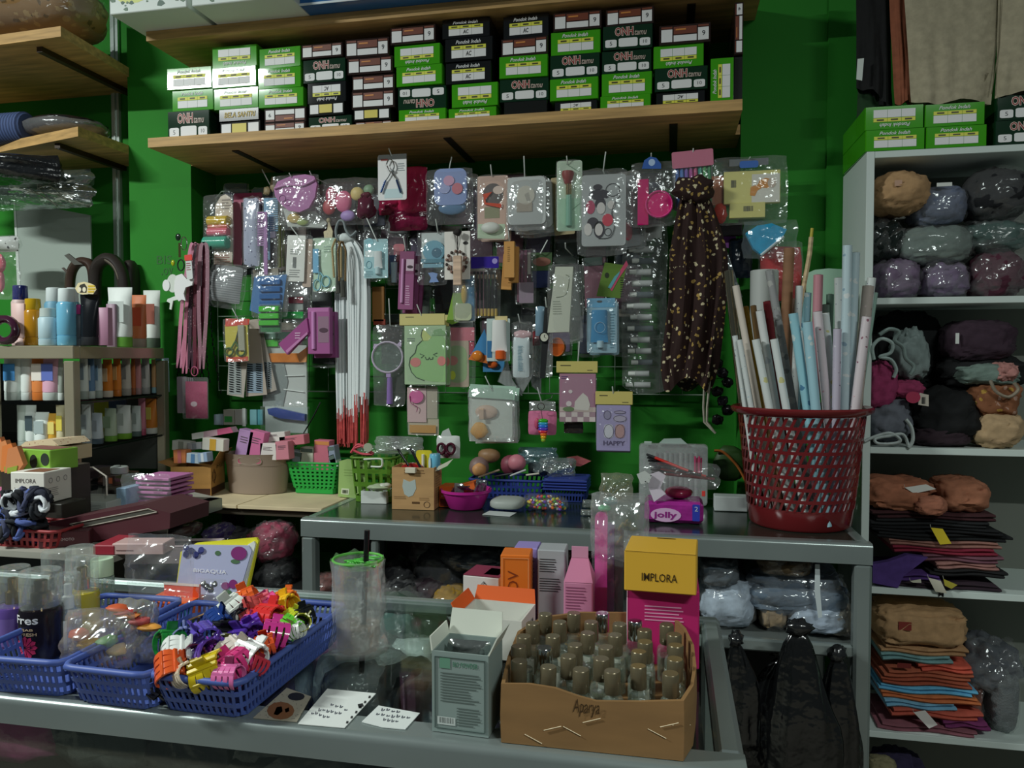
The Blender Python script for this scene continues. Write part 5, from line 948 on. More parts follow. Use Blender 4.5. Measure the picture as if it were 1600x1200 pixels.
rb_('top_rail', (-L_/2, .014, hT-.017), (L_, .028, .034)); rb_('top_rail', (-.014, D_/2, hT-.017), (.028, D_-.056, .034))
obj('top_board', MB().box((-L_/2-.014, D_/2+.014, hT-.006), (L_-.03, D_-.03, .008)), ['9a968a'], t)
ZS = [1.287, 1.158]
for z in ZS: obj('glass_shelf', MB().box((-L_/2-.01, D_/2, z-ZL-.004), (L_-.03, D_-.01, .008)), ['3a4a44/g'], t); rb_('shelf_edge', (-.012, D_/2, z-ZL-.006), (.006, D_-.03, .006), '1c2422/s')
obj('back_panel', MB().box((-L_/2, D_-.004, hT/2-.02), (L_-.06, .004, hT-.06)), ['4a4e48'], t)
def RV(x, y, off, side=True):
    """photo ray meets the rack's side (or front) plane set in by off"""
    d = ray(x, y); nrm = ux if side else uy; p0 = PR+(ux*-off if side else uy*off)
    k = (p0.x*nrm.x+p0.y*nrm.y)/(d.x*nrm.x+d.y*nrm.y); return Vector((d.x*k, d.y*k, CZ+d.z*k))
def tubeitem(lab, x0, x1, yt, yb, zs, off, side, body, cap, name='cosmetic_tube', inv=True, rz=20, band=None, style='tb', depth=None, cat='cosmetics', g=None):
    P = RV((x0+x1)/2, (yt+yb)/2, off, side); Y = P.y; a = W(x0, yb, Y); b = W(x1, yt, Y); w = b.x-a.x; top = b.z-zs-.001; cx = (a.x+b.x)/2
    t = thing(name, lab, cat, (cx, Y, zs+.001), (0, 0, R(rz)), g); ch = top*.17 if cap else 0; mb = MB()
    if style == 'tb': shape(mb, 'tb', -w*.47, ch, w*.47, top, -w*.36, w*.72, dict(crimp=1.1), None)
    elif style == 'box': mb.box((0, 0, top/2+ch/2), (w, depth or w*.6, top-ch), 0, .001)
    elif style == 'bt': mb.lathe([(w*.46, ch), (w*.5, ch+.003), (w*.5, top*.72), (w*.42, top*.76)], 14)
    obj('body', mb, [body], t, smooth=45)
    if cap:
        c = MB()
        if style == 'bt': c.lathe([(w*.4, top*.76), (w*.42, top*.77), (w*.4, top*.99), (w*.34, top)], 14); obj('base_band', MB().lathe([(w*.47, 0), (w*.5, .002), (w*.5, ch), (w*.46, ch)], 14), [body], t, smooth=40)
        else: c.lathe([(w*.4, 0), (w*.43, .002), (w*.43, ch-.001), (w*.4, ch)], 14, 0, sy=.8)
        obj('cap', c, [cap], t, smooth=40)
    fr = -(depth or w*.6)/2-.0006 if style == 'box' else -w*.52
    if style == 'box' or style == 'tb':
        zz0, zz1 = ch+(top-ch)*.2, ch+(top-ch)*.8; l = MB(); yy = fr if style == 'box' else -w*.31
        if band: l.box((0, yy, (zz0+zz1)/2), (w*.6, .0012, (zz1-zz0)*.7)); obj('label_panel', l, [band], t)
    return t
zm(0, 430, .1875)
tb_side = [  # side shelf one (x0,x1,ytop,colour,cap,band,desc)
 (662, 735, 640, 'c8cfc8', '8f9890', '7a8a94', 'white foam tube nearest the corner post'), (720, 790, 660, '5a7a9a', 'b4bcb6', 'c8d0d0', 'blue and white tube with dark lettering'), (780, 852, 665, 'bcc8c8', '98a29a', '7a9ab0', 'white tube with pale blue side print'), (852, 940, 700, 'c8741f', 'c4b8a8', 'd8b890', 'orange tube with a white disc'),
 (940, 1010, 680, 'cf7a24', 'b86a20', 'd8a868', 'plain orange tube'), (1010, 1092, 670, 'b9b6aa', '98958c', '8a8a84', 'cream tube with rows of print'), (1092, 1128, 660, 'b0602e', '8a4a28', None, 'slim rust coloured tube'), (1120, 1178, 680, 'c08484', '9a7a78', None, 'dusty pink tube'), (1175, 1250, 675, 'bdbdb6', '9a9a96', '8f8f8c', 'off-white tube with slanted crimp'), (1262, 1300, 700, 'c89a6a', '8ab0b8', None, 'tan and blue tube'), (1295, 1350, 690, '9ab8c8', 'b8c0c0', None, 'pale blue tube'), (1350, 1412, 690, 'a8c0cc', '9ab0b8', None, 'white and blue tube nearest the pillar')]
for x0, x1, yt, c, cp, bd, d in tb_side: tubeitem(d+', upper side shelf of the rack', x0, x1, yt, 950, ZS[0], .04, True, c, cp, rz=-8, band=bd, g='tubes on the upper side shelf')
zm(0, 600, .2)
tb2 = [(636, 715, 160, 'c4ccc8', '8a9498', '8a9498', 'white tube with black print beside the post'), (712, 806, 225, 'bcc6cc', '4a5a66', 'a0a8ae', 'white tube with a navy base'), (815, 915, 190, 'a9b8a0', '6a9a3a', '8aa080', 'pale sage tube with a green base'), (905, 1030, 165, 'd4dad4', '6fa02e', 'b8c0b8', 'wide white tube with a green base and round badge'), (1025, 1105, 170, 'c9d2ce', '5a6a66', 'a8b2ae', 'white tube with a dark base'), (1080, 1140, 110, 'c47a8a', 'a84a62', None, 'pink tube with a rose base'), (1130, 1230, 115, 'c87a2e', 'd0d0c8', 'd8c860', 'orange and yellow box tube'), (1235, 1320, 95, 'b0b8b8', '4a7a88', '4a8090', 'grey tube with a teal band')]
for x0, x1, yt, c, cp, bd, d in tb2: tubeitem(d+', lower side shelf of the rack', x0, x1, yt, 470, ZS[1], .04, True, c, cp, rz=-8, band=bd, g='tubes on the lower side shelf')
for i, (x0, x1, yt, c, cp) in enumerate([(660, 720, 130, 'a8b0a8', 'c8c840'), (740, 830, 120, 'b4b83a', '8a9a3a'), (860, 970, 105, '5a6a8a', '8a94a0'), (1000, 1080, 85, 'a84a86', 'b8b8b8'), (1180, 1230, 100, 'b8b03a', 'c8c8c0')]):
    tubeitem(['grey', 'lime', 'slate blue', 'magenta', 'yellow'][i]+' carton standing behind the lower side tubes', x0, x1, yt, 470, ZS[1], .13, True, c, None, name='cosmetic_carton', rz=30, style='box', g='cartons behind the lower tubes')
zm(0, 430, .1875)
tf = [(45, 175, 640, 'cfd8d4', 'b0bab4', '3a7ab0', 'white tube with blue wave lettering'), (180, 262, 640, 'c8ceca', 'aab2ae', None, 'plain white tube seen edge-on'), (275, 388, 640, 'c8763a', 'c06a2a', 'd8d0c8', 'orange and white tube'), (360, 490, 640, 'c89ab0', 'b4bcb8', '5a6ab0', 'pink topped white tube with blue lettering'), (480, 525, 670, '8f9890', 'b8c0bc', None, 'grey tube beside the corner post')]
for x0, x1, yt, c, cp, bd, d in tf: tubeitem(d+', upper front shelf of the rack', x0, x1, yt, 1035, ZS[0], .05, False, c, cp, rz=9, band=bd, g='tubes on the upper front shelf')
zm(0, 600, .2)
tf2 = [(140, 205, 165, 'b8c4bc', 'a0aca4', None, 'pale green tube'), (205, 280, 165, 'c8d0cc', '5a6264', '3a4a50', 'white tube with a black mark'), (275, 380, 220, 'd0d8d4', 'c4ccc8', '9aa8a8', 'white jar-like tube'), (380, 445, 230, 'c8962e', 'c8b03a', 'd8c870', 'yellow and orange tube'), (445, 505, 165, 'c4bc9a', 'c8b838', 'd0c050', 'cream and yellow tube')]
for x0, x1, yt, c, cp, bd, d in tf2: tubeitem(d+', lower front shelf of the rack', x0, x1, yt, 440, ZS[1], .05, False, c, cp, rz=9, band=bd, g='tubes on the lower front shelf')
# bottles on the rack top
zm(0, 430, .1875)
def topb(lab, x0, x1, yt, c, cap, off=.06, side=False, style='bt', band=None, extra=None, rz=9):
    return tubeitem(lab+' on top of the rack', x0, x1, yt, 530, ZT+.0005, off, side, c, cap, rz=rz, style=style, band=band, name='cosmetic_bottle' if style == 'bt' else 'cosmetic_tube')
topb('roll-on bottle with a domed navy cap', 118, 225, 85, 'b8a09c', '1c2466/s', .08)
topb('pale pink lotion bottle', 130, 215, 235, 'c8a8a2', 'd0b4ae', .03, style='box')
topb('amber bottle with a golden cap', 218, 335, 195, 'a8761a/s', 'b8941a/s', .04)
topb('pale blue squat bottle', 340, 465, 275, 'a4bcc4', 'a8b4b0', .04)
topb('tall teal bottle with a white cap', 395, 520, 105, '5a8ca4', 'c8d2d2', .12)
topb('blue pump bottle with a white nozzle', 495, 620, 110, '6aa8c4/s', 'd0dada', .04)
topb('second tall teal bottle behind the pump', 560, 650, 105, '5f92a8', 'c8d2d2', .14)
topb('dark bottle with a magenta top', 610, 712, 245, '3f4a54', 'a8307a', .06)
topb('black tube under a bee shaped tag', 680, 820, 160, '14161a/s', '1c1e22', .04, style='tb')
topb('lilac carton with a grey top', 815, 912, 270, 'a87a92', None, .05, style='box')
topb('small mauve carton', 905, 965, 240, '9a8090', None, .09, True, style='box')
topb('white tube with a green base', 912, 1095, 100, 'd6dcd8', '5f9a34', .08, True, style='tb', band='b8c0bc')
topb('orange tube with a clear base', 1098, 1215, 165, 'c46f44', '9a8c80', .06, True, style='tb', band='b84a30')
topb('narrow white tube with a grey-green base', 1205, 1330, 125, 'cfd6d0', '4a5a4a', .06, True, style='tb', band='8a4a3a')
P = RV(715, 110, .02, False)
item('bee_tag', 'black and yellow bee shaped tag on the black tube', 'tag', [('tag', 'p', 'd2c49a', None, 0, .0015, dict(pts=[(625, 110), (650, 65), (700, 55), (745, 65), (790, 85), (802, 120), (775, 158), (730, 155), (690, 162), (645, 145)])), ('black_centre', 'p', '2a261c', None, -.0008, .001, dict(pts=[(650, 120), (670, 80), (705, 70), (725, 100), (720, 145), (670, 145)])), ('eye', 'e', 'd8d0b8', (650, 100, 680, 140), -.0016, .001), ('eye', 'e', 'd8d0b8', (690, 100, 720, 140), -.0016, .001), ('stripe', 'b', 'c8a828', (735, 85, 790, 98), -.001, .001), ('stripe', 'b', 'c8a828', (735, 108, 795, 121), -.001, .001), ('stripe', 'b', 'c8a828', (735, 131, 785, 144), -.001, .001)], o=(715, 160), Y=P.y)
# far left: round cosmetic mirror, belts, board, bags
zm(0, 280, .1875)
Pm = RV(60, 1080, .0, False)
item('scrunchie', 'dark plum satin ring standing at the rack end', 'scrunchie', [('ring', 'rg', '3a1a2c/s', (-60, 985, 130, 1170), 0, 0, dict(r=.011, n=18))], o=(40, 1170), Y=Pm.y, zb=ZT+.012)
item('pink_clip_bag', 'clear bag with pink hair clips at the rack end', 'bag', [('clip', 'E', 'b84a5c/s', (-40, 620, 40, 780), -.01, .02, dict(amp=.2)), ('clip', 'E', 'c4707a/s', (-30, 760, 35, 950), -.01, .02, dict(amp=.2)), ('pouch', 'bag', FILM, (-60, 600, 170, 1000), -.02, .04, dict(cr=.4))], o=(30, 610), Y=Pm.y+.06)
item('grey_board', 'large pale grey sheet of board leaning behind the cosmetics', 'board', [('sheet', 'p', '8f9a92', None, 0, .006, dict(pts=[(115, 180), (750, 300), (775, 1200), (160, 1200)])), ('white_edge', 'p', 'b8c2ba', None, -.002, .009, dict(pts=[(115, 180), (130, 183), (190, 1200), (160, 1200)]))], o=(450, 1200), Y=2.3)
item('belt_coil', 'brown leather belt coiled with its buckle end up', 'belt', [('coil', 'tu', '3a2820', None, 0, 0, dict(pts=[(580, 980), (590, 800), (640, 705), (720, 690), (770, 760), (790, 1000)], r=.016, cv=5)), ('strap_end', 'p', '4a4a44', None, -.016, .006, dict(pts=[(565, 640), (600, 625), (680, 690), (720, 715), (650, 720)])), ('strap_end', 'p', '453c36', None, -.012, .005, dict(pts=[(535, 745), (550, 738), (600, 785), (590, 800)]))], o=(690, 1000), Y=2.22)
item('belt_coil', 'dark handbag strap arched beside the grey board', 'belt', [('coil', 'tu', '2a2320', None, 0, 0, dict(pts=[(790, 1050), (800, 760), (880, 665), (960, 690), (1020, 800), (1040, 1000)], r=.02, cv=5)), ('lining', 'tu', '6a6256', None, -.012, 0, dict(pts=[(900, 670), (980, 740), (1030, 880), (1035, 1000)], r=.006, cv=5))], o=(900, 1050), Y=2.2)
item('dark_handbag', 'dark leather handbag edge against the green wall', 'handbag', [('bag', 'E', '2c2622', (1010, 670, 1130, 1100), -.02, .06, dict(sq=.7))], o=(1070, 1100), Y=2.24)
item('checked_parcel', 'black and white checked cloth in plastic under the side shelf', 'parcel', [('cloth', 'bag', spots('gingham', 'b8bcb8', '1c1e1e', 60, .2), (-200, 480, 135, 600), -.02, .06, dict(cr=.15)), ('film', 'bag', FILM, (-210, 470, 145, 620), -.03, .08, dict(cr=.3))], o=(0, 600), Y=2.12)
zm(0, 0, .25)
item('rolled_mat', 'rolled blue ribbed mat on the short wooden shelf', 'mat', [('roll', 'cx', stripes('ribmat', '44557e', '2c3a5c', 90, 0, .8), (-200, 715, 150, 885), -.03, 0, dict(seg=18))], o=(0, 880), Y=H(20, 885, zl+.03).y+.03 if False else la[1].y+.08, zb=la[2])
item('wrapped_ring_stack', 'black ring shaped parcels wrapped in glossy film', 'parcel', [('ring', 'E', '1b1a1e/x', (150, 735, 600, 790), -.08, .22, dict(amp=.06)), ('ring', 'E', '2a2024/x', (155, 775, 590, 840), -.08, .22, dict(amp=.06)), ('film', 'E', FILMK, (140, 728, 610, 850), -.09, .24, dict(amp=.08))], o=(370, 850), Y=la[1].y+.14, zb=la[2]+.014)
item('wrapped_brown_bundle', 'lumpy brown bundle wrapped in clear plastic on the top side shelf', 'bundle', [('bundle', 'E', spots('brnb', '8a6a42', '5f4a2c', 30, .3, 'a58a5c', .4), (-300, 30, 560, 260), -.12, .3, dict(amp=.1, seg=24, rings=14, sq=.75)), ('film', 'E', FILM, (-310, 20, 580, 262), -.13, .32, dict(amp=.14, seg=24, rings=14, sq=.75))], o=(150, 260), Y=lb[1].y+.1, zb=lb[2]+.045)
item('black_bag_bundle', 'flat glossy black plastic bundle under the side shelf', 'bundle', [('bundle', 'bag', '17191b/x', (-300, 995, 350, 1130), -.08, .2, dict(cr=.4))], o=(60, 1130), Y=2.05)
item('clear_bag_bundle', 'crinkled clear plastic bags hanging under the side shelf', 'bags', [('bags', 'bag', '5a625c/fd', (-300, 1090, 560, 1290), -.06, .16, dict(cr=.7, nu=18, nv=12))]+[('string', 'tu', 'b4b8a8', None, -.07, 0, dict(pts=[(100+i*60, 1180+(i*37) % 60), (200+i*55, 1160+(i*53) % 90), (330+i*50, 1230+(i*29) % 60), (420+i*45, 1280+(i*41) % 50)], r=.0014, cv=4)) for i in range(5)], o=(150, 1095), Y=2.22)
# ------------------------------------------------------------------ on the side counter
zm(0, 600, .2)
b = H(210, 940, ZL)
def place(x, y, z): return H(x, y, z)
def boxat(name, lab, cat, xl, xr_, yb, yt, z, depth, mat, extra=(), rz=0, g=None):
    a = H(xl, yb, z); c = W(xr_, yb, a.y); h = W(xl, yt, a.y).z-z
    return rawbox(name, lab, cat, a+Vector((0, 0, .0005)), rz, c.x-a.x, depth, h, mat, extra, g)
def hold(lab, x0, x1, Y, dep, z1, c_):
    a, b = W(x0, 900, Y), W(x1, 900, Y); rawbox('supporting_carton', lab, 'box', Vector((a.x, Y, ZL+.0005)), 0, b.x-a.x, dep, z1-ZL-.001, c_)
hold('dark carton supporting the white lettered carton', 60, 480, 1.37, .07, 1.096, '26241f')
hold('brown carton under the lime green carton', 10, 425, 1.455, .11, 1.155, '2e2822')
boxat('white_carton', 'white carton lettered IMPLORA with a red patterned lid', 'box', 85, 335, 935, 690, 1.0965, .08, 'cfccc3', [('lettering', 't', '4a4442', (.15, .66, .75, .8), dict(s='IMPLORA')), ('lettering', 't', '5a5452', (.12, .42, .85, .52), dict(s='intense serum')), ('fine_print', 'ln', '8a8682', (.15, .1, .8, .32), dict(n=3, kind='stuff'))]+[('icon', 'rg', '8a8682', (.15+i*.27, .64, .27+i*.27, .8), dict(r=.0006, face='r')) for i in range(3)]+[('fine_print', 'ln', '8a8682', (.12, .2, .5, .5), dict(n=5, face='r', kind='stuff')), ('lid_pattern', 'q', '7a4a3a', (.3, .1, .9, .7), dict(face='t'))], rz=4)
boxat('grey_flat_carton', 'flat grey carton with fine print in front of the dark boxes', 'box', 400, 820, 1010, 910, ZL, .1, 'a7aca6', [('fine_print', 'ln', '7a7e7a', (.4, .2, .95, .8), dict(n=5, kind='stuff'))], rz=2)
boxat('green_carton', 'lime green carton with two round black photos', 'box', 110, 440, 665, 505, 1.1555, .07, '78a83a', [('photo', 'e', '20241c', (.45, .1, .65, .75)), ('photo', 'e', '26302a', (.75, .25, .97, .85)), ('lid_pattern', 'q', '7a4a42', (.05, .1, .95, .9), dict(face='t'))], rz=-8)
item('snack_box_stack', 'cream boxes with a brown lattice lid behind the lime carton', 'box', [('body', 'b', 'b8a884', (160, 470, 500, 590), -.01, .1), ('lid', 'p', spots('latt', 'c8b494', '8a3f34', 120, .2), None, -.012, .1, dict(pts=[(180, 470), (490, 460), (440, 415), (230, 430)]))], o=(330, 590), Y=1.54, zb=1.157)
for i in range(4):
    item('orange_sachet_bag', ['topmost orange sachet with a green foot', 'orange sachet leaning on the topmost one', 'orange sachet nearest the tubes', 'orange sachet lying lowest'][i]+' in the pile', 'sachet', [('sachet', 'p', ['c87a4a', 'c4804f', 'c8743a', 'bf7a4e'][i], None, -.006, .012, dict(pts=[(-60+i*45, 250+i*10), (10+i*45, 215+i*15), (90+i*35, 400), (60+i*30, 460), (-40+i*30, 470)])), ('green_foot', 'p', '8a9a3a', None, -.008, .002, dict(pts=[(0+i*25, 430), (70+i*28, 410), (60+i*28, 465), (10+i*22, 475)]))], o=(20+i*30, 460), Y=1.43-.012*i, zb=1.157)
dark = [(565, 690, 745, 670, 'dark box with a small pink picture', '241f24'), (570, 700, 840, 755, 'black box with a white script mark', '17191b'), (690, 830, 880, 790, 'long charcoal box', '2c2e2c'), (800, 900, 800, 715, 'dark box with an orange picture', '3a2620'), (825, 905, 965, 875, 'black box with a white tag picture', '1d1c20'), (700, 830, 790, 700, 'brown-black box above the charcoal one', '2f2624')]
for i, (x0, x1, yb, yt, d, c) in enumerate(dark):
    item('makeup_box', d+' in the dark pile behind the white carton', 'box', [('body', 'b', c+'/s', (x0, yt, x1, yb), 0, .09), ('picture', 'q', ['b86a80', 'c8c8c4', '4a4e4a', 'b05a34', 'b4b0b0', '5a4038'][i], (x0+(x1-x0)*.5, yt+(yb-yt)*.2, x0+(x1-x0)*.8, yt+(yb-yt)*.75), -.0008, 0)], o=((x0+x1)/2, yb), Y=1.68+.03*(i % 3))
item('small_bottle', 'small clear bottle with grey cap standing on the dark boxes', 'bottle', [('bottle', 'cz', '9aa09c/s', (830, 650, 945, 710), 0, 0), ('neck', 'cz', '6a706c', (860, 640, 910, 660), .004, 0)], o=(890, 710), Y=1.7)
item('pale_blue_carton', 'slim pale blue carton beside the pink stack', 'box', [('body', 'b', '8aa4bc', (905, 790, 985, 970), 0, .08)], o=(945, 970), Y=1.62, zb=ZL)
zs_ = ZL
for i in range(7):
    y1 = 1000-i*34; y0 = y1-33
    item('pink_carton', ['lowest', 'second', 'third', 'fourth', 'fifth', 'sixth', 'topmost'][i]+' pink carton in the stack under clear film', 'box', [('body', 'b', ['b06a9c', 'b874a4', 'aa6496'][i % 3], (975+(i > 4)*70, y0, 1320-(i % 2)*12, y1), (i % 3)*.003, .1), ('fine_print', 'ln', '8a3f78', (1200, y0+8, 1275, y1-8), (i % 3)*.003-.0008, 0, dict(n=2, kind='stuff'))], o=(1150, y1), Y=1.66, g='pink cartons in the stack', zb=ZL+.0005+i*(W(0, 0, 1.66).z-W(0, 34, 1.66).z))
item('pink_stack_film', 'sheet of crumpled clear film over the pink carton stack', 'plastic film', [('film', 'bag', FILM, (960, 690, 1350, 1010), -.02, .03, dict(cr=.6))], o=(1150, 1010), Y=1.645)
item('kinked_straw', 'bent white straw standing among the dark boxes', 'straw', [('straw', 'tu', 'c8c0b4', None, 0, 0, dict(pts=[(650, 655), (725, 650), (830, 720), (835, 870)], r=.0022))], o=(835, 870), Y=1.6)
item('pink_pouch_pile', 'pink plastic sachets beside the white carton', 'sachets', [('sachet', 'E', 'c06a90/x', (-60, 700, 80, 800), -.02, .06, dict(amp=.3)), ('sachet', 'E', 'b890a8/s', (-60, 790, 130, 900), -.03, .08, dict(amp=.2))], o=(30, 900), Y=1.55, zb=ZL)
item('lilac_card', 'lilac card lying on the boxes beside the rack post', 'card', [('card', 'p', '9a92b4', None, 0, .002, dict(pts=[(380, 605), (600, 570), (625, 580), (430, 625)])), ('under', 'E', '26262c', (370, 615, 590, 660), -.02, .06, dict(amp=.1))], o=(500, 650), Y=1.62, zb=1.128)
# maroon flat boxes, hair ties
zm(0, 600, .2)
a = H(610, 1215, ZL); zz = ZL+.055
boxat('maroon_box', 'large maroon box with a clear window in its lid', 'box', 300, 610, 1290, 1170, ZL, .16, '4a2228', [('lettering', 't', 'b8a8a8', (.3, .42, .7, .6), dict(s='MAXMOTO'))], rz=28)
item('maroon_box', 'long maroon gift box with a silver framed window', 'box', [('body', 'p', '451f26', None, 0, .13, dict(pts=[(345, 1090), (1100, 945), (1330, 1010), (1325, 1130), (615, 1250), (600, 1165)])), ('window_frame', 'tu', '8a8478', None, -.001, 0, dict(pts=[(550, 1095), (1160, 975), (1230, 1000), (620, 1125)], r=.0015, closed=True)), ('window', 'p', '4a4a44/s', None, -.0006, .0006, dict(pts=[(570, 1095), (1155, 982), (1210, 1000), (630, 1118)]))], o=(800, 1250), Y=1.33)
t = tray('red_tray', 'red plastic tray full of hair ties', 'tray', H(60, 1290, ZL)+Vector((0, .06, 0)), 0, .2, .1, .035, '8a2a2e', rows=2, cols=40)
rn = random.Random(11)
for i in range(84):
    x, y = rn.random()*340, 870+rn.random()*340; 
    if x > 220 and y > 1020 and rn.random() < .8: continue
    p = W(x, y, 1.25+.08*rn.random()); c = ['14161c', '14161c', '1c2030', 'c8ccd0', '4a5a94', '20242c', '3a3f5a'][i % 7]
    k = ('clr', c)
    if k not in TXT:
        b = MB(); 
        for q in range(2): b.tube([(.014*math.cos(u*.52)*(1+.12*math.sin(u*3)), .007*math.sin(u*.52)+q*.004, .012*math.sin(u*.52+q)) for u in range(12)], .0045, 6, 0, True)
        TXT[k] = b.mesh('hair_tie', [c+'/c'], 70)
    nm = {'14161c': 'black', '1c2030': 'navy black', 'c8ccd0': 'white', '4a5a94': 'blue', '20242c': 'charcoal', '3a3f5a': 'slate blue'}[c]
    link('hair_tie', TXT[k], None, p, (rn.random()*3, rn.random()*3, rn.random()*3), nm+' ruffled hair tie in the heap in front of the white carton', 'hair tie', nm+' hair ties in the heap')
# ------------------------------------------------------------------ on the ledge and the back counter
B0 = (240, 640, .1875); B1 = (500, 640, .1875); B2 = (720, 660, .275); B3 = (880, 700, .216638); B4 = (1120, 600, .216667)
def fold_box(name, lab, cat, loc, rz, w, d, h, mat, inner, parts=(), flaps=()):
    """open-topped carton: four walls, a floor and folded flaps"""
    t = thing(name, lab, cat, loc, (0, 0, R(rz))); th = .002; mb = MB()
    mb.box((w/2, th/2, h/2), (w, th, h)).box((w/2, d-th/2, h/2), (w, th, h)).box((th/2, d/2, h/2), (th, d-2*th, h)).box((w-th/2, d/2, h/2), (th, d-2*th, h)).box((w/2, d/2, th/2), (w-2*th, d-2*th, th))
    obj('walls', mb, [mat], t)
    for (side, ang, L) in flaps:
        f = MB(); a = R(ang)
        if side == 'f': f.add([(0, 0, h), (w, 0, h), (w*.97, -L*math.cos(a), h+L*math.sin(a)), (w*.03, -L*math.cos(a), h+L*math.sin(a))], [(0, 1, 2, 3)])
        if side == 'b': f.add([(0, d, h), (w, d, h), (w*.97, d+L*math.cos(a), h+L*math.sin(a)), (w*.03, d+L*math.cos(a), h+L*math.sin(a))], [(0, 1, 2, 3)])
        if side == 'l': f.add([(0, 0, h), (0, d, h), (-L*math.cos(a), d*.97, h+L*math.sin(a)), (-L*math.cos(a), d*.03, h+L*math.sin(a))], [(0, 1, 2, 3)])
        if side == 'r': f.add([(w, 0, h), (w, d, h), (w+L*math.cos(a), d*.97, h+L*math.sin(a)), (w+L*math.cos(a), d*.03, h+L*math.sin(a))], [(0, 1, 2, 3)])
        solid(obj('flap', f, [inner], t), .0015)
    for e in parts:
        pn, kd, mt, (u0, v0, u1, v1) = e[:4]; k = dict(e[4]) if len(e) > 4 else {}; k.setdefault('seed', 4); face = k.pop('face', 'f'); mb = MB(); A = w if face == 'f' else d
        shape(mb, kd, u0*A, v0*h, u1*A, v1*h, -.0007, .0007, k, lambda x, y: (x*A, y*h))
        if face == 'r': mb.v = [(w-y, x, z) for x, y, z in mb.v]
        if face == 'l': mb.v = [(y, d-x, z) for x, y, z in mb.v]
        obj(pn, mb, [mt], t, kind=k.get('kind'))
    return t
zm(*B0)
c = H(450, 722, ZC); fold_box('cardboard_carton', 'brown cardboard carton marked 10 full of small boxes', 'carton', c+Vector((-.105, -.02, .0005)), 14, .115, .12, .085, 'a3783f/k', '8a6636/k',
  [('number', 't', '3a2414', (.1, .45, .3, .8), dict(s='10', face='r')), ('number_frame', 'rg', '3a2414', (.06, .38, .36, .88), dict(face='r', r=.0006, n=4)), ('dark_band', 'q', '40241a', (.02, .02, .98, .26), dict(face='r')), ('lettering', 't', '3a2414', (.4, .86, .9, .98), dict(s='ME', face='r')), ('lettering', 't', '8a5a34', (.1, .6, .5, .85), dict(s='ongst')), ('dark_band', 'q', '40241a', (.45, .02, .98, .24))], [('r', 60, .05), ('l', 20, .04)])
sm = [(150, 300, 260, 345, 'c0c4bc', 'pale grey box'), (280, 400, 275, 335, '9a9a9c', 'grey foil box'), (400, 580, 240, 345, 'ccc8bc', 'white box with a yellow centre'), (165, 270, 335, 450, 'c87a4a', 'orange and pink box'), (270, 380, 365, 450, 'b4c4d0', 'white box with blue corners'), (370, 450, 360, 440, '8aa0bc', 'blue-grey box')]
for i, (x0, x1, y0, y1, c_, d) in enumerate(sm):
    ex = [('accent', 'q', ['8a9084', '74787c', 'c89a34', 'c06a6a', '5a84b0', 'c4ccd4'][i], (x0+(x1-x0)*.35, y0+4, x0+(x1-x0)*.65, y1-4), -.0007, 0)]
    item('small_box', d+' on top of the cardboard carton', 'box', [('body', 'b', c_, (x0, y0, x1, y1), 0, .03)]+ex, o=((x0+x1)/2, y1), Y=2.04-.012*i, ry=[3, -5, 4, -2, 3, -6][i])
item('long_pink_box', 'long white and pink box lying slanted over the carton', 'box', [('body', 'p', 'c4a4ae', None, 0, .03, dict(pts=[(318, 200), (640, 145), (665, 190), (420, 235), (322, 250)])), ('white_end', 'p', 'cfcfc8', None, -.0008, .0008, dict(pts=[(318, 200), (415, 183), (418, 235), (322, 250)])), ('pink_end', 'p', 'c45a80', None, -.0008, .0008, dict(pts=[(530, 164), (640, 145), (665, 190), (535, 213)]))], o=(480, 240), Y=2.05)
# woven basket
def woven():
    zm(*B0); c = H(865, 712, ZC); Yc = c.y+.06; a, b = W(612, 350, Yc), W(1130, 350, Yc); w = (b.x-a.x)/2; h = a.z-ZC; cx = (a.x+b.x)/2
    t = thing('woven_basket', 'taupe plastic basket with a woven pattern and oval handle slot', 'basket', (cx, Yc, ZC+.0005))
    def rr(f): return w*(.88+.12*f)
    N_ = 72; mb = MB(); rings = []; nr = 26
    for i in range(nr+1):
        f = i/nr; z = f*h*.7; ring = []
        for j in range(N_):
            th = 2*math.pi*j/N_; k = 1+.012*math.sin(th*36+math.pi*(i//2 % 2))*(1 if i % 2 else 0)-.006*(i % 2 == 0); ring.append((rr(f*.7)*k*math.cos(th), .62*rr(f*.7)*k*math.sin(th), z))
        rings.append(ring)
    mb.loft(rings, 0, True, False); obj('woven_wall', mb, ['8a7a6c'], t, smooth=40)
    ub = MB(); rs = []
    for z, k in ((.7, 1), (.705, 1.012), (.97, 1.01), (1.0, 1.03), (1.0, .99), (.7, .97)): rs.append([(rr(z)*k*math.cos(2*math.pi*j/48), .62*rr(z)*k*math.sin(2*math.pi*j/48), z*h) for j in range(48)])
    ub.loft(rs, 0, False, False); obj('rim_band', ub, ['857568'], t, smooth=40)
    zm(*B0); hd = MB(); hx0, hx1 = W(690, 0, Yc-w*.62).x-cx, W(885, 0, Yc-w*.62).x-cx; zc = h*.84
    pts = rrect(hx0, zc-.009, hx1, zc+.009, .009, 4); yy = lambda x: -.62*rr(.84)*1.016*math.sqrt(max(0, 1-(x/rr(.84)/1.016)**2))
    hd.tube([(x, yy(x), z) for x, z in pts], .0018, 5, 0, True); obj('handle_rim', hd, ['8f8072'], t, smooth=60)
    hd = MB(); hd.add([(x, yy(x)-.0006, z) for x, z in pts], [tuple(range(len(pts)))]); obj('handle_slot', hd, ['9a4a5c'], t)
    return Yc, c
Yw, _ = woven()
zm(*B0)
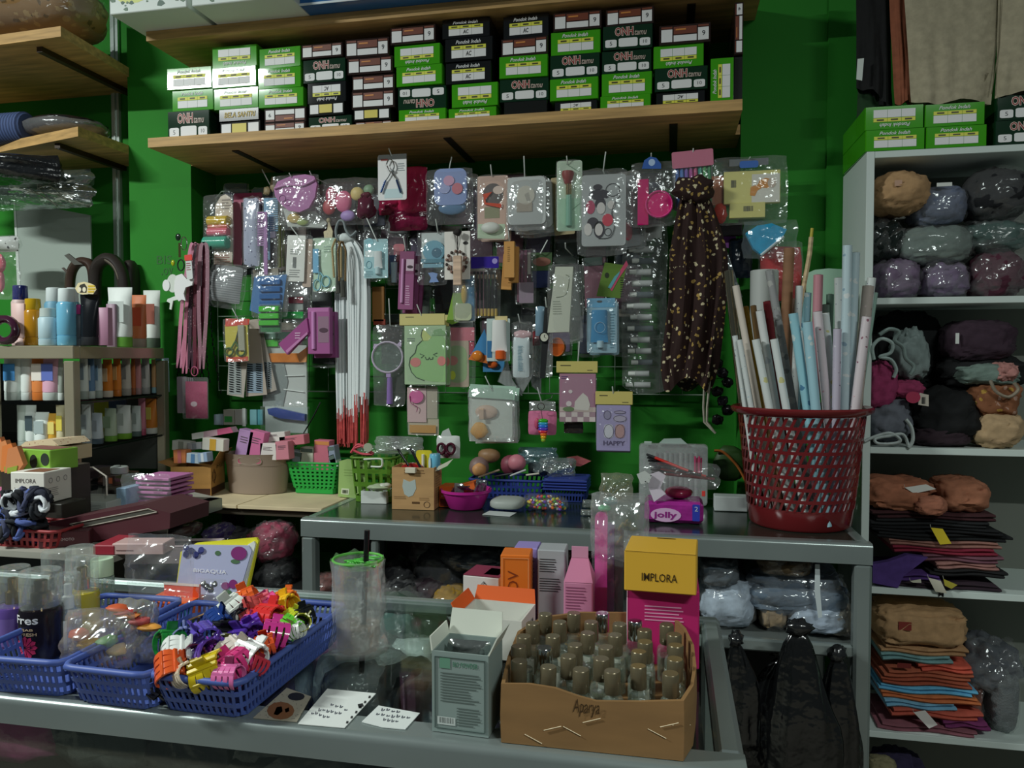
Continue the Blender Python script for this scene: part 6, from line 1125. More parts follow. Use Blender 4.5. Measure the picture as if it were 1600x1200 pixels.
for (x0, y0, x1, y1, c_, d, ry) in [(665, 165, 790, 420, 'a884b0', 'lilac tall box leaning in the woven basket', 12), (760, 175, 885, 420, 'c46a94', 'pink tall box leaning in the woven basket', 12), (880, 280, 1020, 420, 'cfc8c4', 'white box with black lettering in the woven basket', 3), (1020, 265, 1130, 420, 'c07a88', 'rose box in the woven basket', -4), (900, 190, 1100, 270, 'c8c4be', 'white carton lying across the woven basket', -6), (1050, 215, 1260, 300, 'c0727e', 'pink carton with pale dots overhanging the woven basket', -6)]:
    dy = .03 if y1 < 350 else 0
    item('small_box', d, 'box', [('body', 'b', c_, (x0, y0, x1, y1), 0, .035), ('lettering', 'ln', '5a4a54', (x0+(x1-x0)*.2, y0+(y1-y0)*.2, x1-(x1-x0)*.2, y0+(y1-y0)*.45), -.0008, 0, dict(n=3, kind='stuff'))], o=((x0+x1)/2, y1), Y=Yw-.045+dy, ry=ry)
item('toothbrush_box', 'grey and blue boxes row hanging behind the woven basket', 'boxes', [('box', 'b', c_, (x0, y0, x1, 130), 0, .03) for x0, x1, y0, c_ in ((500, 575, 40, '8a9aa4'), (580, 670, 0, 'b0aca0'), (675, 740, 0, 'b8b4ae'), (800, 860, 0, '6a9aa0'), (865, 910, 0, '4a8a94'))]+[('green_panel', 'q', '3a9a4a', (590, 55, 655, 105), -.0006, 0), ('white_strip', 'b', 'd0d4d0', (742, -10, 772, 140), -.004, .004)], o=(700, 130), Y=2.24)
# green basket
c = H(1350, 705, ZC); a = W(1105, 440, c.y); b = W(1545, 440, c.y)
gw2 = b.x-a.x
t = tray('green_basket', 'bright green plastic basket holding small pink boxes', 'basket', Vector(((a.x+b.x)/2, c.y+.055, ZC+.0005)), 0, gw2, .12, a.z-ZC, '1f9a3c', wb=.76, rows=7, cols=34, rad=.012, band=.14, fu=.5, fv=.5)
for (x0, y0, x1, y1, c_, d, ry) in [(1110, 345, 1215, 520, '8a949a', 'grey sachet in the green basket', 10), (1215, 315, 1325, 520, 'c0c0b0', 'cream box in the green basket', 2), (1330, 255, 1460, 520, 'c06a7c', 'pink box with an orange top in the green basket', 2), (1470, 300, 1530, 500, '8a94a8', 'blue-grey box in the green basket', -8), (1490, 370, 1545, 500, 'ccd0cc', 'white box at the end of the green basket', -20)]:
    item('small_box', d, 'box', [('body', 'b', c_, (x0, y0, x1, y1), 0, .035), ('accent', 'q', 'c8824a' if 'orange' in d else '5a6a64', (x0+6, y0+8, x1-6, y0+40), -.0008, 0)], o=((x0+x1)/2, y1), Y=c.y+.03, ry=ry)
item('black_wire', 'thin black cable hanging down the green wall into the basket', 'cable', [('cable', 'tu', '14161a', None, 0, 0, dict(pts=[(1390, -60), (1330, 60), (1230, 230), (1180, 310)], r=.002, cv=4))], o=(1180, 310), Y=2.2)
zm(*B1)
c = H(250, 735, ZC)
item('green_book', 'pale green booklet standing in front of the olive basket', 'booklet', [('cover', 'p', '93b06a', None, 0, .012, dict(pts=[(160, 430), (215, 415), (412, 440), (340, 742), (150, 725)])), ('bar_code_panel', 'p', 'c8d0b4', None, -.0008, .0008, dict(pts=[(180, 655), (245, 660), (240, 710), (175, 703)])), ('bar_code', 'bc', '3a3f30', (188, 668, 234, 698), -.0012, 0, dict(kind='stuff')), lines(200, 490, 300, 560, 3, '84a05c', -.0008)], o=(250, 738), Y=c.y)
c2 = H(450, 640, ZC); a = W(275, 390, 2.02); b = W(640, 390, 2.02)
tray('olive_basket', 'olive green slotted basket with a white handle ring', 'basket', Vector(((a.x+b.x)/2, 2.06, ZC+.0005)), 0, b.x-a.x, .14, a.z-ZC, '4f7a1e', wb=.85, rows=3, cols=22, rad=.02, band=.1)
item('oval_hoop', 'white oval hoop hooked on the olive basket', 'hoop', [('ring', 'tu', 'd0d6cc', None, 0, 0, dict(pts=[(365, 415), (500, 410), (520, 435), (515, 470), (490, 478), (425, 475)], r=.003, cv=4))], o=(450, 478), Y=1.965)
item('clear_tray_film', 'crinkled clear film lying over the olive basket', 'plastic film', [('film', 'bag', FILMK, (450, 220, 850, 380), -.02, .06, dict(cr=.7)), ('film', 'bag', FILM, (300, 290, 640, 385), -.03, .06, dict(cr=.6))], o=(560, 380), Y=2.1)
item('red_cord_coil', 'coil of red cord behind the green booklet', 'cord', [('coil', 'tu', 'c04a58', None, 0, 0, dict(pts=[(260, 360), (320, 290), (400, 340), (440, 370), (350, 370), (280, 330), (380, 300), (420, 340)], r=.004, cv=5)), ('disc', 'e', '9aa08c', (372, 275, 448, 350), -.01, .004)], o=(340, 375), Y=2.0)
c = H(460, 790, ZC)
fold_box('white_box', 'small open white box with papers in front of the olive basket', 'box', H(342, 782, ZC)+Vector((0, 0, .0005)), 4, .072, .06, .034, 'c6ccc8', 'b4bab4')
item('paper_scraps', 'crumpled papers sticking out of the white box', 'papers', [('scrap', 'E', '9aa88a', (410, 620, 570, 680), -.02, .04, dict(amp=.5)), ('scrap', 'E', 'b8bcb0', (470, 612, 590, 660), -.01, .03, dict(amp=.4))], o=(490, 680), Y=1.95)
c = H(600, 830, ZC); wk = W(945, 830, c.y).x-c.x; hk = W(600, 480, c.y).z-ZC
fold_box('kraft_box', 'kraft paper box with a pale mask print holding pens', 'box', c+Vector((0, 0, .0005)), 3, wk, .085, hk, 'b08a5c/k', 'a07c50/k', [('mask_print', 'p', 'a9b4b0', (0, 0, 0, 0), dict(pts=[(.28, .72), (.42, .66), (.56, .72), (.58, .5), (.5, .34), (.4, .3), (.3, .36), (.25, .55)])), ('print', 'q', '5a3f24', (.48, .14, .66, .19)), ('logo', 'rg', '5a3f24', (.76, .06, .9, .2), dict(r=.0007)), ('fine_print', 'ln', '8a6a44', (.05, .24, .35, .32), dict(n=2, kind='stuff')), ('fine_print', 'ln', '8a6a44', (.65, .22, .9, .3), dict(n=2, kind='stuff')), ('lettering', 'ln', '7a5c3a', (.3, .84, .8, .96), dict(n=2, kind='stuff')), ('fine_print', 'ln', '8a6a44', (.2, .1, .8, .8), dict(n=12, face='r', kind='stuff'))])
Yp = c.y+.03
def stick(name, lab, cat, p0, p1, r0, mat, Y, tip=None):
    a, b = W(*p0, Y), W(*p1, Y); t = thing(name, lab, cat, b); d = a-b
    obj('barrel', MB().tube([(0, 0, 0), d*.8], r0, 8), [mat], t, smooth=50); obj('tip', MB().tube([d*.8, d], [r0, r0*.75], 8), [tip or mat], t, smooth=50); return t
stick('black_pen', 'black pen leaning over the kraft box flap', 'pen', (645, 325), (740, 470), .0035, '16181a/s', Yp)
stick('black_pen', 'black pen leaning on the yellow packet in the kraft box', 'pen', (750, 312), (850, 510), .0038, '1c1e22/s', Yp-.01)
item('red_tape_roll', 'red tape roll in the kraft box', 'tape', [('roll', 'e', 'a8262a/s', (668, 445, 850, 560), 0, .02)], o=(760, 560), Y=Yp+.012, lift=.0)
item('white_eraser', 'small white eraser on the kraft box edge', 'eraser', [('eraser', 'b', 'cfc8b4', (712, 482, 798, 530), -.004, .012)], o=(755, 530), Y=c.y-.004)
item('yellow_packet', 'yellow packet standing in the kraft box', 'packet', [('packet', 'r', 'c8bc2a', (800, 338, 930, 520), 0, .006), ('stick', 'cz', 'd8d4c0', (850, 370, 875, 510), -.008, 0)], o=(860, 520), Y=Yp+.04)
item('blue_tape_roll', 'pale blue tape roll on edge in the kraft box', 'tape', [('roll', 'lt', '6ab0cc/s', (900, 372, 990, 515), 0, 0, dict(p=[(.9, 0), (1, .05), (1, .95), (.9, 1)])), ('hub', 'e', 'c8d4d4', (905, 395, 925, 500), -.002, .002)], o=(945, 515), Y=Yp)
item('green_bottle_top', 'pale bottle with a blue cap behind the kraft box', 'bottle', [('bottle', 'cz', '8aa89a/s', (820, 290, 880, 700), 0, 0), ('cap', 'cz', '7aa4b0', (822, 265, 875, 300), .001, 0)], o=(850, 700), Y=1.99, zb=ZC)
item('paper_corner', 'folded white paper corner leaning out of the kraft box', 'paper', [('paper', 'p', 'c4c4b0', None, 0, .001, dict(pts=[(950, 520), (990, 470), (1110, 410), (1060, 470), (975, 510)]))], o=(960, 520), Y=Yp-.01)
item('scissors_pouch', 'maroon-handled scissors in a white plastic pouch', 'scissors', [('pouch', 'bag', 'c4c8c4/s', (970, 215, 1165, 410), -.004, .014, dict(cr=.3)), ('pouch_top', 'p', 'b4bab6/s', None, .002, .002, dict(pts=[(1000, 225), (1020, 180), (1070, 155), (1095, 220)])), ('handle', 'rg', '4a1a2a/s', (990, 280, 1050, 365), -.01, 0, dict(r=.004)), ('handle', 'rg', '4a1a2a/s', (1065, 280, 1130, 365), -.01, 0, dict(r=.004)), ('pivot', 'E', '3a1622/s', (1040, 345, 1090, 400), -.012, .01)], o=(1065, 410), Y=2.02)
item('orange_box', 'bright orange box behind the magenta bowl', 'box', [('body', 'b', 'cf5f1c', (990, 410, 1190, 590), 0, .06), ('dark_foot', 'q', '6a1f14', (1000, 515, 1188, 580), -.0008, 0), ('fine_print', 'ln', 'd8b8a0', (1010, 480, 1085, 508), -.0009, 0, dict(n=1, kind='stuff'))], o=(1090, 590), Y=1.97, zb=ZC)
item('orange_box', 'tilted orange box leaning against its twin', 'box', [('body', 'p', 'c85a1e', None, 0, .05, dict(pts=[(1120, 420), (1280, 380), (1300, 470), (1230, 590), (1180, 590)]))], o=(1200, 590), Y=1.99, zb=ZC)
# magenta bowl
c = H(1220, 858, ZC); a, b = W(1012, 650, c.y+.06), W(1425, 650, c.y+.06); r = (b.x-a.x)/2; h = a.z-ZC
t = thing('magenta_bowl', 'round magenta plastic bowl of silver sachets', 'bowl', ((a.x+b.x)/2, c.y+.06, ZC+.0005))
obj('bowl', MB().lathe([(0, 0), (r*.62, 0), (r*.68, .003), (r*.93, h*.82), (r*1.0, h*.86), (r*1.0, h), (r*.97, h), (r*.9, h*.85), (r*.66, .006), (0, .006)], 32, 0, cap0=False, cap1=False), ['b02a86/s'], t, smooth=40)
for i in range(9):
    an = i*2.4; m = MB(); pillow(m, 0, 0, .035, .03, -.004, .008, i+3, .5)
    obj('silver_sachet', m, ['8f9498/foil'], None, ((a.x+b.x)/2+r*.5*math.cos(an)*((i % 3)/2+.2), c.y+.06+r*.5*math.sin(an), ZC+h*.9+.006*(i % 3)), (R(70+i*7), R(i*13), R(i*40)), 'crumpled silver sachet lying in the magenta bowl', 'sachet', 'silver sachets in the bowl', smooth=180)
zm(*B2)
def bluebasket(lab, x0, x1, yt, yb, dep, rows, c_='24367e'):
    c = H((x0+x1)/2, yb, ZC); a, b = W(x0, yt, c.y), W(x1, yt, c.y)
    return tray('blue_basket', lab, 'basket', Vector(((a.x+b.x)/2, c.y+dep/2, ZC+.0005)), 0, b.x-a.x, dep, a.z-ZC, c_, wb=.9, rows=rows, cols=46, rad=.012, rim=.004), c
_, cb = bluebasket('blue slotted basket heaped with sponges and wrapped pins', 45, 470, 325, 440, .12, 3)
bx = [(35, 150, 200, 320, 'peach ended taupe sponge roller', 'E', '7a6460', .05), (55, 135, 235, 315, 'round peach sponge', 'E', 'c8925e', .04), (85, 215, 150, 240, 'brown wrapped sponge', 'E', '8a6a4a', .05), (215, 330, 190, 310, 'dark rose net puff', 'E', '7a3a48', .05), (260, 365, 185, 285, 'pink foam ball', 'E', 'b8707c', .04)]
for i, (x0, x1, y0, y1, d, kd, c_, dp) in enumerate(bx):
    item('sponge', d+' in the blue basket', 'sponge', [('sponge', kd, c_, (x0, y0, x1, y1), 0, dp, dict(amp=.06))], o=((x0+x1)/2, y1), Y=cb.y+.02+.02*((4-i) % 3)-(.015 if i == 1 else 0))
item('blue_film', 'pale blue crinkled film over the blue basket', 'plastic film', [('film', 'bag', '6a8aa0/fd', (320, 140, 545, 250), -.02, .06, dict(cr=.7))], o=(430, 250), Y=cb.y+.09)
item('silver_film', 'crumpled clear wrappers heaped on the blue trays', 'wrappers', [('wrapper', 'bag', '9aa4a2/fd', (440, 200, 650, 320), -.02, .07, dict(cr=.8, nu=16, nv=14)), ('wrapper', 'bag', '4a5456/x', (380, 230, 520, 310), -.01, .05, dict(cr=.7))], o=(540, 320), Y=cb.y+.06)
item('pink_wrapper', 'pink translucent wrapper behind the blue trays', 'wrapper', [('wrapper', 'p', 'a85a5c/x', None, 0, .01, dict(pts=[(600, 200), (660, 190), (740, 220), (680, 250), (620, 245)]))], o=(670, 250), Y=cb.y+.1)
for i in range(4):
    stick('makeup_pencil', ['cream pencil lying on the blue basket rim', 'dark pencil lying across the blue basket', 'silver pen on the wrapped pins', 'pale pencil nearest the beads bag'][i], 'pencil', (100+i*90, 312-i*4), (220+i*75, 270+(i % 2)*20), .003, ['a8947c', '26282c', 'a8acac', 'b8b4a8'][i], cb.y-.005*i)
_, cb2 = bluebasket('stack of nested blue trays beside the heaped basket', 470, 715, 325, 455, .1, 3, '223474')
for i in range(4):
    a, b = W(465, 330+i*16, cb2.y-.004), W(718, 330+i*16, cb2.y-.004); o_ = MB().box(((b.x-a.x)/2, .05, 0), (b.x-a.x, .108, .005), 0, .002)
    obj('stacked_tray', o_, ['2a3c88'], None, a, label='thin blue tray nested flat on the blue tray stack', cat='tray', group='blue trays nested in the stack')
c = H(220, 515, ZC)
item('paper_sheets', 'loose grey printed sheets in front of the blue basket', 'papers', [('sheet', 'E', '9aa09a', (150, 435, 345, 505), 0, .09, dict(sq=.6)), ], o=(220, 510), Y=c.y, zb=ZC+.001)
obj('white_paper', MB().box((0, 0, 0), (.075, .05, .001)), ['bcc2c0'], None, H(215, 525, ZC)+Vector((0, .01, .001)), (0, 0, R(-8)), 'white paper slip under the grey sheets', 'paper')
# bag of beads
c = H(480, 508, ZC); a, b = W(348, 450, c.y+.02), W(612, 450, c.y+.02); t = thing('bead_bag', 'clear bag of many coloured plastic beads', 'bag', ((a.x+b.x)/2, c.y+.03, ZC+.0005)); rn = random.Random(2)
cols = ['c83a2a', '3a9a3a', '3a7ac8', 'c8b02a', 'b03a8a', '8ac83a', 'd86a2a', 'c8c8c4', '6a3ab0']; w2 = (b.x-a.x)/2
for k, cc in enumerate(cols):
    bm = MB().lathe([(0, -.005), (.004, -.003), (.0045, .002), (0, .005)], 7).mesh('bead', [cc+'/s'], 60)
    for i in range(14):
        u, v = rn.uniform(-1, 1), rn.uniform(-1, 1); hh = .034*max(0, 1-u*u)**.5
        link('bead', bm, t, (u*w2*.82, -.028*rn.random()*(1-u*u)**.5-(.0), .004+hh*rn.random()), (rn.random()*3, rn.random()*3, 0))
mb = MB(); blob(mb, 0, -.006, .02, w2*2, .062, .044, 5, .2, sq=.8); obj('film', mb, [FILM], t, smooth=180)
item('small_sachet_pair', 'small clear sachets beside the leaning plastic bag', 'sachets', [('sachet', 'bag', '8a928c/fd', (690, 440, 760, 490), 0, .012, dict(cr=.4)), ('sachet', 'bag', '9aa09a/fd', (685, 488, 750, 525), -.02, .012, dict(cr=.4))], o=(725, 525), Y=H(725, 525, ZC).y, zb=ZC)
# tissue pack, pens, clear pen case
zm(*B3)
c = H(800, 552, ZC)
item('tissue_pack', 'purple tissue pack lettered jolly', 'tissue pack', [('pack', 'b', '9a2a86/x', (585, 385, 1012, 555), 0, .1, dict(bev=.008)), ('logo_panel', 'e', 'd0a8cc', (630, 432, 850, 540), -.0012, .001), ('lettering', 't', '8a1f7a', (652, 458, 820, 522), -.002, 0, dict(s='jolly', bold=.03)), ('blue_badge', 'r', '2a3aa8', (932, 410, 985, 532), -.001, .001), ('badge_lettering', 't', 'c8d0f0', (948, 425, 972, 460), -.0022, 0, dict(s='2')), ('red_lid', 'E', '7a1f3a/s', (730, 300, 940, 400), .02, .07), ('tissue', 'p', 'cfc4d0', None, -.004, .004, dict(pts=[(655, 390), (620, 300), (600, 200), (690, 170), (740, 200), (700, 290), (740, 330)]))], o=(800, 555), Y=c.y, zb=ZC)
item('star_wrapper', 'white wrapper with black stars over the tissue pack', 'wrapper', [('wrapper', 'p', spots('stars', 'b8bcb8', '1c1c1e', 140, .22), None, 0, .004, dict(pts=[(530, 190), (590, 165), (640, 200), (620, 250), (560, 260)]))], o=(580, 260), Y=c.y-.02)
for i in range(7):
    x = 560+i*14; m = ['c82f26/s', '1c1416/s', 'b82a24/s', '241a1c/s', 'd03a30/s', '1a1416/s', '5a1c20/s'][i]
    stick('gel_pen', ['bright red', 'black', 'crimson', 'dark brown', 'scarlet', 'jet black', 'maroon'][i]+' pen in the slanted bundle above the tissue pack', 'pen', (600+i*6, 45+i*22), (900+i*32, 165+i*10), .0036, m, c.y+.02+.008*(i % 3), '26282a')
item('pen_bundle_film', 'clear film wrapped round the pen bundle', 'plastic film', [('film', 'bag', FILM, (560, 100, 1130, 310), -.01, .04, dict(cr=.6))], o=(850, 310), Y=c.y-.015)
item('pink_pens', 'small bunch of pink pens in the clear case', 'pens', [('pen', 'cz', 'b03a64/s', (945+i*15, 60+(i % 2)*12, 957+i*15, 200), .004*(i % 2), 0) for i in range(4)], o=(975, 200), Y=c.y+.09)
item('orange_tag', 'small red tag hanging under the pen bundle', 'tag', [('tag', 'b', 'c83a34', (1000, 310, 1025, 350), 0, .003)], o=(1012, 350), Y=c.y-.01)
boxat('white_small_box', 'small white box beside the red basket', 'box', 1090, 1330, 455, 350, ZC, .05, 'bcc4c2', (), 0)
zm(*A8)
item('clear_pen_case', 'clear plastic case of pens standing against the wall', 'pen case', [('back', 'r', '8fa098', (148, 1040, 542, 1400), .012, .002, dict(r=.06)), ('lid', 'r', FILMK, (145, 1030, 545, 1400), -.004, .003, dict(r=.06)), ('handle', 'p', '9aaca4', None, 0, .006, dict(pts=[(255, 1040), (290, 1008), (390, 1005), (430, 1040)])), ('latch', 'b', 'a4b4ac', (175, 1022, 220, 1045), -.002, .006)]+[('pen', 'cz', ['9aa4a0', '8a9490', 'b0b8b4'][i % 3]+'/s', (230+i*30, 1090, 248+i*30, 1350), .002, 0) for i in range(9)], o=(345, 1400), Y=2.12, zb=ZC)
item('dark_key_charms', 'dark beaded charms hanging behind the red basket', 'charms', [('charm', 'E', ['1e1a1c', '26222a', '1a1a1e'][i % 3]+'/x', (570+(i % 3)*30, 600+i*55, 640+(i % 3)*30, 660+i*55), 0, .02, dict(amp=.3)) for i in range(7)], o=(610, 600), Y=2.26)
item('leafy_pouch', 'dark green pouch with an orange edge behind the red basket', 'pouch', [('pouch', 'E', '2a4a1c', (580, 1110, 780, 1330), 0, .03, dict(amp=.1)), ('edge', 'tu', 'a8602a', None, -.002, 0, dict(pts=[(585, 1140), (640, 1150), (720, 1230), (770, 1320)], r=.004, cv=4))], o=(680, 1330), Y=2.18)
# ------------------------------------------------------------------ red basket with gift-wrap rolls
zm()
c = H(1248, 832, ZC); Yb = c.y+.11; a, b = W(1150, 634, Yb), W(1350, 634, Yb); RB = (b.x-a.x)/2; hb = (a.z+b.z)/2-ZC; cxb = (a.x+b.x)/2+.004
t = thing('red_basket', 'tall dark red slotted plastic basket', 'basket', (cxb, Yb, ZC+.0005)); RED = '6c2023/s'
rf = lambda v: RB*(.80+.2*v)
band = .15
def fn(u, v):
    th = 2*math.pi*(u+.028*v*4); z = band+(1-band)*v*.93; return (rf(z)*math.cos(th), rf(z)*math.sin(th), z*hb)
o = obj('slotted_wall', lattice(MB(), fn, 48, 8, .38, .27), [RED], t); solid(o, .0025)
obj('base_wall', MB().lathe([(rf(0)*.9, .002), (rf(0)*.95, .0), (rf(0), .006), (rf(band+.02), (band+.02)*hb), (rf(band)*.97, (band+.02)*hb), (rf(0)*.96, .008), (0, .008)], 52, 0, cap0=True, cap1=False), [RED], t, smooth=40)
obj('rim', MB().lathe([(rf(.93)*1.0, .945*hb), (rf(1)*1.0, .93*hb), (rf(1)*1.1, .955*hb), (rf(1)*1.115, .985*hb), (rf(1)*1.08, 1.0*hb), (rf(1)*.99, .985*hb), (rf(.95)*.98, .945*hb)], 52, 0, cap0=False, cap1=False), [RED], t, smooth=50)
zm(*A9)
def pr(kind):
    return {'w': spots('rollw', 'ccd2d0', '8a90a0', 90, .1, 'a8c0c8', .4), 'wt': spots('rollwt', 'd0d6d4', '7fa8b8', 34, .2, 'c8c48a', .4), 'wp': spots('rollwp', 'd0d2d0', 'c8848c', 30, .2, 'b8bcc0', .4), 'b': spots('rollb', '8fc0cc', 'c4d4d4', 36, .22, '4a7a9a', .4), 'by': spots('rollby', '9cc4d0', 'd0c84a', 26, .16, 'c8d4d4', .4),
            'pb': spots('rollpb', 'b8ccd2', 'd4dada', 40, .2, '8aa4b4', .4), 'pk': spots('rollpk', 'cfc4c8', '8a5a6a', 60, .13, 'c8a0a8', .4), 'g': spots('rollg', '8f9090', '6e706e', 40, .3, 'a8a8a4', .5), 'lv': spots('rolllv', 'b8b0c0', '5a5266', 60, .13, 'd0ccd4', .4), 'bg': spots('rollbg', 'b4a8a0', '7a6a6a', 80, .16, 'c8b8b4', .4)}[kind]
rolls = [  # (x top, y top, x at rim, y at rim, width, material, set back, words)
 (140, 345, 200, 1110, 46, 'a8a08c/mm', .02, 'silver-gold foil'), (183, 430, 308, 1110, 34, 'cfc4b8', -.02, 'cream'), (178, 718, 222, 1110, 27, 'w', -.055, 'white grey-printed'), (204, 742, 268, 1110, 27, 'w', -.07, 'thin white printed'), (240, 550, 325, 1110, 28, 'a07c34/mm', .0, 'shiny gold'), (284, 545, 352, 1110, 30, '6a5234/s', .03, 'bronze'),
 (298, 740, 372, 1110, 38, 'wt', -.08, 'white teal-patched'), (322, 575, 412, 1110, 40, 'wp', -.06, 'white pink-patched'), (404, 738, 470, 1110, 38, 'wt', -.095, 'short white teal-patched'), (376, 342, 512, 1110, 40, 'g', -.02, 'grey marbled'), (365, 520, 420, 1000, 42, '6a2228/s', .05, 'maroon'),
 (515, 590, 592, 1110, 46, 'b', -.08, 'sky blue'), (556, 690, 606, 1110, 20, 'w', -.045, 'slim white'), (596, 640, 656, 1110, 48, 'by', -.1, 'blue yellow-dotted'), (655, 580, 706, 1110, 44, 'pk', -.07, 'rose printed'), (700, 588, 752, 1110, 38, 'wt', -.05, 'white blue-patched'), (660, 368, 640, 1110, 46, 'c0848e', .03, 'plain pink'), (770, 680, 792, 1110, 40, 'lv', -.09, 'lavender'),
 (780, 385, 786, 1110, 46, 'w', -.01, 'white swirled'), (828, 198, 830, 1110, 46, 'pb', -.065, 'tall pale blue'), (874, 240, 872, 1110, 44, 'pb', -.045, 'pale blue'), (940, 610, 905, 1110, 46, 'pk', -.075, 'slanted rose printed'), (948, 432, 915, 1110, 56, 'bg', -.02, 'beige printed'), (968, 385, 945, 1110, 42, 'w', .02, 'white'), (990, 470, 960, 1110, 24, '8aa89c', .03, 'sage'),
 (492, 215, 452, 1110, 52, '8a6448/k', .06, 'bare cardboard'), (550, 432, 520, 1110, 36, 'w', .02, 'white and blue'), (592, 472, 570, 1110, 46, 'b', .05, 'light blue'), (500, 505, 488, 1110, 40, 'a07868', .075, 'dusty brown'), (700, 540, 700, 1110, 40, '9ab0a4', .06, 'pale green'), (728, 480, 722, 1110, 36, '4f6a5c', .08, 'dark green'), (620, 100, 545, 640, 26, 'c8b088/w', .045, 'wooden stick')]
for (xt, yt, xb_, yb_, wpx, mt, dyk, wd_) in rolls:
    wpx *= 1.08
    Yk = Yb+dyk; a = W(xt, yt, Yk); b = W(xb_, yb_, Yk); rr_ = (W(xb_+wpx/2, yb_, Yk).x-W(xb_-wpx/2, yb_, Yk).x)/2*1.12
    zlow = ZC+.012+rr_*.3; k = (a.z-zlow)/(a.z-b.z) if a.z > b.z else 1; e = a+(b-a)*k; lim = math.sqrt(max(.0004, (RB*.78)**2-dyk**2))-rr_
    e.x = min(max(e.x, cxb-lim), cxb+lim); m = pr(mt) if mt in ('w', 'wt', 'wp', 'b', 'by', 'pb', 'pk', 'g', 'lv', 'bg') else mt; d = a-e
    if 'stick' in wd_:
        item('wooden_stick', 'cream wooden stick with a pointed tip among the rolls', 'stick', [('stick', 'tu', m, None, 0, 0, dict(pts=[(545, 600), (600, 300), (610, 240), (618, 150)], r=.006)), ('tip', 'tu', 'b8a83a', None, 0, 0, dict(pts=[(618, 150), (624, 98)], r=.004))], o=(545, 600), Y=Yk); continue
    t = thing('gift_wrap_roll', wd_+' gift-wrap roll standing in the red basket', 'gift wrap', e, group='gift-wrap rolls in the red basket')
    obj('paper', MB().tube([(0, 0, 0), d*.5, d], rr_, 14), [m], t, smooth=50)
    q = d.normalized(); obj('core', MB().tube([d+q*.0002, d+q*.0012], rr_*.6, 10), ['5a544a'], t)
item('paper_sheet_roll', 'wide white paper roll behind the slim rolls', 'paper roll', [('sheet', 'cz', 'b8bcb8', (275, 335, 438, 800), 0, 0)], o=(355, 800), Y=2.12)
item('mint_board', 'curved mint green sheet behind the rolls', 'sheet', [('sheet', 'p', '9cbfa8', None, 0, .004, dict(pts=[(590, 360), (640, 338), (720, 330), (800, 335), (800, 800), (590, 800)]))], o=(700, 800), Y=2.18)
# ------------------------------------------------------------------ on the front counter
G0 = (0, 820, .25); G1 = (200, 820, .25827); G2 = (380, 820, .31652); G3 = (660, 820, .31668)
zm()
BL = '43589c'
def front_tray(lab, fl, fr, L, rz, col=BL):
    a, b = H(*fl, ZC+.047), H(*fr, ZC+.047); w = (b-a).length; d = (b-a).normalized(); n = Vector((-d.y, d.x, 0)); c = (a+b)/2+n*(L/2)
    return tray('blue_tray', lab, 'tray', Vector((c.x, c.y, ZC+.0008)), math.degrees(math.atan2(d.y, d.x))+rz, w, L, .046, col, wb=.87, rows=3, cols=int((w+L)*2/.0085), rad=.012, rim=.0042, group='blue trays along the counter edge')
front_tray('blue slotted tray heaped with coloured hair claws', (226, 1052), (362, 1070), .275, 3)
front_tray('blue slotted tray of wrapped candy coloured hair bands', (93, 1040), (221, 1057), .24, 2)
front_tray('blue slotted tray of scented spray bottles', (-60, 1024), (88, 1038), .24, 2)
# hair claws
CL = {}
def claw_meshes(col):
    if col not in CL:
        j = MB(); n = 4
        for k in range(n):
            x = (k-(n-1)/2)*.0105; pts = [(x*(.75+.25*math.sin(t)), .003+.0155*math.sin(t)*1.0, .018*math.cos(t)-.002) for t in [i*math.pi*.95/7 for i in range(8)]]
            rs = []
            for i, p in enumerate(pts):
                w = .0042*(1-.45*(i/7)**2); rs.append([(p[0]-w, p[1]-.001, p[2]-.0006), (p[0]+w, p[1]-.001, p[2]-.0006), (p[0]+w, p[1]+.0012, p[2]+.0006), (p[0]-w, p[1]+.0012, p[2]+.0006)])
            j.loft(rs)
        j.box((0, .004, .0165), (.036, .006, .005), 0, .0015).box((0, .0175, .006), (.038, .0025, .006), 0, .001); j.box((0, .0, .024), (.016, .004, .014), 0, .0015)
        sp = MB().tube([(-.005+.01*i/20, .0025*math.cos(i*1.6), .017+.0025*math.sin(i*1.6)) for i in range(21)], .0006, 4)
        CL[col] = (j.mesh('jaw', [col+'/s'], 40), sp.mesh('spring', ['8a8c8c/mm']))
    return CL[col]
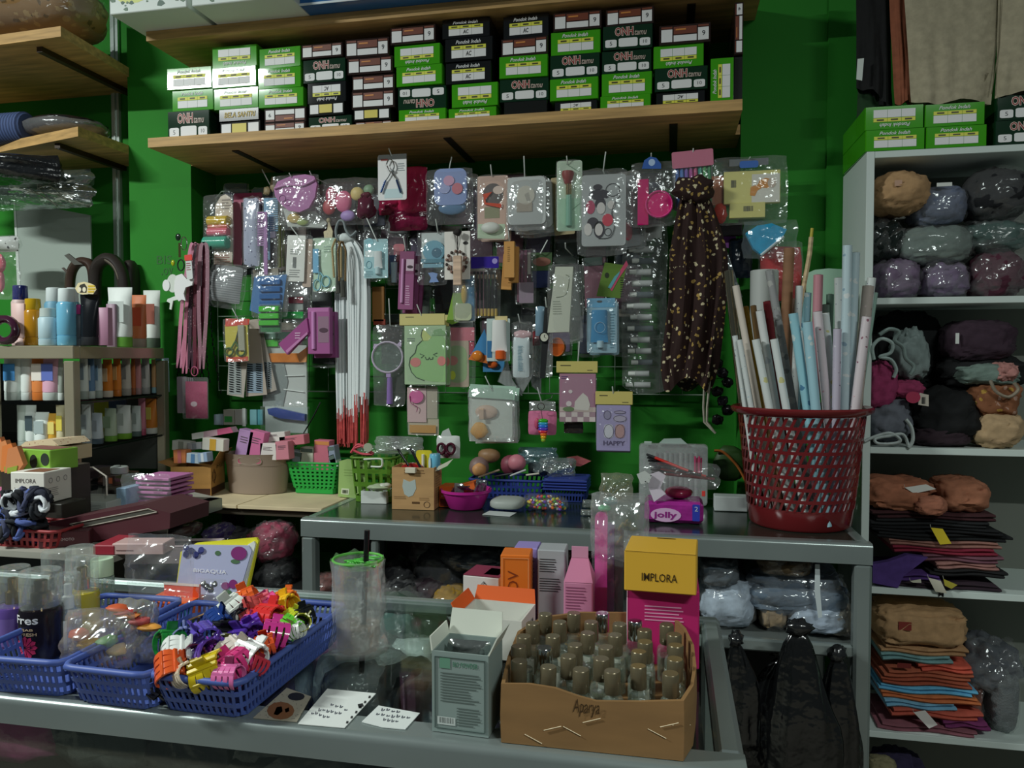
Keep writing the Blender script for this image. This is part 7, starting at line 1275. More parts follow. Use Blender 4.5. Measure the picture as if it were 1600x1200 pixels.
claws = [(262, 872, 'd0582a', 1.05, 'orange'), (350, 905, 'd8c8b0', .8, 'cream'), (485, 885, 'c8b020', 1.15, 'black-slotted yellow'), (610, 915, 'd06aa0', .85, 'candy pink'), (300, 790, 'd8dcd8', 1.1, 'white and plum'), (500, 800, '5a3a9a', 1.2, 'glossy purple'), (640, 775, 'd8cfc4', 1.0, 'ivory'), (640, 850, 'c83a78', 1.0, 'hot pink'), (740, 785, 'dde0dc', 1.0, 'plain white'), (830, 725, 'd8562a', .75, 'small red-orange'),
 (255, 710, '1f7a34', .95, 'bottle green'), (340, 690, '8a94c4', .85, 'pale blue'), (460, 690, '5a48a8', 1.15, 'violet'), (585, 665, '1a1a20', 1.0, 'jet black'), (715, 690, '4a2f90', 1.15, 'indigo'), (750, 625, '6a3ab0', .9, 'bright purple'), (890, 660, 'c83a8c', 1.0, 'magenta'), (980, 620, '6ac83a', .8, 'lime green'), (1015, 640, 'd0d4d0', .6, 'tiny white'), (630, 520, 'd8dcd4', 1.1, 'pearl white'),
 (555, 590, '1f3a7a', 1.0, 'dark blue'), (670, 575, '2a2a30', .8, 'charcoal'), (850, 570, 'd03030', 1.15, 'clear red'), (750, 530, 'b84a48', 1.0, 'brick red'), (715, 455, 'd8602a', .95, 'ribbed orange'), (810, 475, 'd86a7a', .85, 'salmon pink'), (862, 480, 'd84a8a', .8, 'rose'), (945, 505, 'e0b020', 1.0, 'golden yellow'), (955, 455, 'e07020', .8, 'tangerine'), (1000, 560, 'b8c030', .65, 'yellow-green'), (1050, 595, 'a8a83a', .7, 'olive'), (1065, 550, '16181a', .75, 'small black'), (745, 588, 'd05a9a', .6, 'small pink'), (400, 800, '5a2038', .8, 'maroon'), (600, 740, '7a7a2a', .6, 'khaki'), (690, 500, 'c86a8a', .7, 'dusty rose'), (410, 740, '3a2a66', .8, 'dark violet'), (790, 850, 'b03040', .6, 'cherry red'), (540, 740, '8a3aa8', .7, 'orchid'), (880, 590, 'c04a30', .7, 'rust')]
zm(*G1); rn = random.Random(8)
for (x, y, c_, s_, wd_) in claws:
    f = min(1, max(0, (900-y)/450)); p = H(x, y, ZC+.05+.034*f); j, sp = claw_meshes(c_)
    t = thing('hair_claw', wd_+' plastic hair claw in the blue tray heap', 'hair claw', p, (rn.uniform(-.9, .7), rn.uniform(-.6, .6), rn.uniform(-1.2, 1.2)), 'hair claws in the tray', (s_*.82,)*3)
    link('jaw', j, t); link('jaw', j, t, (0, 0, 0), (0, 0, math.pi)); link('spring', sp, t)
# hidden lower layer so that the heap is full
for i in range(26):
    c_, wd_ = claws[(i*7) % len(claws)][2], claws[(i*7) % len(claws)][4]; a = H(250, 980, ZC+.022); b = H(930, 640, ZC+.022); f = rn.random(); p = a+(b-a)*f+Vector((rn.uniform(-.03, .03), rn.uniform(-.02, .02), rn.uniform(0, .014))); j, sp = claw_meshes(c_)
    t = thing('hair_claw', wd_+' hair claw buried in the tray heap', 'hair claw', p, (rn.uniform(-2, 2), rn.uniform(-1, 1), rn.uniform(-3, 3)), 'hair claws in the tray', (.75,)*3); link('jaw', j, t); link('jaw', j, t, (0, 0, 0), (0, 0, math.pi))
# spray bottles
zm(*G0)
def spray(lab, x0, x1, ycap, yneck, ybase, Yd, body, capm, pump, extra=(), liquid=None, zb=ZC+.005):
    """Yd: depth; body width from x0..x1"""
    a, b = W(x0, yneck, Yd), W(x1, yneck, Yd); w = (b.x-a.x)/2; cx = (a.x+b.x)/2; hn = a.z-zb; hc = W(x0, ycap, Yd).z-zb
    t = thing('spray_bottle', lab, 'spray bottle', (cx, Yd, zb))
    obj('body', MB().lathe([(0, 0), (w*.9, 0), (w, .003), (w, hn*.9), (w*.95, hn*.97), (w*.55, hn), (w*.5, hn+.002)], 24), [body], t, smooth=40)
    obj('pump', MB().lathe([(w*.45, hn), (w*.45, hn+(hc-hn)*.35), (w*.3, hn+(hc-hn)*.4), (w*.3, hn+(hc-hn)*.7), (w*.22, hn+(hc-hn)*.72)], 16), [pump], t, smooth=40)
    obj('cap', MB().lathe([(w*.94, hn), (w*.94, hc*.985), (w*.9, hc), (0, hc)], 24, 0, cap0=False), [capm], t, smooth=40)
    for (pn, mt, z0, z1, half) in extra:
        m = MB(); n = 8; rr_ = w*1.008; m.loft([[(rr_*math.sin(half*(2*i/n-1)), -rr_*math.cos(half*(2*i/n-1)), z) for i in range(n+1)] for z in (z0*hn, z1*hn)], 0, False, False, False); obj(pn, m, [mt], t, smooth=60)
    return t, w, hn
CLR = 'c8d0cc/fk'
def wrap_text(t, body, w, z0, z1, half, mat, name='lettering', off=0):
    vs, fs, _ = text_geo(body, 0, .02); r = w*1.02; m = MB(); m.add([(r*math.sin(half*(2*u-1)+off), -r*math.cos(half*(2*u-1)+off), z0+(z1-z0)*v) for u, v in vs], fs); obj(name, m, [mat], t)
spray('purple body mist with a clear cap', 0, 172, 258, 488, 0, .885, '5a4488/s', CLR, 'b89a5a/mm', [('label_panel', '6a5598', .1, .75, .8)])
t, w, hn = spray('black body mist with a clear cap and a pink flower', 150, 365, 275, 490, 0, .86, '17131a/s', CLR, '8a7a5c/mm')
wrap_text(t, 'Fres', w, hn*.74, hn*.9, .62, 'd8d8d8'); wrap_text(t, 'HIJAB', w, hn*.6, hn*.66, .4, 'b8a080', 'small_lettering'); wrap_text(t, 'REFRESH', w, hn*.52, hn*.58, .55, 'b8a080', 'small_lettering')
m = MB()
for k in range(12):
    an = k*math.pi/6; z0 = hn*.3
    def pt(rr, a_): u = rr*math.cos(a_)/w; return (w*1.025*math.sin(u), -w*1.025*math.cos(u), z0+rr*math.sin(a_))
    m.add([pt(.001, an), pt(.013, an-.22), pt(.0155, an), pt(.013, an+.22)], [(0, 1, 2, 3)])
obj('flower_print', m, ['b82a56'], t)
spray('slim clear spray with a white pump and label', 362, 492, 300, 520, 0, .885, 'a8b4b0/fd', CLR, 'd8dcd8', [('label_panel', 'd0d4d0', .1, .8, .6), ('dark_panel', '20242a', .2, .75, -.0)])
spray('yellow oil mist behind the slim clear spray', 430, 600, 200, 400, 0, .95, 'a89a34/s', CLR, 'b8a880/mm')
spray('clear mist with a black collar', 280, 432, 158, 400, 0, 1.01, '9a948c/fd', CLR, '17181a')
spray('clear capped mist furthest back', 430, 582, 130, 330, 0, 1.06, '9aa09c/fk', CLR, '8a8e8c')
spray('pale green bottle with a frosted green cap', 580, 700, 205, 310, 0, 1.07, '9ab8a8/fd', 'b4ccb0', 'a8c0a4')
# crumpled bags over the middle tray
item('candy_bag', 'clear bag of rainbow hair bands in the middle tray', 'bag', [('band', 'E', ['b85a4a', 'c8a04a', '9a6a8a', 'c07a5a', '6a9a6a', 'c8b07a', '8a8a9a'][i], (450+(i*43) % 250, 640+(i*61) % 200, 560+(i*43) % 250, 720+(i*61) % 200), -.014+.004*(i % 4), .024, dict(amp=.3)) for i in range(7)]+[('band', 'E', ['b8502a', 'c8743a', 'a84a4a', 'd0903a', '9a3a3a'][i], (560+(i*67) % 220, 540+(i*41) % 140, 700+(i*67) % 220, 600+(i*41) % 140), .02, .02, dict(amp=.3)) for i in range(5)]+[('bag', 'bag', 'd2c2b0/fk', (420, 520, 820, 900), -.034, .07, dict(cr=.6, nu=16, nv=16))], o=(600, 900), Y=.82)
item('tall_clear_bag', 'tall crumpled clear bag standing over the middle tray', 'bag', [('bag', 'bag', 'b4ae9e/fd', (720, 460, 950, 880), -.02, .05, dict(cr=.6, nu=16, nv=16)), ('bag_fold', 'bag', FILM, (560, 120, 1000, 600), .04, .06, dict(cr=.6, nu=16, nv=16))], o=(850, 900), Y=.86)
zm(*G1)
c = W(330, 540, 1.0)
item('orange_teal_box', 'orange box with teal edges behind the tall clear bag', 'box', [('body', 'p', 'cf5a22', None, 0, .06, dict(pts=[(20, 560), (90, 460), (180, 490), (330, 490), (320, 590), (180, 560)])), ('teal_edge', 'p', '1f7a74', None, -.002, .004, dict(pts=[(90, 435), (120, 450), (300, 580), (280, 595), (170, 510), (85, 455)])), ('teal_edge', 'p', '1f7a74', None, -.002, .004, dict(pts=[(325, 490), (400, 465), (385, 525), (320, 580)]))], o=(200, 590), Y=.99)
item('orange_card', 'orange and white card with white lettering', 'card', [('card', 'b', 'cf4a20', (215, 350, 435, 490), 0, .004), ('white_top', 'q', 'd8d4cc', (217, 345, 432, 375), -.0006, 0), ('lettering', 't', 'd8c8b8', (285, 425, 370, 462), -.0008, 0, dict(s='1771')), lines(240, 390, 395, 410, 2, 'd8a890', -.0008)], o=(325, 490), Y=1.03)
def maskpack():
    P = [('pouch', 'p', 'a6aac6', None, -.002, .005, dict(pts=[(300, 165), (340, 130), (700, 135), (720, 170), (650, 480), (590, 560), (270, 560)])), ('yellow_back', 'p', 'd2cc2a', None, .004, .005, dict(pts=[(275, 175), (370, 120), (730, 88), (745, 110), (700, 420), (670, 480), (260, 560)])), ('white_edge', 'p', 'd0d4cc', None, .0005, .004, dict(pts=[(690, 130), (725, 110), (735, 130), (690, 400), (655, 470)]))]
    for i in range(9): P.append(('berry_print', 'e', ['2a2f66', '3a3f7a', '222758'][i % 3], (305+(i*31) % 120, 130+(i*23) % 50, 340+(i*31) % 120, 165+(i*23) % 50), -.003-.0002*i, .0006))
    for b in ((598, 138, 695, 225), (555, 350, 605, 398), (600, 335, 650, 392)): P.append(('plum_print', 'e', '7a2a6a', b, -.0032, .0008))
    for b in ((600, 215, 655, 245), (565, 395, 620, 425), (500, 165, 535, 195)): P.append(('leaf_print', 'e', '4a6a4a', b, -.0028, .0006))
    P.append(('lettering', 't', 'e4e8ee', (380, 270, 580, 308), -.0032, 0, dict(s='BIOAQUA'))); return P
item('mask_packet', 'lilac face mask packet printed with berries before a yellow one', 'mask packet', maskpack(), o=(430, 560), Y=1.04, rx=-8)
item('silver_charm_bag', 'small clear bag of silver charms in front of the mask packet', 'bag', [('charm', 'E', '8a8c88/mm', (440+i*22, 340+(i*17) % 50, 470+i*22, 380+(i*17) % 50), -.004, .01, dict(amp=.3)) for i in range(4)]+[('bag', 'bag', FILM, (420, 320, 600, 480), -.014, .03, dict(cr=.4))], o=(510, 480), Y=.99)
item('pin_bundle', 'fan of thin wooden picks lying behind the hair claws', 'picks', [('pick', 'tu', 'b08a5c', None, -.002*i, 0, dict(pts=[(330+i*14, 590-i*6), (560+i*8, 500-i*4)], r=.0012)) for i in range(6)], o=(450, 560), Y=.98)
# flat boxes behind on the side counter
zm(*G0)
boxat('pale_pink_box', 'long pale pink box lying behind the spray bottles', 'box', 700, 985, 190, 120, ZL, .05, 'b89a96', [('lettering', 'ln', '5a3a3a', (.08, .3, .45, .5), dict(n=1, kind='stuff'))], rz=12)
boxat('white_long_box', 'long white box with a dark lid strip beside the mask packet', 'box', 780, 1260, 250, 150, ZL-.03, .08, 'b8a8aa', [('dark_strip', 'q', '3a3634', (.1, .25, .95, .7), dict(face='t'))], rz=14)
boxat('red_long_box', 'long dark red box under the pale pink box', 'box', 580, 700, 190, 130, ZL, .09, '8a1f2e', (), rz=10)
# cup in plastic
zm(*G2)
c = H(545, 678, ZC); Yc = c.y+.035; a, b = W(455, 165, Yc), W(680, 165, Yc); rc = (b.x-a.x)/2; hcup = a.z-ZC; cxc = (a.x+b.x)/2
t = thing('iced_drink_cup', 'plastic drink cup with a black straw wrapped in a clear bag', 'cup', (cxc, Yc, ZC+.0008))
obj('cup', MB().lathe([(rc*.84, .001), (rc*.87, .004), (rc*.98, hcup*.97), (rc*1.02, hcup*.98), (rc*1.02, hcup), (rc*.97, hcup)], 28, 0, cap0=True, cap1=False), ['cdd6d2/fk'], t, smooth=40)
obj('drink', MB().lathe([(rc*.82, .004), (rc*.88, hcup*.3), (0, hcup*.3)], 24), ['a88a6a/fd'], t, smooth=40)
obj('rim', MB().tube([(rc*1.02*math.cos(k*.2618), rc*1.02*math.sin(k*.2618), hcup) for k in range(24)], .0018, 6, 0, True), ['5fae4a'], t, smooth=60)
lidm = MB(); rn = random.Random(3)
for k in range(30): an, r1 = rn.random()*6.28, rn.random()*rc*.8; p = Vector((r1*math.cos(an), r1*math.sin(an), hcup*.955+rn.random()*.004)); q = Vector((rn.uniform(-.014, .014), rn.uniform(-.006, .006), 0)); lidm.tube([p-q, p+q], .0014, 4)
obj('green_print', lidm, ['4aa83a'], t, kind='stuff')
obj('lid_film', MB().lathe([(rc*.97, hcup*.93), (0, hcup*.93)], 24, 0, cap0=False), ['5a9a4a/fd'], t)
s0, s1 = W(612, 30, Yc), W(600, 330, Yc); o_ = Vector((cxc, Yc, ZC)); d = s1-s0
obj('straw', MB().tube([s0-o_, s0-o_+d*2.4], .0038, 10), ['141416/s'], t, smooth=50)
bagm = MB(); rs = []
for i in range(15):
    f = i/14; rg = []
    for j in range(30):
        an = 2*math.pi*j/30; k = (1.18-.1*f+.22*math.exp(-((f-.06)/.1)**2))*(1+.1*noise.noise(Vector((math.cos(an)*2, math.sin(an)*2, f*5)))+.05*math.sin(an*9+f*6)); rr_ = rc*(.86+.14*f)*k
        rg.append((rr_*math.cos(an), rr_*math.sin(an), f*hcup*(1.0+(.06*noise.noise(Vector((math.cos(an)*3, math.sin(an)*3, 1))) if i > 11 else 0))+.001))
    rs.append(rg)
bagm.loft(rs, 0, True, False); obj('wrapping_bag', bagm, ['dfe8e6/fk'], t, smooth=180)
# papers under and on the glass
def flat(name, lab, cat, pts, z, mat, extra=(), th=.0008):
    P = [H(x, y, z) for x, y in pts]; c = sum(P, Vector())/len(P); t = thing(name, lab, cat, c)
    mb = plank('sheet', '', [(p.x-c.x, p.y-c.y) for p in P][::-1], 0, th); obj('sheet', mb, [mat], t)
    for (pn, mt, q) in extra:
        Q = [H(x, y, z) for x, y in q]; m = MB(); m.add([(p.x-c.x, p.y-c.y, th+.0003) for p in Q], [tuple(range(len(Q)))[::-1]]); obj(pn, m, [mt], t)
    return t, c
def scribble(x0, y0, x1, y1, n, sl, seed=1):
    rn = random.Random(seed); out = []
    for i in range(n):
        f = i/n; x = x0+(x1-x0)*f; y = y0+(y1-y0)*f; w = (x1-x0)/n*.7; h = 8+rn.random()*9; s = rn.uniform(-4, 4)
        out.append(('handwriting', '4a4e58', [(x, y+s), (x+w*.3, y-h+s), (x+w*.55, y-h+4+s), (x+w*.35, y+3+s)])); out.append(('handwriting', '4a4e58', [(x+w*.5, y-2+s), (x+w, y-h*.6+s), (x+w+3, y-h*.6+3+s), (x+w*.6, y+2+s)]))
    return out
flat('note_sheet', 'lined white note sheet with punched holes and handwriting', 'note', [(270, 985), (415, 812), (655, 835), (500, 1005)], ZC+.0006, 'd4d8d4', [('punch_hole', '2a2c2c', [(620-i*22, 848+i*25), (630-i*22, 848+i*25), (628-i*22, 860+i*25), (617-i*22, 860+i*25)]) for i in range(6)]+scribble(335, 935, 430, 965, 5, 0)+scribble(370, 920, 490, 945, 6, 0, 2)+scribble(430, 895, 520, 925, 4, 0, 3)+[('punch_hole', '1c1e20', [(565, 890), (590, 885), (595, 900), (570, 910)])])
flat('note_slip', 'torn white slip with smudged handwriting', 'note', [(585, 975), (668, 895), (760, 912), (872, 932), (800, 1012), (690, 1002)], ZC+.0006, 'cdd2cf', scribble(655, 945, 830, 965, 7, 0, 4)+scribble(690, 968, 770, 980, 4, 0, 5)+scribble(680, 920, 780, 932, 4, 0, 6))
flat('printed_card', 'patterned beige card with a brown oval', 'card', [(50, 955), (215, 808), (335, 850), (265, 975)], ZC+.0006, spots('patcard', '9a9484', '3a3a44', 220, .14), [('brown_oval', '7a4f2c', [(185+68*math.cos(k*.524), 922+44*math.sin(k*.524)) for k in range(12)]), ('brown_mark', '3a2416', [(150, 940), (165, 905), (190, 900), (195, 925), (170, 945)]), ('brown_mark', '3a2416', [(205, 915), (225, 905), (228, 925), (210, 932)]), ('black_oval', '1c1c20', [(262+42*math.cos(k*.524), 852+20*math.sin(k*.524)) for k in range(12)])])
# wrapped goods under the glass
ZI = ZC-.111
def parcel(name, lab, cat, x, y, w, d, h, z, mat, film=True, rz=0, amp=.18, sq=.7, g=None, Y=None):
    p = W(x, y, Y) if Y else H(x, y, z+h/2); t = thing(name, lab, cat, (p.x, p.y, z), (0, 0, R(rz)), g); CNT[0] += 1
    m = MB(); blob(m, 0, 0, h/2, w, d, h, CNT[0], amp, sq=sq); obj('contents', m, [mat], t, smooth=60)
    if film: m = MB(); blob(m, 0, 0, h/2+.001, w*1.06, d*1.06, h*1.06, CNT[0]+7, amp*1.6, 0, 20, 12, 2.4, sq); obj('wrapper', m, [FILM], t, smooth=180)
    return t
under = [(200, 760, 'blue-grey', '8494a4'), (420, 700, 'mauve', '8a5a8a'), (330, 690, 'slate', '6a7c9a'), (480, 770, 'pale blue', 'c4d4da'), (700, 760, 'grey net', '8c9694'), (850, 700, 'clear grey', 'a0acaa'), (820, 830, 'black', '1c1e22'), (650, 680, 'smoke', '6a7472'), (760, 560, 'dark teal', '4a6460'), (880, 520, 'dark green', '26382c'), (760, 450, 'deep green', '2a3c30'), (560, 840, 'steel grey', '5a6266'), (900, 900, 'brown', '6a5548'), (120, 860, 'violet', '4a3f74')]
for i, (x, y, n_, c_) in enumerate(under): parcel('wrapped_parcel', n_+' goods in clear film under the counter glass', 'parcel', x, y, .095, .075, .085, ZI, c_+'/c', rz=i*37, g='wrapped goods under the counter glass')
zm()
for i, (x, y, n_, c_) in enumerate([(40, 1185, 'pink', 'b84a86'), (180, 1195, 'grey', '4a504e'), (330, 1200, 'charcoal', '26282a'), (460, 1210, 'smoky', '3a403e'), (-60, 1190, 'rose', 'a8507a')]): parcel('wrapped_parcel', n_+' wrapped clothes behind the front glass', 'parcel', x, y, .15, .07, .08, ZI, c_+'/c', rz=i*3, g='wrapped clothes behind the front glass', Y=.83)
# boxes: powder, serums
zm(*G3)
def cbox(name, lab, xl, xr_, yb, yt, z, depth, mat, extra=(), rz=0, o=None):
    return boxat(name, lab, 'box', xl, xr_, yb, yt, z, depth, mat, extra, rz)
a = H(48, 1020, ZC); c = W(330, 1050, a.y); hh = W(60, 625, a.y).z-ZC
fold_box('powder_box', 'grey-green powder box with torn open flaps', 'box', a+Vector((0, 0, .0008)), -3, c.x-a.x, .055, hh, '7f8e8a', 'c4c8bc', [('frame', 'tu', '4a5a56', (0, 0, 0, 0), dict(pts=[(.06, .06), (.94, .06), (.94, .94), (.06, .94)], r=.0006, closed=True)), ('logo', 'q', '5f8a74', (.14, .8, .33, .93)), ('lettering', 't', '4f7a66', (.38, .83, .82, .89), dict(s='BIO POWDER', bold=.02)), ('fine_print', 'ln', '56625e', (.16, .38, .9, .76), dict(n=11, kind='stuff')), ('fine_print', 'ln', '56625e', (.45, .1, .88, .34), dict(n=7, kind='stuff')), ('bar_code_panel', 'q', 'b8c0bc', (.1, .1, .42, .2)), ('bar_code', 'bc', '2c3230', (.13, .12, .4, .19), dict(n=14, kind='stuff'))], [('b', 75, .028), ('r', 65, .02), ('l', 80, .015)])
item('silver_sachet', 'silver powder sachets sticking out of the grey-green box', 'sachets', [('sachet', 'bag', '8a908e/foil', (115, 570, 330, 700), 0, .014, dict(cr=.5))], o=(220, 700), Y=a.y+.02)
a2 = H(200, 860, ZC); c2_ = W(470, 560, 1.0)
fold_box('white_serum_box', 'open white box with an orange inner rim behind the powder box', 'box', Vector((W(185, 600, 1.0).x, .985, ZC+.0008)), -4, W(505, 600, 1.0).x-W(185, 600, 1.0).x, .075, W(300, 440, 1.0).z-ZC, 'c6c8c0', 'cf5a22', [('lettering', 't', '3a3c3a', (.2, .45, .8, .75), dict(s='ANLI', face='r', ang=90))], [('b', 70, .02), ('l', 60, .018)])
def ub(name, lab, x0, x1, yt, Yd, depth, mat, extra=(), rz=0, flap=None):
    q = W(x0, yt, Yd); w = W(x1, yt, Yd).x-q.x; h = q.z-ZC; return rawbox(name, lab, 'box', Vector((q.x, Yd, ZC+.0008)), rz, w, depth, h, mat, extra)
FP = lambda m='5a5a5a', b=(.1, .5, .9, .9), n=8: ('fine_print', 'ln', m, b, dict(n=n, kind='stuff'))
ub('maroon_white_box', 'white box with a maroon lid and a grey seal', 200, 385, 250, 1.12, .06, 'c8c4c0', [('seal', 'rg', '3a3a3c', (.5, .75, .66, .9), dict(r=.0006, n=4)), ('lid', 'q', '7a1f3e', (0, 0, 1, 1), dict(face='t')), ('seal_panel', 'q', '8a8684', (.5, .2, .9, .8), dict(face='t'))], rz=-6)
ub('orange_serum_box', 'tall orange box with dark lettering reading upward', 385, 530, 150, 1.08, .045, 'cf6a1c', [('lettering', 't', '7a3210', (.25, .3, .6, .8), dict(s='ASOV', ang=90)), ('panel_frame', 'tu', 'd8a878', (0, 0, 0, 0), dict(pts=[(.06, .3), (.06, .96), (.94, .96), (.94, .3)], r=.0004)), ('fine_print', 'ln', 'd89a5a', (.2, .4, .8, .92), dict(n=9, face='r', kind='stuff'))], rz=5)
ub('lilac_serum_box', 'tall lilac and white box behind the orange one', 450, 568, 115, 1.135, .045, '8f80bc', [FP('6a5f94')], rz=2)
ub('grey_serum_box', 'tall grey box with black ingredients print', 568, 705, 125, 1.1, .045, '9a9da0', [FP('26282a', (.08, .72, .7, .9), 6), FP('26282a', (.08, .48, .85, .66), 6)], rz=2)
q = ub('pink_serum_box', 'pink gable-topped box with fine print', 697, 840, 285, 1.06, .05, 'c07c9c', [FP('8a4a6a', (.08, .55, .8, .94), 8), ('brown_print', 'e', '5a3a2a', (.1, .05, .7, .3))], rz=2)
w_ = W(840, 285, 1.06).x-W(697, 285, 1.06).x; h_ = W(697, 285, 1.06).z-ZC
g_ = MB(); g_.add([(0, 0, h_), (w_, 0, h_), (w_*.8, .025, h_+.03), (w_*.22, .025, h_+.03), (0, .05, h_), (w_, .05, h_)], [(0, 1, 2, 3), (1, 5, 2), (5, 4, 3, 2), (4, 0, 3)]); obj('gable_top', g_, ['b8708f'], q)
g_ = MB().box((w_*.51, .025, h_+.037), (w_*.58, .003, .016)); obj('gable_fold', g_, ['c48aa6'], q)
ub('magenta_box', 'large magenta box with small white print', 1008, 1368, 312, 1.0, .07, 'b01f62', [('fine_print', 'ln', 'd89ab8', (.25, .58, .8, .8), dict(n=5, kind='stuff')), ('white_edge', 'q', 'd8c8d0', (0, .0, .012, 1))], rz=0)
hz = W(1008, 312, 1.0).z
p0 = W(995, 275, .985); w_ = W(1352, 275, .985).x-p0.x; h_ = W(1000, 125, .985).z-hz-.001
t = rawbox('yellow_box', 'golden yellow box lettered IMPLORA on the magenta box', 'box', Vector((p0.x, .985, hz+.001)), -3, w_, .085, h_, 'd0a234', [('lettering', 't', '3a2a10', (.25, .28, .74, .48), dict(s='IMPLORA', bold=.005)), ('seam', 'q', '8a6a20', (.0, .985, 1, 1)), ('expiry_print', 'ln', '3a2a10', (.4, .85, .7, .95), dict(n=1, face='t', kind='stuff'))])
# cardboard box of perfume
ZB_ = ZC+.062; FL, FR = H(365, 1078, ZC), H(1320, 1170, ZC); FL.y = FR.y = (FL.y+FR.y)/2
rim_ = [W(x, y, FL.y) for x, y in ((388, 792), (520, 794), (650, 810), (760, 845), (860, 868), (1080, 880), (1290, 872))]+[H(x, y, ZB_) for x, y in ((1338, 800), (1352, 700), (1340, 600), (1300, 510), (1240, 455), (1000, 435), (780, 430), (590, 455), (470, 530), (420, 650))]; n = len(rim_)
c = sum(rim_, Vector())/n; t = thing('perfume_carton', 'worn brown cardboard box packed with perfume bottles', 'carton', (c.x, c.y, ZC+.0008)); wl = MB()
rn = random.Random(6); top = [(p.x-c.x, p.y-c.y, p.z-ZC+rn.uniform(-.0015, .0015)) for p in rim_]; bot = [((p.x-c.x)*1.0, p.y-c.y, 0) for p in rim_]; mid = [(a[0]*1.008, a[1]*1.008, .03) for a in top]; ti = [(a[0]*.965, a[1]*.965, a[2]) for a in top]; bi = [(a[0]*.96, a[1]*.96, .003) for a in top]
wl.loft([bot, mid, top, ti, bi], 0, True, True); obj('walls', wl, ['80603a/k'], t, smooth=50)
zm(*G3); P0 = H(725, 885, ZB_); P1 = H(860, 955, ZB_-.01)
yf = min(b_[1] for b_ in mid)
tx = MB(); add_text(tx, 'Aparya', P0.x-c.x, .036, P1.x-c.x, .054, 0, 0, .2); vs = []
def front_y(x):
    best = None
    for i in range(n):
        a_, b_ = mid[i], mid[(i+1) % n]
        if (a_[0]-x)*(b_[0]-x) <= 0 and a_[1] < 0: f = (x-a_[0])/(b_[0]-a_[0]) if b_[0] != a_[0] else 0; y = a_[1]+(b_[1]-a_[1])*f; best = y if best is None else min(best, y)
    return best if best is not None else yf
tx.v = [(x, front_y(x)-.0015, z) for x, y, z in tx.v]; obj('handwriting', tx, ['3a2812'], t)
for k in range(7):
    a_ = H(430+k*22, 900+k*18, ZB_-.01); x0 = (-.075+.02*k if k < 4 else .05+.012*(k-4)); z0 = .012+.006*k if k < 4 else .03+.003*(k-4)
    tp = MB().tube([(x0, front_y(x0)-.001, z0), (x0+.018, front_y(x0+.018)-.001, z0+(.006 if k % 2 else -.008))], .0004, 4); obj('tape_crease', tp, ['d8c8a8/s'], t)
caps = [(603, 430), (742, 425), (686, 470), (838, 470), (540, 478), (977, 478), (1205, 482), (500, 538), (638, 540), (1100, 513), (812, 525), (957, 533), (1247, 532), (480, 592), (608, 595, 's'), (765, 583), (1100, 565), (1250, 587), (918, 592), (718, 637), (1065, 620), (876, 648), (1240, 650), (473, 662), (612, 692), (778, 703), (1075, 692), (942, 714), (1232, 722), (890, 425, 's'), (1050, 465, 's')]
def bottle(capm):
    body = MB().lathe([(.010, 0), (.0118, .002), (.0118, .046), (.0105, .051), (.006, .054), (.006, .058)], 16).mesh('glass_body', ['9fb0a4/fk'], 40)
    liq = MB().lathe([(.0105, .002), (.0105, .038), (0, .038)], 14).mesh('perfume', ['6f7a5a/fd'], 40)
    cap = MB().lathe([(.0082, .056), (.0088, .057), (.0088, .0835), (.0080, .085), (0, .085)], 20).mesh('cap', [capm], 40)
    lab = MB(); lab.loft([[(.012*math.sin(.8*(2*i/6-1)), -.012*math.cos(.8*(2*i/6-1)), z) for i in range(7)] for z in (.012, .036)], 0, False, False, False); return body, liq, cap, lab.mesh('label', ['b8bcae'])
bt = {'g': bottle('6f6650/m'), 's': bottle('b8bcbc/mm')}
for q in caps:
    k = q[2] if len(q) > 2 else 'g'; p = H(q[0], q[1]+8, ZC+.074); body, liq, cap, lab = bt[k]
    tt = thing('perfume_bottle', ('perfume bottle with a mirror silver cap' if k == 's' else 'perfume bottle with a bronze cap')+' in the cardboard box', 'perfume bottle', (p.x, p.y, ZC+.0045), (R(rn.uniform(-2, 2)), R(rn.uniform(-2, 2)), R(rn.uniform(-60, 60))), 'silver capped perfume bottles' if k == 's' else 'bronze capped perfume bottles')
    [link(n_, m_, tt) for n_, m_ in (('glass_body', body), ('perfume', liq), ('cap', cap), ('label', lab))]; tt.scale = (1, 1, .82)
# plastic bag with pink stick
zm(*B3)
Yq = 1.13
item('stick_bag', 'clear plastic bag with a long pink stick standing behind the boxes', 'bag', [('pink_stick', 'r', 'd0489c/s', (232, 395, 318, 1195), -.006, .012, dict(r=.35)), ('lilac_stick', 'r', '8a7aa0/s', (300, 480, 365, 1195), .004, .01, dict(r=.3)), ('green_top', 'E', '5aae7a/s', (245, 345, 345, 405), 0, .02), ('teal_top', 'E', '6aa0a0/s', (280, 295, 390, 360), .006, .02), ('grey_stick', 'r', '7a8080/s', (370, 520, 430, 1195), .008, .01, dict(r=.3)), ('bag', 'bag', FILMK, (195, 250, 620, 760), -.03, .07, dict(cr=.5, nu=18, nv=18)), ('bag_foot', 'bag', FILM, (205, 640, 450, 1230), -.02, .05, dict(cr=.3, nu=12, nv=18)), ('bag_neck', 'bag', 'b4ae98/fk', (260, 110, 500, 330), -.015, .04, dict(cr=.7, nu=16, nv=12))], o=(320, 1230), Y=Yq, zb=ZC+.001)
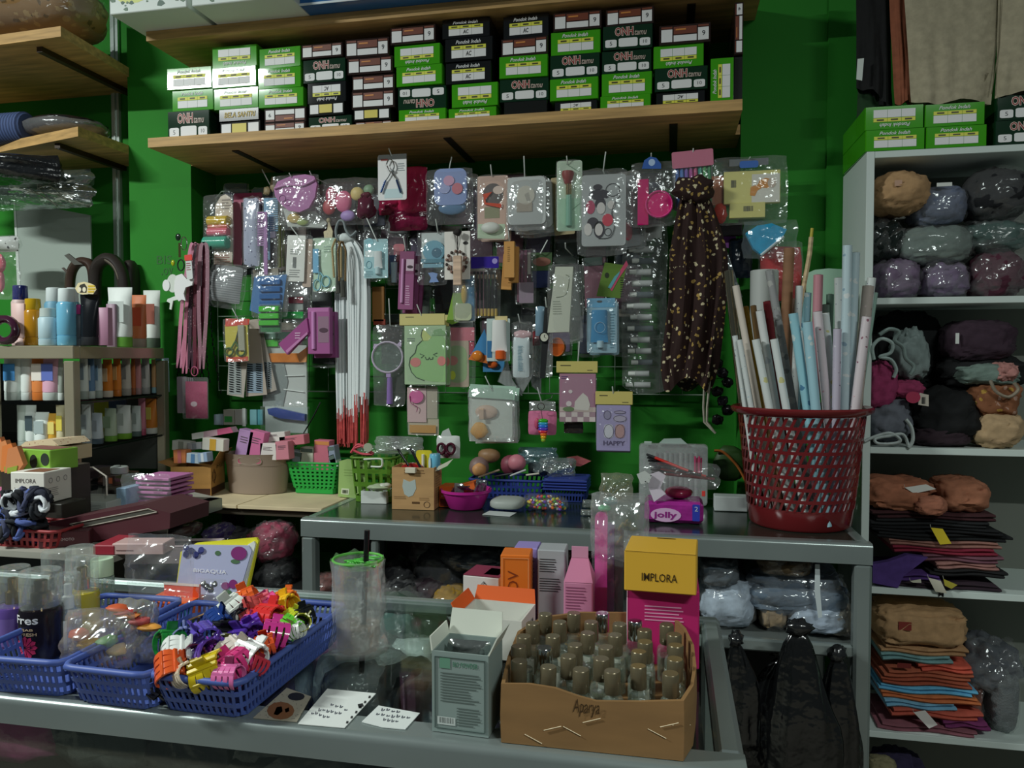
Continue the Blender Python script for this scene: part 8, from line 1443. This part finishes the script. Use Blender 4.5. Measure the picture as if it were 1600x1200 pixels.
# ------------------------------------------------------------------ white cabinet of folded clothes
zm()
YCB = 2.0; xc0 = W(1351, 470, YCB).x; xc1 = xc0+.62; dcb = .26; PW = '8f9c94'
zc_ = [W(1480, y, YCB).z for y in (236, 469, 706, 929, 1158)]
t = thing('white_cabinet', 'white open cabinet of folded clothes beside the red basket', 'cabinet', (xc0, YCB, 0)); wc = xc1-xc0
ztop = zc_[0]+.008
CW = 'c3cfca'
for x in (.009, wc-.009): obj('side_panel', MB().box((x, dcb/2, ztop/2), (.018, dcb, ztop), 0, .001), [CW], t)
for z in zc_: obj('shelf', MB().box((wc/2, dcb/2, z), (wc-.036, dcb-.002, .016), 0, .001), [CW], t)
obj('back', MB().box((wc/2, dcb-.003, ztop/2), (wc-.036, .006, ztop-.02)), ['6a6e66'], t)
m = MB(); p = W(1466, 925, YCB); add_text(m, 'M', p.x-xc0, zc_[3]-.006, p.x-xc0+.012, zc_[3]+.006, -.001, 0, 0, .02); obj('size_mark', m, ['26282a'], t)
SH = [z+.008 for z in zc_]
# cap boxes on top
for i, (tp, x0, x1, y0, y1, fl, lab) in enumerate([('G', 1353, 1446, 203, 0, 0, 'lower green cap box at the edge of the white cabinet top'), ('G', 1353, 1445, 166, 203, 1, 'upside-down green cap box at the edge of the white cabinet top'), ('G', 1448, 1543, 198, 0, 0, 'lower green cap box under the khaki trousers'), ('G', 1447, 1541, 162, 198, 0, 'upper green cap box under the khaki trousers'), ('O', 1556, 1650, 188, 0, 0, 'lower dark green cap box on the white cabinet'), ('O', 1560, 1652, 147, 188, 0, 'upper dark green cap box on the white cabinet')]):
    z0 = SH[0]+.0005 if not y1 else W(x0, y1, YCB).z; z1 = W(x0, y0, YCB).z-.001
    cap_box(tp, W(x0, y0, YCB).x, W(x1, y0, YCB).x, z0, z1, YCB+.002+.004*(i % 2), .24, fl, label=lab, group='cap boxes on the white cabinet')
# hanging trousers
def cloth_panel(name, lab, pts, Y, mat, thick=.02, seed=1, fold=.008, extra=()):
    P = [W(x, y, Y) for x, y in pts]; tl, tr, br, bl = P; o_ = (tl+tr)/2; t = thing(name, lab, 'trousers', o_); mb = MB(); nu, nv = 22, 16
    def fn(sg):
        def f(u, v):
            a = tl+(tr-tl)*u; b = bl+(br-bl)*u; p = a+(b-a)*v-o_; n = noise.noise(Vector((u*3.1, v*1.2, seed)))*fold+noise.noise(Vector((u*8, v*3, seed+3)))*fold*(.25+.9*v*v)
            return (p.x, p.y+sg*thick/2*max(0, (1-(2*u-1)**4))+n, p.z+(.006*math.sin(u*9+seed) if v > .95 else 0))
        return f
    f0, f1 = fn(-1), fn(1); mb.grid(f0, nu, nv); mb.grid(lambda u, v: f1(1-u, v), nu, nv)
    for (a_, b_) in ((0, 0), (1, 1)): pass
    obj('cloth', mb, [mat], t, smooth=60)
    for e in extra:
        pn, mt, pp, r = e; q = [W(x, y, Y)-o_ for x, y in pp]; obj(pn, MB().tube([(v.x, v.y-thick/2-.001, v.z) for v in q], r, 6), [mt], t, smooth=60)
    return t
KH = 'a59c84/c'
cloth_panel('khaki_trousers', 'khaki trousers hanging folded over the green cap boxes', [(1408, -60), (1570, -60), (1548, 160), (1424, 163)], 2.02, KH, .03, 2, extra=[('seam', '6f6854/c', [(1561, -40), (1556, 80), (1545, 150)], .001), ('loop', '7a725c', [(1538, 118), (1535, 130), (1540, 118)], .001)])
cloth_panel('khaki_trousers', 'crumpled khaki trouser leg beside the folded pair', [(1562, -60), (1700, -60), (1690, 150), (1555, 150)], 2.01, KH, .035, 5, .016)
cloth_panel('brown_trousers', 'brown trousers hanging edge-on behind the khaki pair', [(1387, -60), (1418, -60), (1430, 164), (1398, 162)], 2.05, '8a5038/c', .02, 3)
cloth_panel('black_trousers', 'black trousers hanging with a small white tag', [(1338, -60), (1392, -60), (1392, 165), (1338, 135)], 2.08, '121314/c', .03, 4, .01)
item('garment_tag', 'small white size tag on the black trousers', 'tag', [('tag', 'p', 'c4ccc6', None, 0, .001, dict(pts=[(1340, 92), (1350, 91), (1347, 126), (1338, 124)]))], o=(1344, 92), Y=2.04)
cloth_panel('dark_green_cloth', 'dark green garment hem below the black trousers', [(1340, 130), (1392, 135), (1398, 190), (1338, 190)], 2.11, '1d3a20/c', .02, 6)
zm(1320, 240, .2)
YI = YCB+.1
def soft(name, lab, x0, y0, x1, y1, Y, mat, dep=.14, film=False, amp=.16, z=None, sq=.8, cat='garment', extra=(), seed=None, g=None):
    CNT[0] += 1; a, b = W(x0, y1, Y), W(x1, y0, Y); w, h = b.x-a.x, b.z-a.z; base = z if z is not None else a.z
    t = thing(name, lab, cat, ((a.x+b.x)/2, Y, base), (0, 0, 0), g); m = MB(); blob(m, 0, 0, h/2, w, dep, h, seed or CNT[0], amp, 0, 48, 30, 1.8, sq, .1); obj('cloth', m, [mat], t, smooth=70)
    if film: m = MB(); blob(m, 0, -.002, h/2, w*1.05, dep*1.04, h*1.05, CNT[0]+5, amp*1.6, 0, 40, 26, 2.6, sq, .06); obj('film', m, [FILM], t, smooth=180)
    for (pn, mt, (u0, v0, u1, v1)) in extra: m = MB().box((w*((u0+u1)/2-.5), -dep*.5-.002, h*(v0+v1)/2), (w*(u1-u0), .0015, h*(v1-v0)), 0, 0); obj(pn, m, [mt], t)
    return t
S1 = SH[1]
soft('scarf_bundle', 'mauve scarf bundle in film at the cabinet side', 190, 830, 560, 1145, YI, '6a5a70/c', .16, True, .14, S1, .75, 'scarf')
soft('scarf_bundle', 'wrinkled violet scarf bundle in film beside the mauve one', 560, 860, 925, 1145, YI, '6e6078/c', .16, True, .16, S1, .75, 'scarf')
soft('scarf_bundle', 'dark maroon scarf bundle in film', 930, 780, 1380, 1145, YI, '4a2030/c', .16, True, .14, S1, .75, 'scarf')
soft('scarf_bundle', 'dark grey wrapped bundle wedged behind the grey-green scarf', 150, 520, 440, 850, YI+.02, '202826/x', .14, True, .2, None, .8, 'scarf')
soft('scarf_bundle', 'grey-green scarf roll in glossy film', 400, 570, 965, 880, YI-.01, '66746e/c', .14, True, .06, None, .7, 'scarf')
soft('scarf_bundle', 'slate blue scarf roll with a white label', 490, 265, 920, 590, YI, '5c6478/c', .14, True, .07, None, .7, 'scarf', [('label', 'c8ccc6', (.35, .9, .62, .99))])
soft('scarf_bundle', 'round tan scarf bundle with twisted folds', 175, 145, 645, 500, YI-.02, 'a88660/c', .16, False, .07, None, .85, 'scarf', [('twist_patch', 'b08a72', (.3, .55, .42, .68))])
soft('scarf_bundle', 'black scarf bundle in film with a yellow tag', 900, 120, 1420, 560, YI, '14161a/c', .18, True, .07, None, .85, 'scarf', [('tag', 'b0a030', (.8, .4, .92, .62))])
soft('scarf_bundle', 'crinkled teal-grey plastic bundle under the black one', 880, 520, 1400, 800, YI+.01, '4a5c58/x', .14, True, .2, None, .8, 'scarf')
# shelf two: tangled garments
zm(1320, 460, .216667)
S2 = SH[2]
YI = YCB+.09
soft('garment_heap', 'black trousers heaped in the middle of the shelf', 440, 700, 990, 1090, YI, '0e1011/c', .16, False, .18, S2, .8, 'garment')
soft('garment_heap', 'dark plum garment under the black trousers', 480, 950, 880, 1092, YI-.03, '2e2028/c', .1, False, .12, S2, .7, 'garment')
soft('garment_heap', 'grey garment with a drawstring by the cabinet side', 135, 760, 460, 1060, YI-.02, '62666f/c', .14, False, .12, S2+.01, .75, 'garment')
soft('garment_heap', 'crimson-pink trousers draped over the grey garment', 135, 490, 360, 830, YI-.04, '8a3058/c', .1, False, .2, None, .75, 'garment')
soft('garment_heap', 'pink sleeve hanging beside the grey strapped garment', 320, 620, 560, 740, YI-.05, '94365c/c', .06, False, .2, None, .7, 'garment')
soft('garment_heap', 'grey strapped garment on top of the pink trousers', 330, 260, 590, 620, YI-.01, '7c8a88/c', .1, False, .2, None, .7, 'garment')
soft('garment_heap', 'black cloth wall of folded trousers behind', 190, 130, 700, 700, YI+.06, '0c0e10/c', .06, False, .08, None, .6, 'garment')
soft('garment_heap', 'dark plum folded sweater with a small white label', 690, 190, 1200, 480, YI, '33232f/c', .14, False, .07, None, .6, 'garment', [('label', 'c8ccc8', (.06, .42, .11, .68))])
soft('garment_heap', 'black folded cloth under the plum sweater', 640, 430, 1290, 680, YI+.02, '101113/c', .14, False, .12, None, .7, 'garment')
soft('garment_heap', 'sage and peach garment over the brown print', 780, 500, 1230, 650, YI-.03, '6a7c74/c', .1, False, .18, None, .7, 'garment')
soft('garment_heap', 'peach gathered sleeve end', 1060, 495, 1230, 620, YI-.06, 'a0706a/c', .06, False, .3, None, .7, 'garment')
soft('garment_heap', 'brown and yellow patterned cloth', 880, 630, 1240, 880, YI-.03, spots('brownpat', '7a4c30', 'a8843a', 50, .25, '9a7a6a', .85), .1, False, .2, None, .75, 'garment')
soft('garment_heap', 'beige rolled cloth at the shelf front', 880, 840, 1260, 1085, YI-.03, 'a88e6c/c', .13, False, .12, S2, .75, 'garment')
def strap(lab, pts, Y, mat, r, name='garment_strap', cat='strap'):
    item(name, lab, cat, [('strap', 'tu', mat, None, 0, 0, dict(pts=pts, r=r, cv=5))], o=pts[0], Y=Y)
strap('white looped strap tangled on the grey strapped garment', [(210, 470), (200, 380), (260, 320), (340, 350), (330, 420), (250, 450), (330, 470), (370, 540), (350, 600)], YCB+.0, '9fb0ac/c', .0045)
strap('grey curled strap above the white loop', [(250, 290), (320, 250), (390, 270), (360, 330), (420, 380), (440, 460), (500, 520), (470, 580)], YCB+.005, '7f908c/c', .005)
strap('white drawstring spilling over the shelf edge', [(140, 1060), (230, 1020), (330, 1000), (400, 1050), (350, 1075), (240, 1075), (220, 1040), (320, 1020), (420, 1010), (460, 1100)], YCB-.004, 'b4bebc/c', .004)
strap('white drawstring hanging from the grey garment', [(440, 900), (480, 960), (490, 1050), (460, 1105)], YCB-.005, 'b8c2c0/c', .0045)
strap('taupe strap looped over the brown print', [(1050, 620), (1090, 700), (1180, 740), (1250, 690), (1220, 640)], YCB-.005, '8a8070/c', .004)
item('garment_tag', 'red and white price tag on the pink sleeve', 'tag', [('tag', 'p', 'c4bcae', None, 0, .001, dict(pts=[(540, 710), (605, 725), (605, 808), (530, 795)])), ('red_disc', 'e', 'a82a4e', (440, 700, 545, 785), -.001, .001), ('bar_code', 'bc', '3a3a38', (555, 740, 580, 790), -.001, 0, dict(kind='stuff'))], o=(540, 710), Y=YCB-.01)
# shelf three and four: folded stacks, each garment on its own
def folded(lab, x0, x1, y0, y1, Y, mat, dep, z0, z1, seed, rz=0, g=None, tilt=0):
    a, b = W(x0, y1, Y), W(x1, y1, Y); w = b.x-a.x; h = z1-z0; t = thing('folded_garment', lab, 'garment', ((a.x+b.x)/2, Y, z0), (0, R(tilt), R(rz)), g)
    nl = 2; me = MB()
    for k in range(nl):
        hh = h/nl; rs = []; ww = w*(1-.02*((seed+k) % 3)); off = .003*((seed*7+k*3) % 5-2); n = 18
        for i in range(n+1):
            u = i/n; x = (u-.5)*ww+off; bow = .18*hh*math.sin(u*7+seed+k); zc2 = hh*(k+.5)+bow; r = hh*.46; edge = min(1, 5*min(u, 1-u)+.82)
            rs.append([(x, -dep/2+.004*math.sin(u*9+seed), zc2-r*edge), (x, -dep/2-.004+.004*math.sin(u*9+seed), zc2), (x, -dep/2+.004*math.sin(u*9+seed), zc2+r*edge), (x, dep/2, zc2+r*edge), (x, dep/2, zc2-r*edge)])
        me.loft(rs)
    obj('folds', me, [mat], t, smooth=60); return t
zm(1320, 690, .208333)
cols3 = [('plum and purple-black folded trousers', '2a1c26', 160, 1080), ('violet garment', '452a66', 210, 620), ('black folded trousers', '141416', 560, 1095), ('dusty pink knit', '8f6660', 590, 1040), ('mauve folded shirt', '6a4450', 500, 1080), ('crimson shirt', '7a2034', 300, 1040), ('rosy taupe shirt', '8a6258', 240, 1050), ('black cotton shirt', '101214', 160, 1115), ('ink black trousers', '0d0f12', 140, 1060), ('grey-edged black shirt', '1a1c1e', 140, 980), ('dark maroon shirt', '3a1c20', 150, 1040)]
base = SH[3]; Hs = W(600, 540, YCB).z-base; k = len(cols3)
for i, (d, c_, x0, x1) in enumerate(cols3):
    folded(d+', '+(['lowest', 'second', 'third', 'fourth', 'fifth', 'sixth', 'seventh', 'eighth', 'ninth', 'tenth', 'eleventh'][i])+' up in the dark stack', x0, x1, 0, 900, YCB+.1, c_+'/c', .17, base+Hs*i/k, base+Hs*(i+1)/k, i+1, rz=(i*5) % 4-1.5, g='folded clothes in the dark stack')
soft('peach_shirt', 'peach brown shirt draped over the stack top', 135, 255, 640, 470, YCB+.07, '9a6248/c', .14, False, .2, base+Hs, .6, 'garment')
soft('peach_shirt', 'peach brown folded shirt with a rounded end on the stack', 650, 290, 1050, 520, YCB+.08, '9c664c/c', .14, False, .08, base+Hs, .65, 'garment')
soft('peach_shirt', 'peach brown collar flap hanging over the stack', 520, 410, 760, 540, YCB-.0, '96604a/c', .05, False, .12, None, .7, 'garment')
item('violet_hem', 'violet garment corner hanging over the shelf edge', 'garment', [('cloth', 'p', '46306e/c', None, 0, .02, dict(pts=[(210, 920), (330, 900), (470, 850), (625, 870), (440, 1010), (400, 1098), (210, 1060)]))], o=(400, 1060), Y=YCB-.002)
def tag(lab, pts, mat, Y, lines_=None):
    item('price_tag', lab, 'tag', [('card', 'p', mat, None, 0, .0012, dict(pts=pts))]+([lines_] if lines_ else [('string', 'tu', '9a9a90', None, -.001, 0, dict(pts=[pts[0], (pts[0][0]-6, pts[0][1]-25)], r=.0006))]), o=pts[0], Y=Y)
tag('white card lying on the peach shirts', [(450, 345), (610, 320), (685, 355), (520, 390)], 'd2d4ce', YCB-.006)
tag('yellow price tag hanging on the dark stack', [(645, 645), (735, 655), (800, 765), (715, 772)], 'c0ac26', YCB-.008)
tag('white price tag hanging over the shelf lip', [(625, 1020), (720, 1045), (768, 1140), (680, 1125)], 'c4c0ae', YCB-.012)
tag('olive price tag beside the white one on the shelf lip', [(740, 1030), (845, 1075), (800, 1105), (750, 1080)], 'a09634', YCB-.011)
tag('small pale tag near the violet garment', [(490, 1045), (570, 1032), (575, 1060), (510, 1058)], 'bcbca8', YCB-.009)
zm(1320, 910, .241667)
cols4 = [('dusty mauve towel', '7a4a54', 170, 760), ('purple cloth', '6a2a58', 560, 850), ('coral towel', 'a84e3e', 240, 800), ('sky blue towel', '6a9ab4', 200, 640), ('orange towel', 'b0643a', 170, 780), ('turquoise towel', '5a9ec0', 160, 750), ('brick towel', '8f4630', 170, 720), ('terracotta towel', '985038', 190, 740), ('coral red towel', 'b8503e', 420, 750), ('pale teal towel', '6a8f90', 165, 600), ('sand towel', 'a07c58', 170, 700)]
base = SH[4]; Hs = W(450, 430, YCB).z-base; k = len(cols4)
for i, (d, c_, x0, x1) in enumerate(cols4):
    folded(d+', '+(['lowest', 'second', 'third', 'fourth', 'fifth', 'sixth', 'seventh', 'eighth', 'ninth', 'tenth', 'eleventh'][i])+' up in the bright stack', x0, x1, 0, 900, YCB+.1, c_+'/c', .17, base+Hs*i/k, base+Hs*(i+1)/k, i+3, rz=(i*5) % 4-1.5, g='folded clothes in the bright stack')
soft('tan_towel', 'tan towel with a dark red label on the bright stack', 165, 285, 745, 480, YCB+.08, 'a88660/c', .17, False, .05, base+Hs, .5, 'towel', [('red_label', '7a2a22', (.2, .5, .34, .72))])
tag('white and crimson price tag under the bright stack', [(445, 840), (520, 828), (600, 920), (545, 945)], 'c8c4c0', YCB-.01)
item('red_label', 'dark red woven label on the coral towel', 'label tag', [('label', 'b', '6a1f1a', (340, 520, 430, 558), 0, .001)], o=(385, 558), Y=YCB-.006)
soft('blanket_roll', 'upright grey blanket roll in clear film', 900, 600, 1085, 1000, YCB+.09, '5f6668/n', .12, True, .05, base, .6, 'blanket')
soft('film_bundle', 'crumpled translucent film over the bright stack end', 740, 370, 1100, 640, YCB+.1, '565a60/x', .14, True, .25, None, .8, 'plastic film')
soft('sachet_heap', 'brown wrapped cloth between the towels and the blanket roll', 750, 600, 870, 900, YCB+.1, '6a4036/x', .1, True, .2, base, .8, 'parcel')
soft('folded_bottom', 'dark purple folded clothes on the bottom shelf', 160, 1120, 520, 1400, YCB+.1, '2a2440/c', .16, False, .1, None, .7, 'garment')
soft('folded_bottom', 'olive cloth edge on the bottom shelf', 150, 1140, 330, 1230, YCB+.03, '7a7458/c', .06, False, .12, None, .7, 'garment')
# ------------------------------------------------------------------ goods inside the back counter, black bags
zm(1060, 820, .31667)
pk = [(330, 200, 780, 310, 'steel blue', '5a6674'), (320, 265, 820, 390, 'slate', '566472'), (525, 360, 810, 480, 'pale grey', '9aa8b8'), (110, 255, 340, 385, 'light grey-blue', '8f9eb0'), (105, 360, 370, 570, 'off-white striped', 'a4b2c0'), (100, 130, 290, 270, 'dark grey', '4a545c'), (385, 390, 520, 540, 'tan speckled', '8f7a5c'), (660, 450, 830, 590, 'beige', '8a8478'), (380, 115, 640, 210, 'brown', '5a4a34')]
for i, (x0, y0, x1, y1, n_, c_) in enumerate(pk): soft('packed_shirt', n_+' shirt in a glossy packet inside the counter', x0, y0, x1, y1, YK+.16-.012*(i % 3), c_+'/c', .18, True, .07, zsh if y1 > 500 else None, .6, 'shirt')
item('white_tie', 'white plastic strap across the packed shirts', 'strap', [('strap', 'p', 'b8c2c4', None, 0, .002, dict(pts=[(675, 195), (698, 195), (700, 330), (710, 455), (690, 460), (672, 330)]))], o=(690, 200), Y=YK+.03)
zm()
def black_bag(lab, x0, y0, x1, y1, Y, kx, ky, seed):
    a = W(kx, ky, Y); t = thing('black_plastic_bag', lab, 'plastic bag', a, (0, 0, 0), 'black plastic bags by the counter'); w = (W(x1, y1, Y).x-W(x0, y1, Y).x)/2; h = a.z-W(x0, y1, Y).z; cx = (W(x0, y1, Y).x+W(x1, y1, Y).x)/2-a.x; rs = []
    for i in range(16):
        f = i/15; rg = []
        for j in range(32):
            an = 2*math.pi*j/32; k = (.16+.84*min(1, f*2.1)**.7)*(1+.3*noise.noise(Vector((math.cos(an)*1.6, math.sin(an)*1.6, f*3+seed)))+.12*math.sin(an*7+seed+f*3)*(1-f*.5)); rg.append((cx*f+w*k*math.cos(an), w*.3*k*math.sin(an), -h*f*(1+.1*noise.noise(Vector((an*1.5, seed, 0))) if f > .8 else 1)))
        rs.append(rg)
    obj('bag', MB().loft(rs), ['0d0e0f/y'], t, smooth=180); m = MB(); blob(m, 0, -.004, .008, w*.75, .03, .035, seed, .5, 0, 16, 10, 2.5); obj('gathered_top', m, ['1a1b1d/y'], t, smooth=180); return t
black_bag('black plastic bag with a bright crinkled foot nearest the glass counter end', 1132, 0, 1192, 1165, 1.725, 1150, 1003, 3)
black_bag('large black plastic bag knotted over the middle shelf rail', 1195, 0, 1305, 1290, 1.7, 1248, 985, 7)
black_bag('black plastic bag knotted beside the counter post', 1270, 0, 1345, 1270, 1.735, 1308, 1025, 9)
black_bag('wide black plastic bag sagging behind the knotted ones', 1150, 0, 1335, 1330, 1.85, 1235, 1022, 12)
# under the back counter towards the ledge
zm(380, 820, .31652)
un = [(60, 0, 240, 130, 'dusty pink lace', '8a3f50', 1.95), (330, 250, 480, 330, 'blush', '6a4440', 1.95), (700, 180, 860, 390, 'dark grey', '1c1e22', 1.95), (720, 270, 870, 400, 'near-black', '131518', 1.88), (840, 100, 1000, 260, 'dim taupe', '3a3230', 2.0), (850, 250, 1010, 390, 'plum grey', '3a2c34', 1.92), (110, 180, 260, 330, 'black net', '15171a', 1.9)]
for (x0, y0, x1, y1, n_, c_, Y) in un: soft('wrapped_cloth', n_+' cloth bundle in film in the dark under the counter', x0, y0, x1, y1, Y, c_+'/c', .14, True, .15, None, .8, 'cloth bundle')
zm(660, 820, .31668)
for (x0, y0, x1, y1, n_, c_, Y) in [(70, 310, 230, 400, 'ochre', '8a6a1e', 1.86), (-20, 120, 200, 330, 'charcoal blue', '22262e', 1.95), (110, 100, 390, 200, 'slate wrapped', '2c343e', 1.92), (-40, 40, 100, 200, 'brown-grey', '33292a', 2.0), (700, 90, 850, 160, 'deep red', '5a1f18', 1.9)]: soft('wrapped_cloth', n_+' cloth bundle in film in the dark under the counter', x0, y0, x1, y1, Y, c_+'/c', .12, True, .12, None, .8, 'cloth bundle')
zm(240, 640, .1875)
for (x0, y0, x1, y1, n_, c_, Y) in [(860, 950, 1140, 1240, 'rose net', '8a3a4e', 1.9), (480, 960, 620, 1110, 'violet', '2c2050', 1.85), (600, 1000, 740, 1120, 'glittery black', '17181c', 1.9), (780, 1000, 880, 1170, 'dark olive', '2a3020', 1.95), (150, 950, 330, 1060, 'brown', '3a2622', 1.75)]: soft('wrapped_cloth', n_+' cloth bundle in film in the dark beside the ledge', x0, y0, x1, y1, Y, c_+'/c', .12, True, .15, None, .8, 'cloth bundle')
obj('dark_cabinet', MB().box((-1.08, 2.0, .4), (.3, .4, .8), 0, .004), ['1a1c1c'], None, (0, 0, .0), label='dark low chest under the tiled ledge', cat='chest')
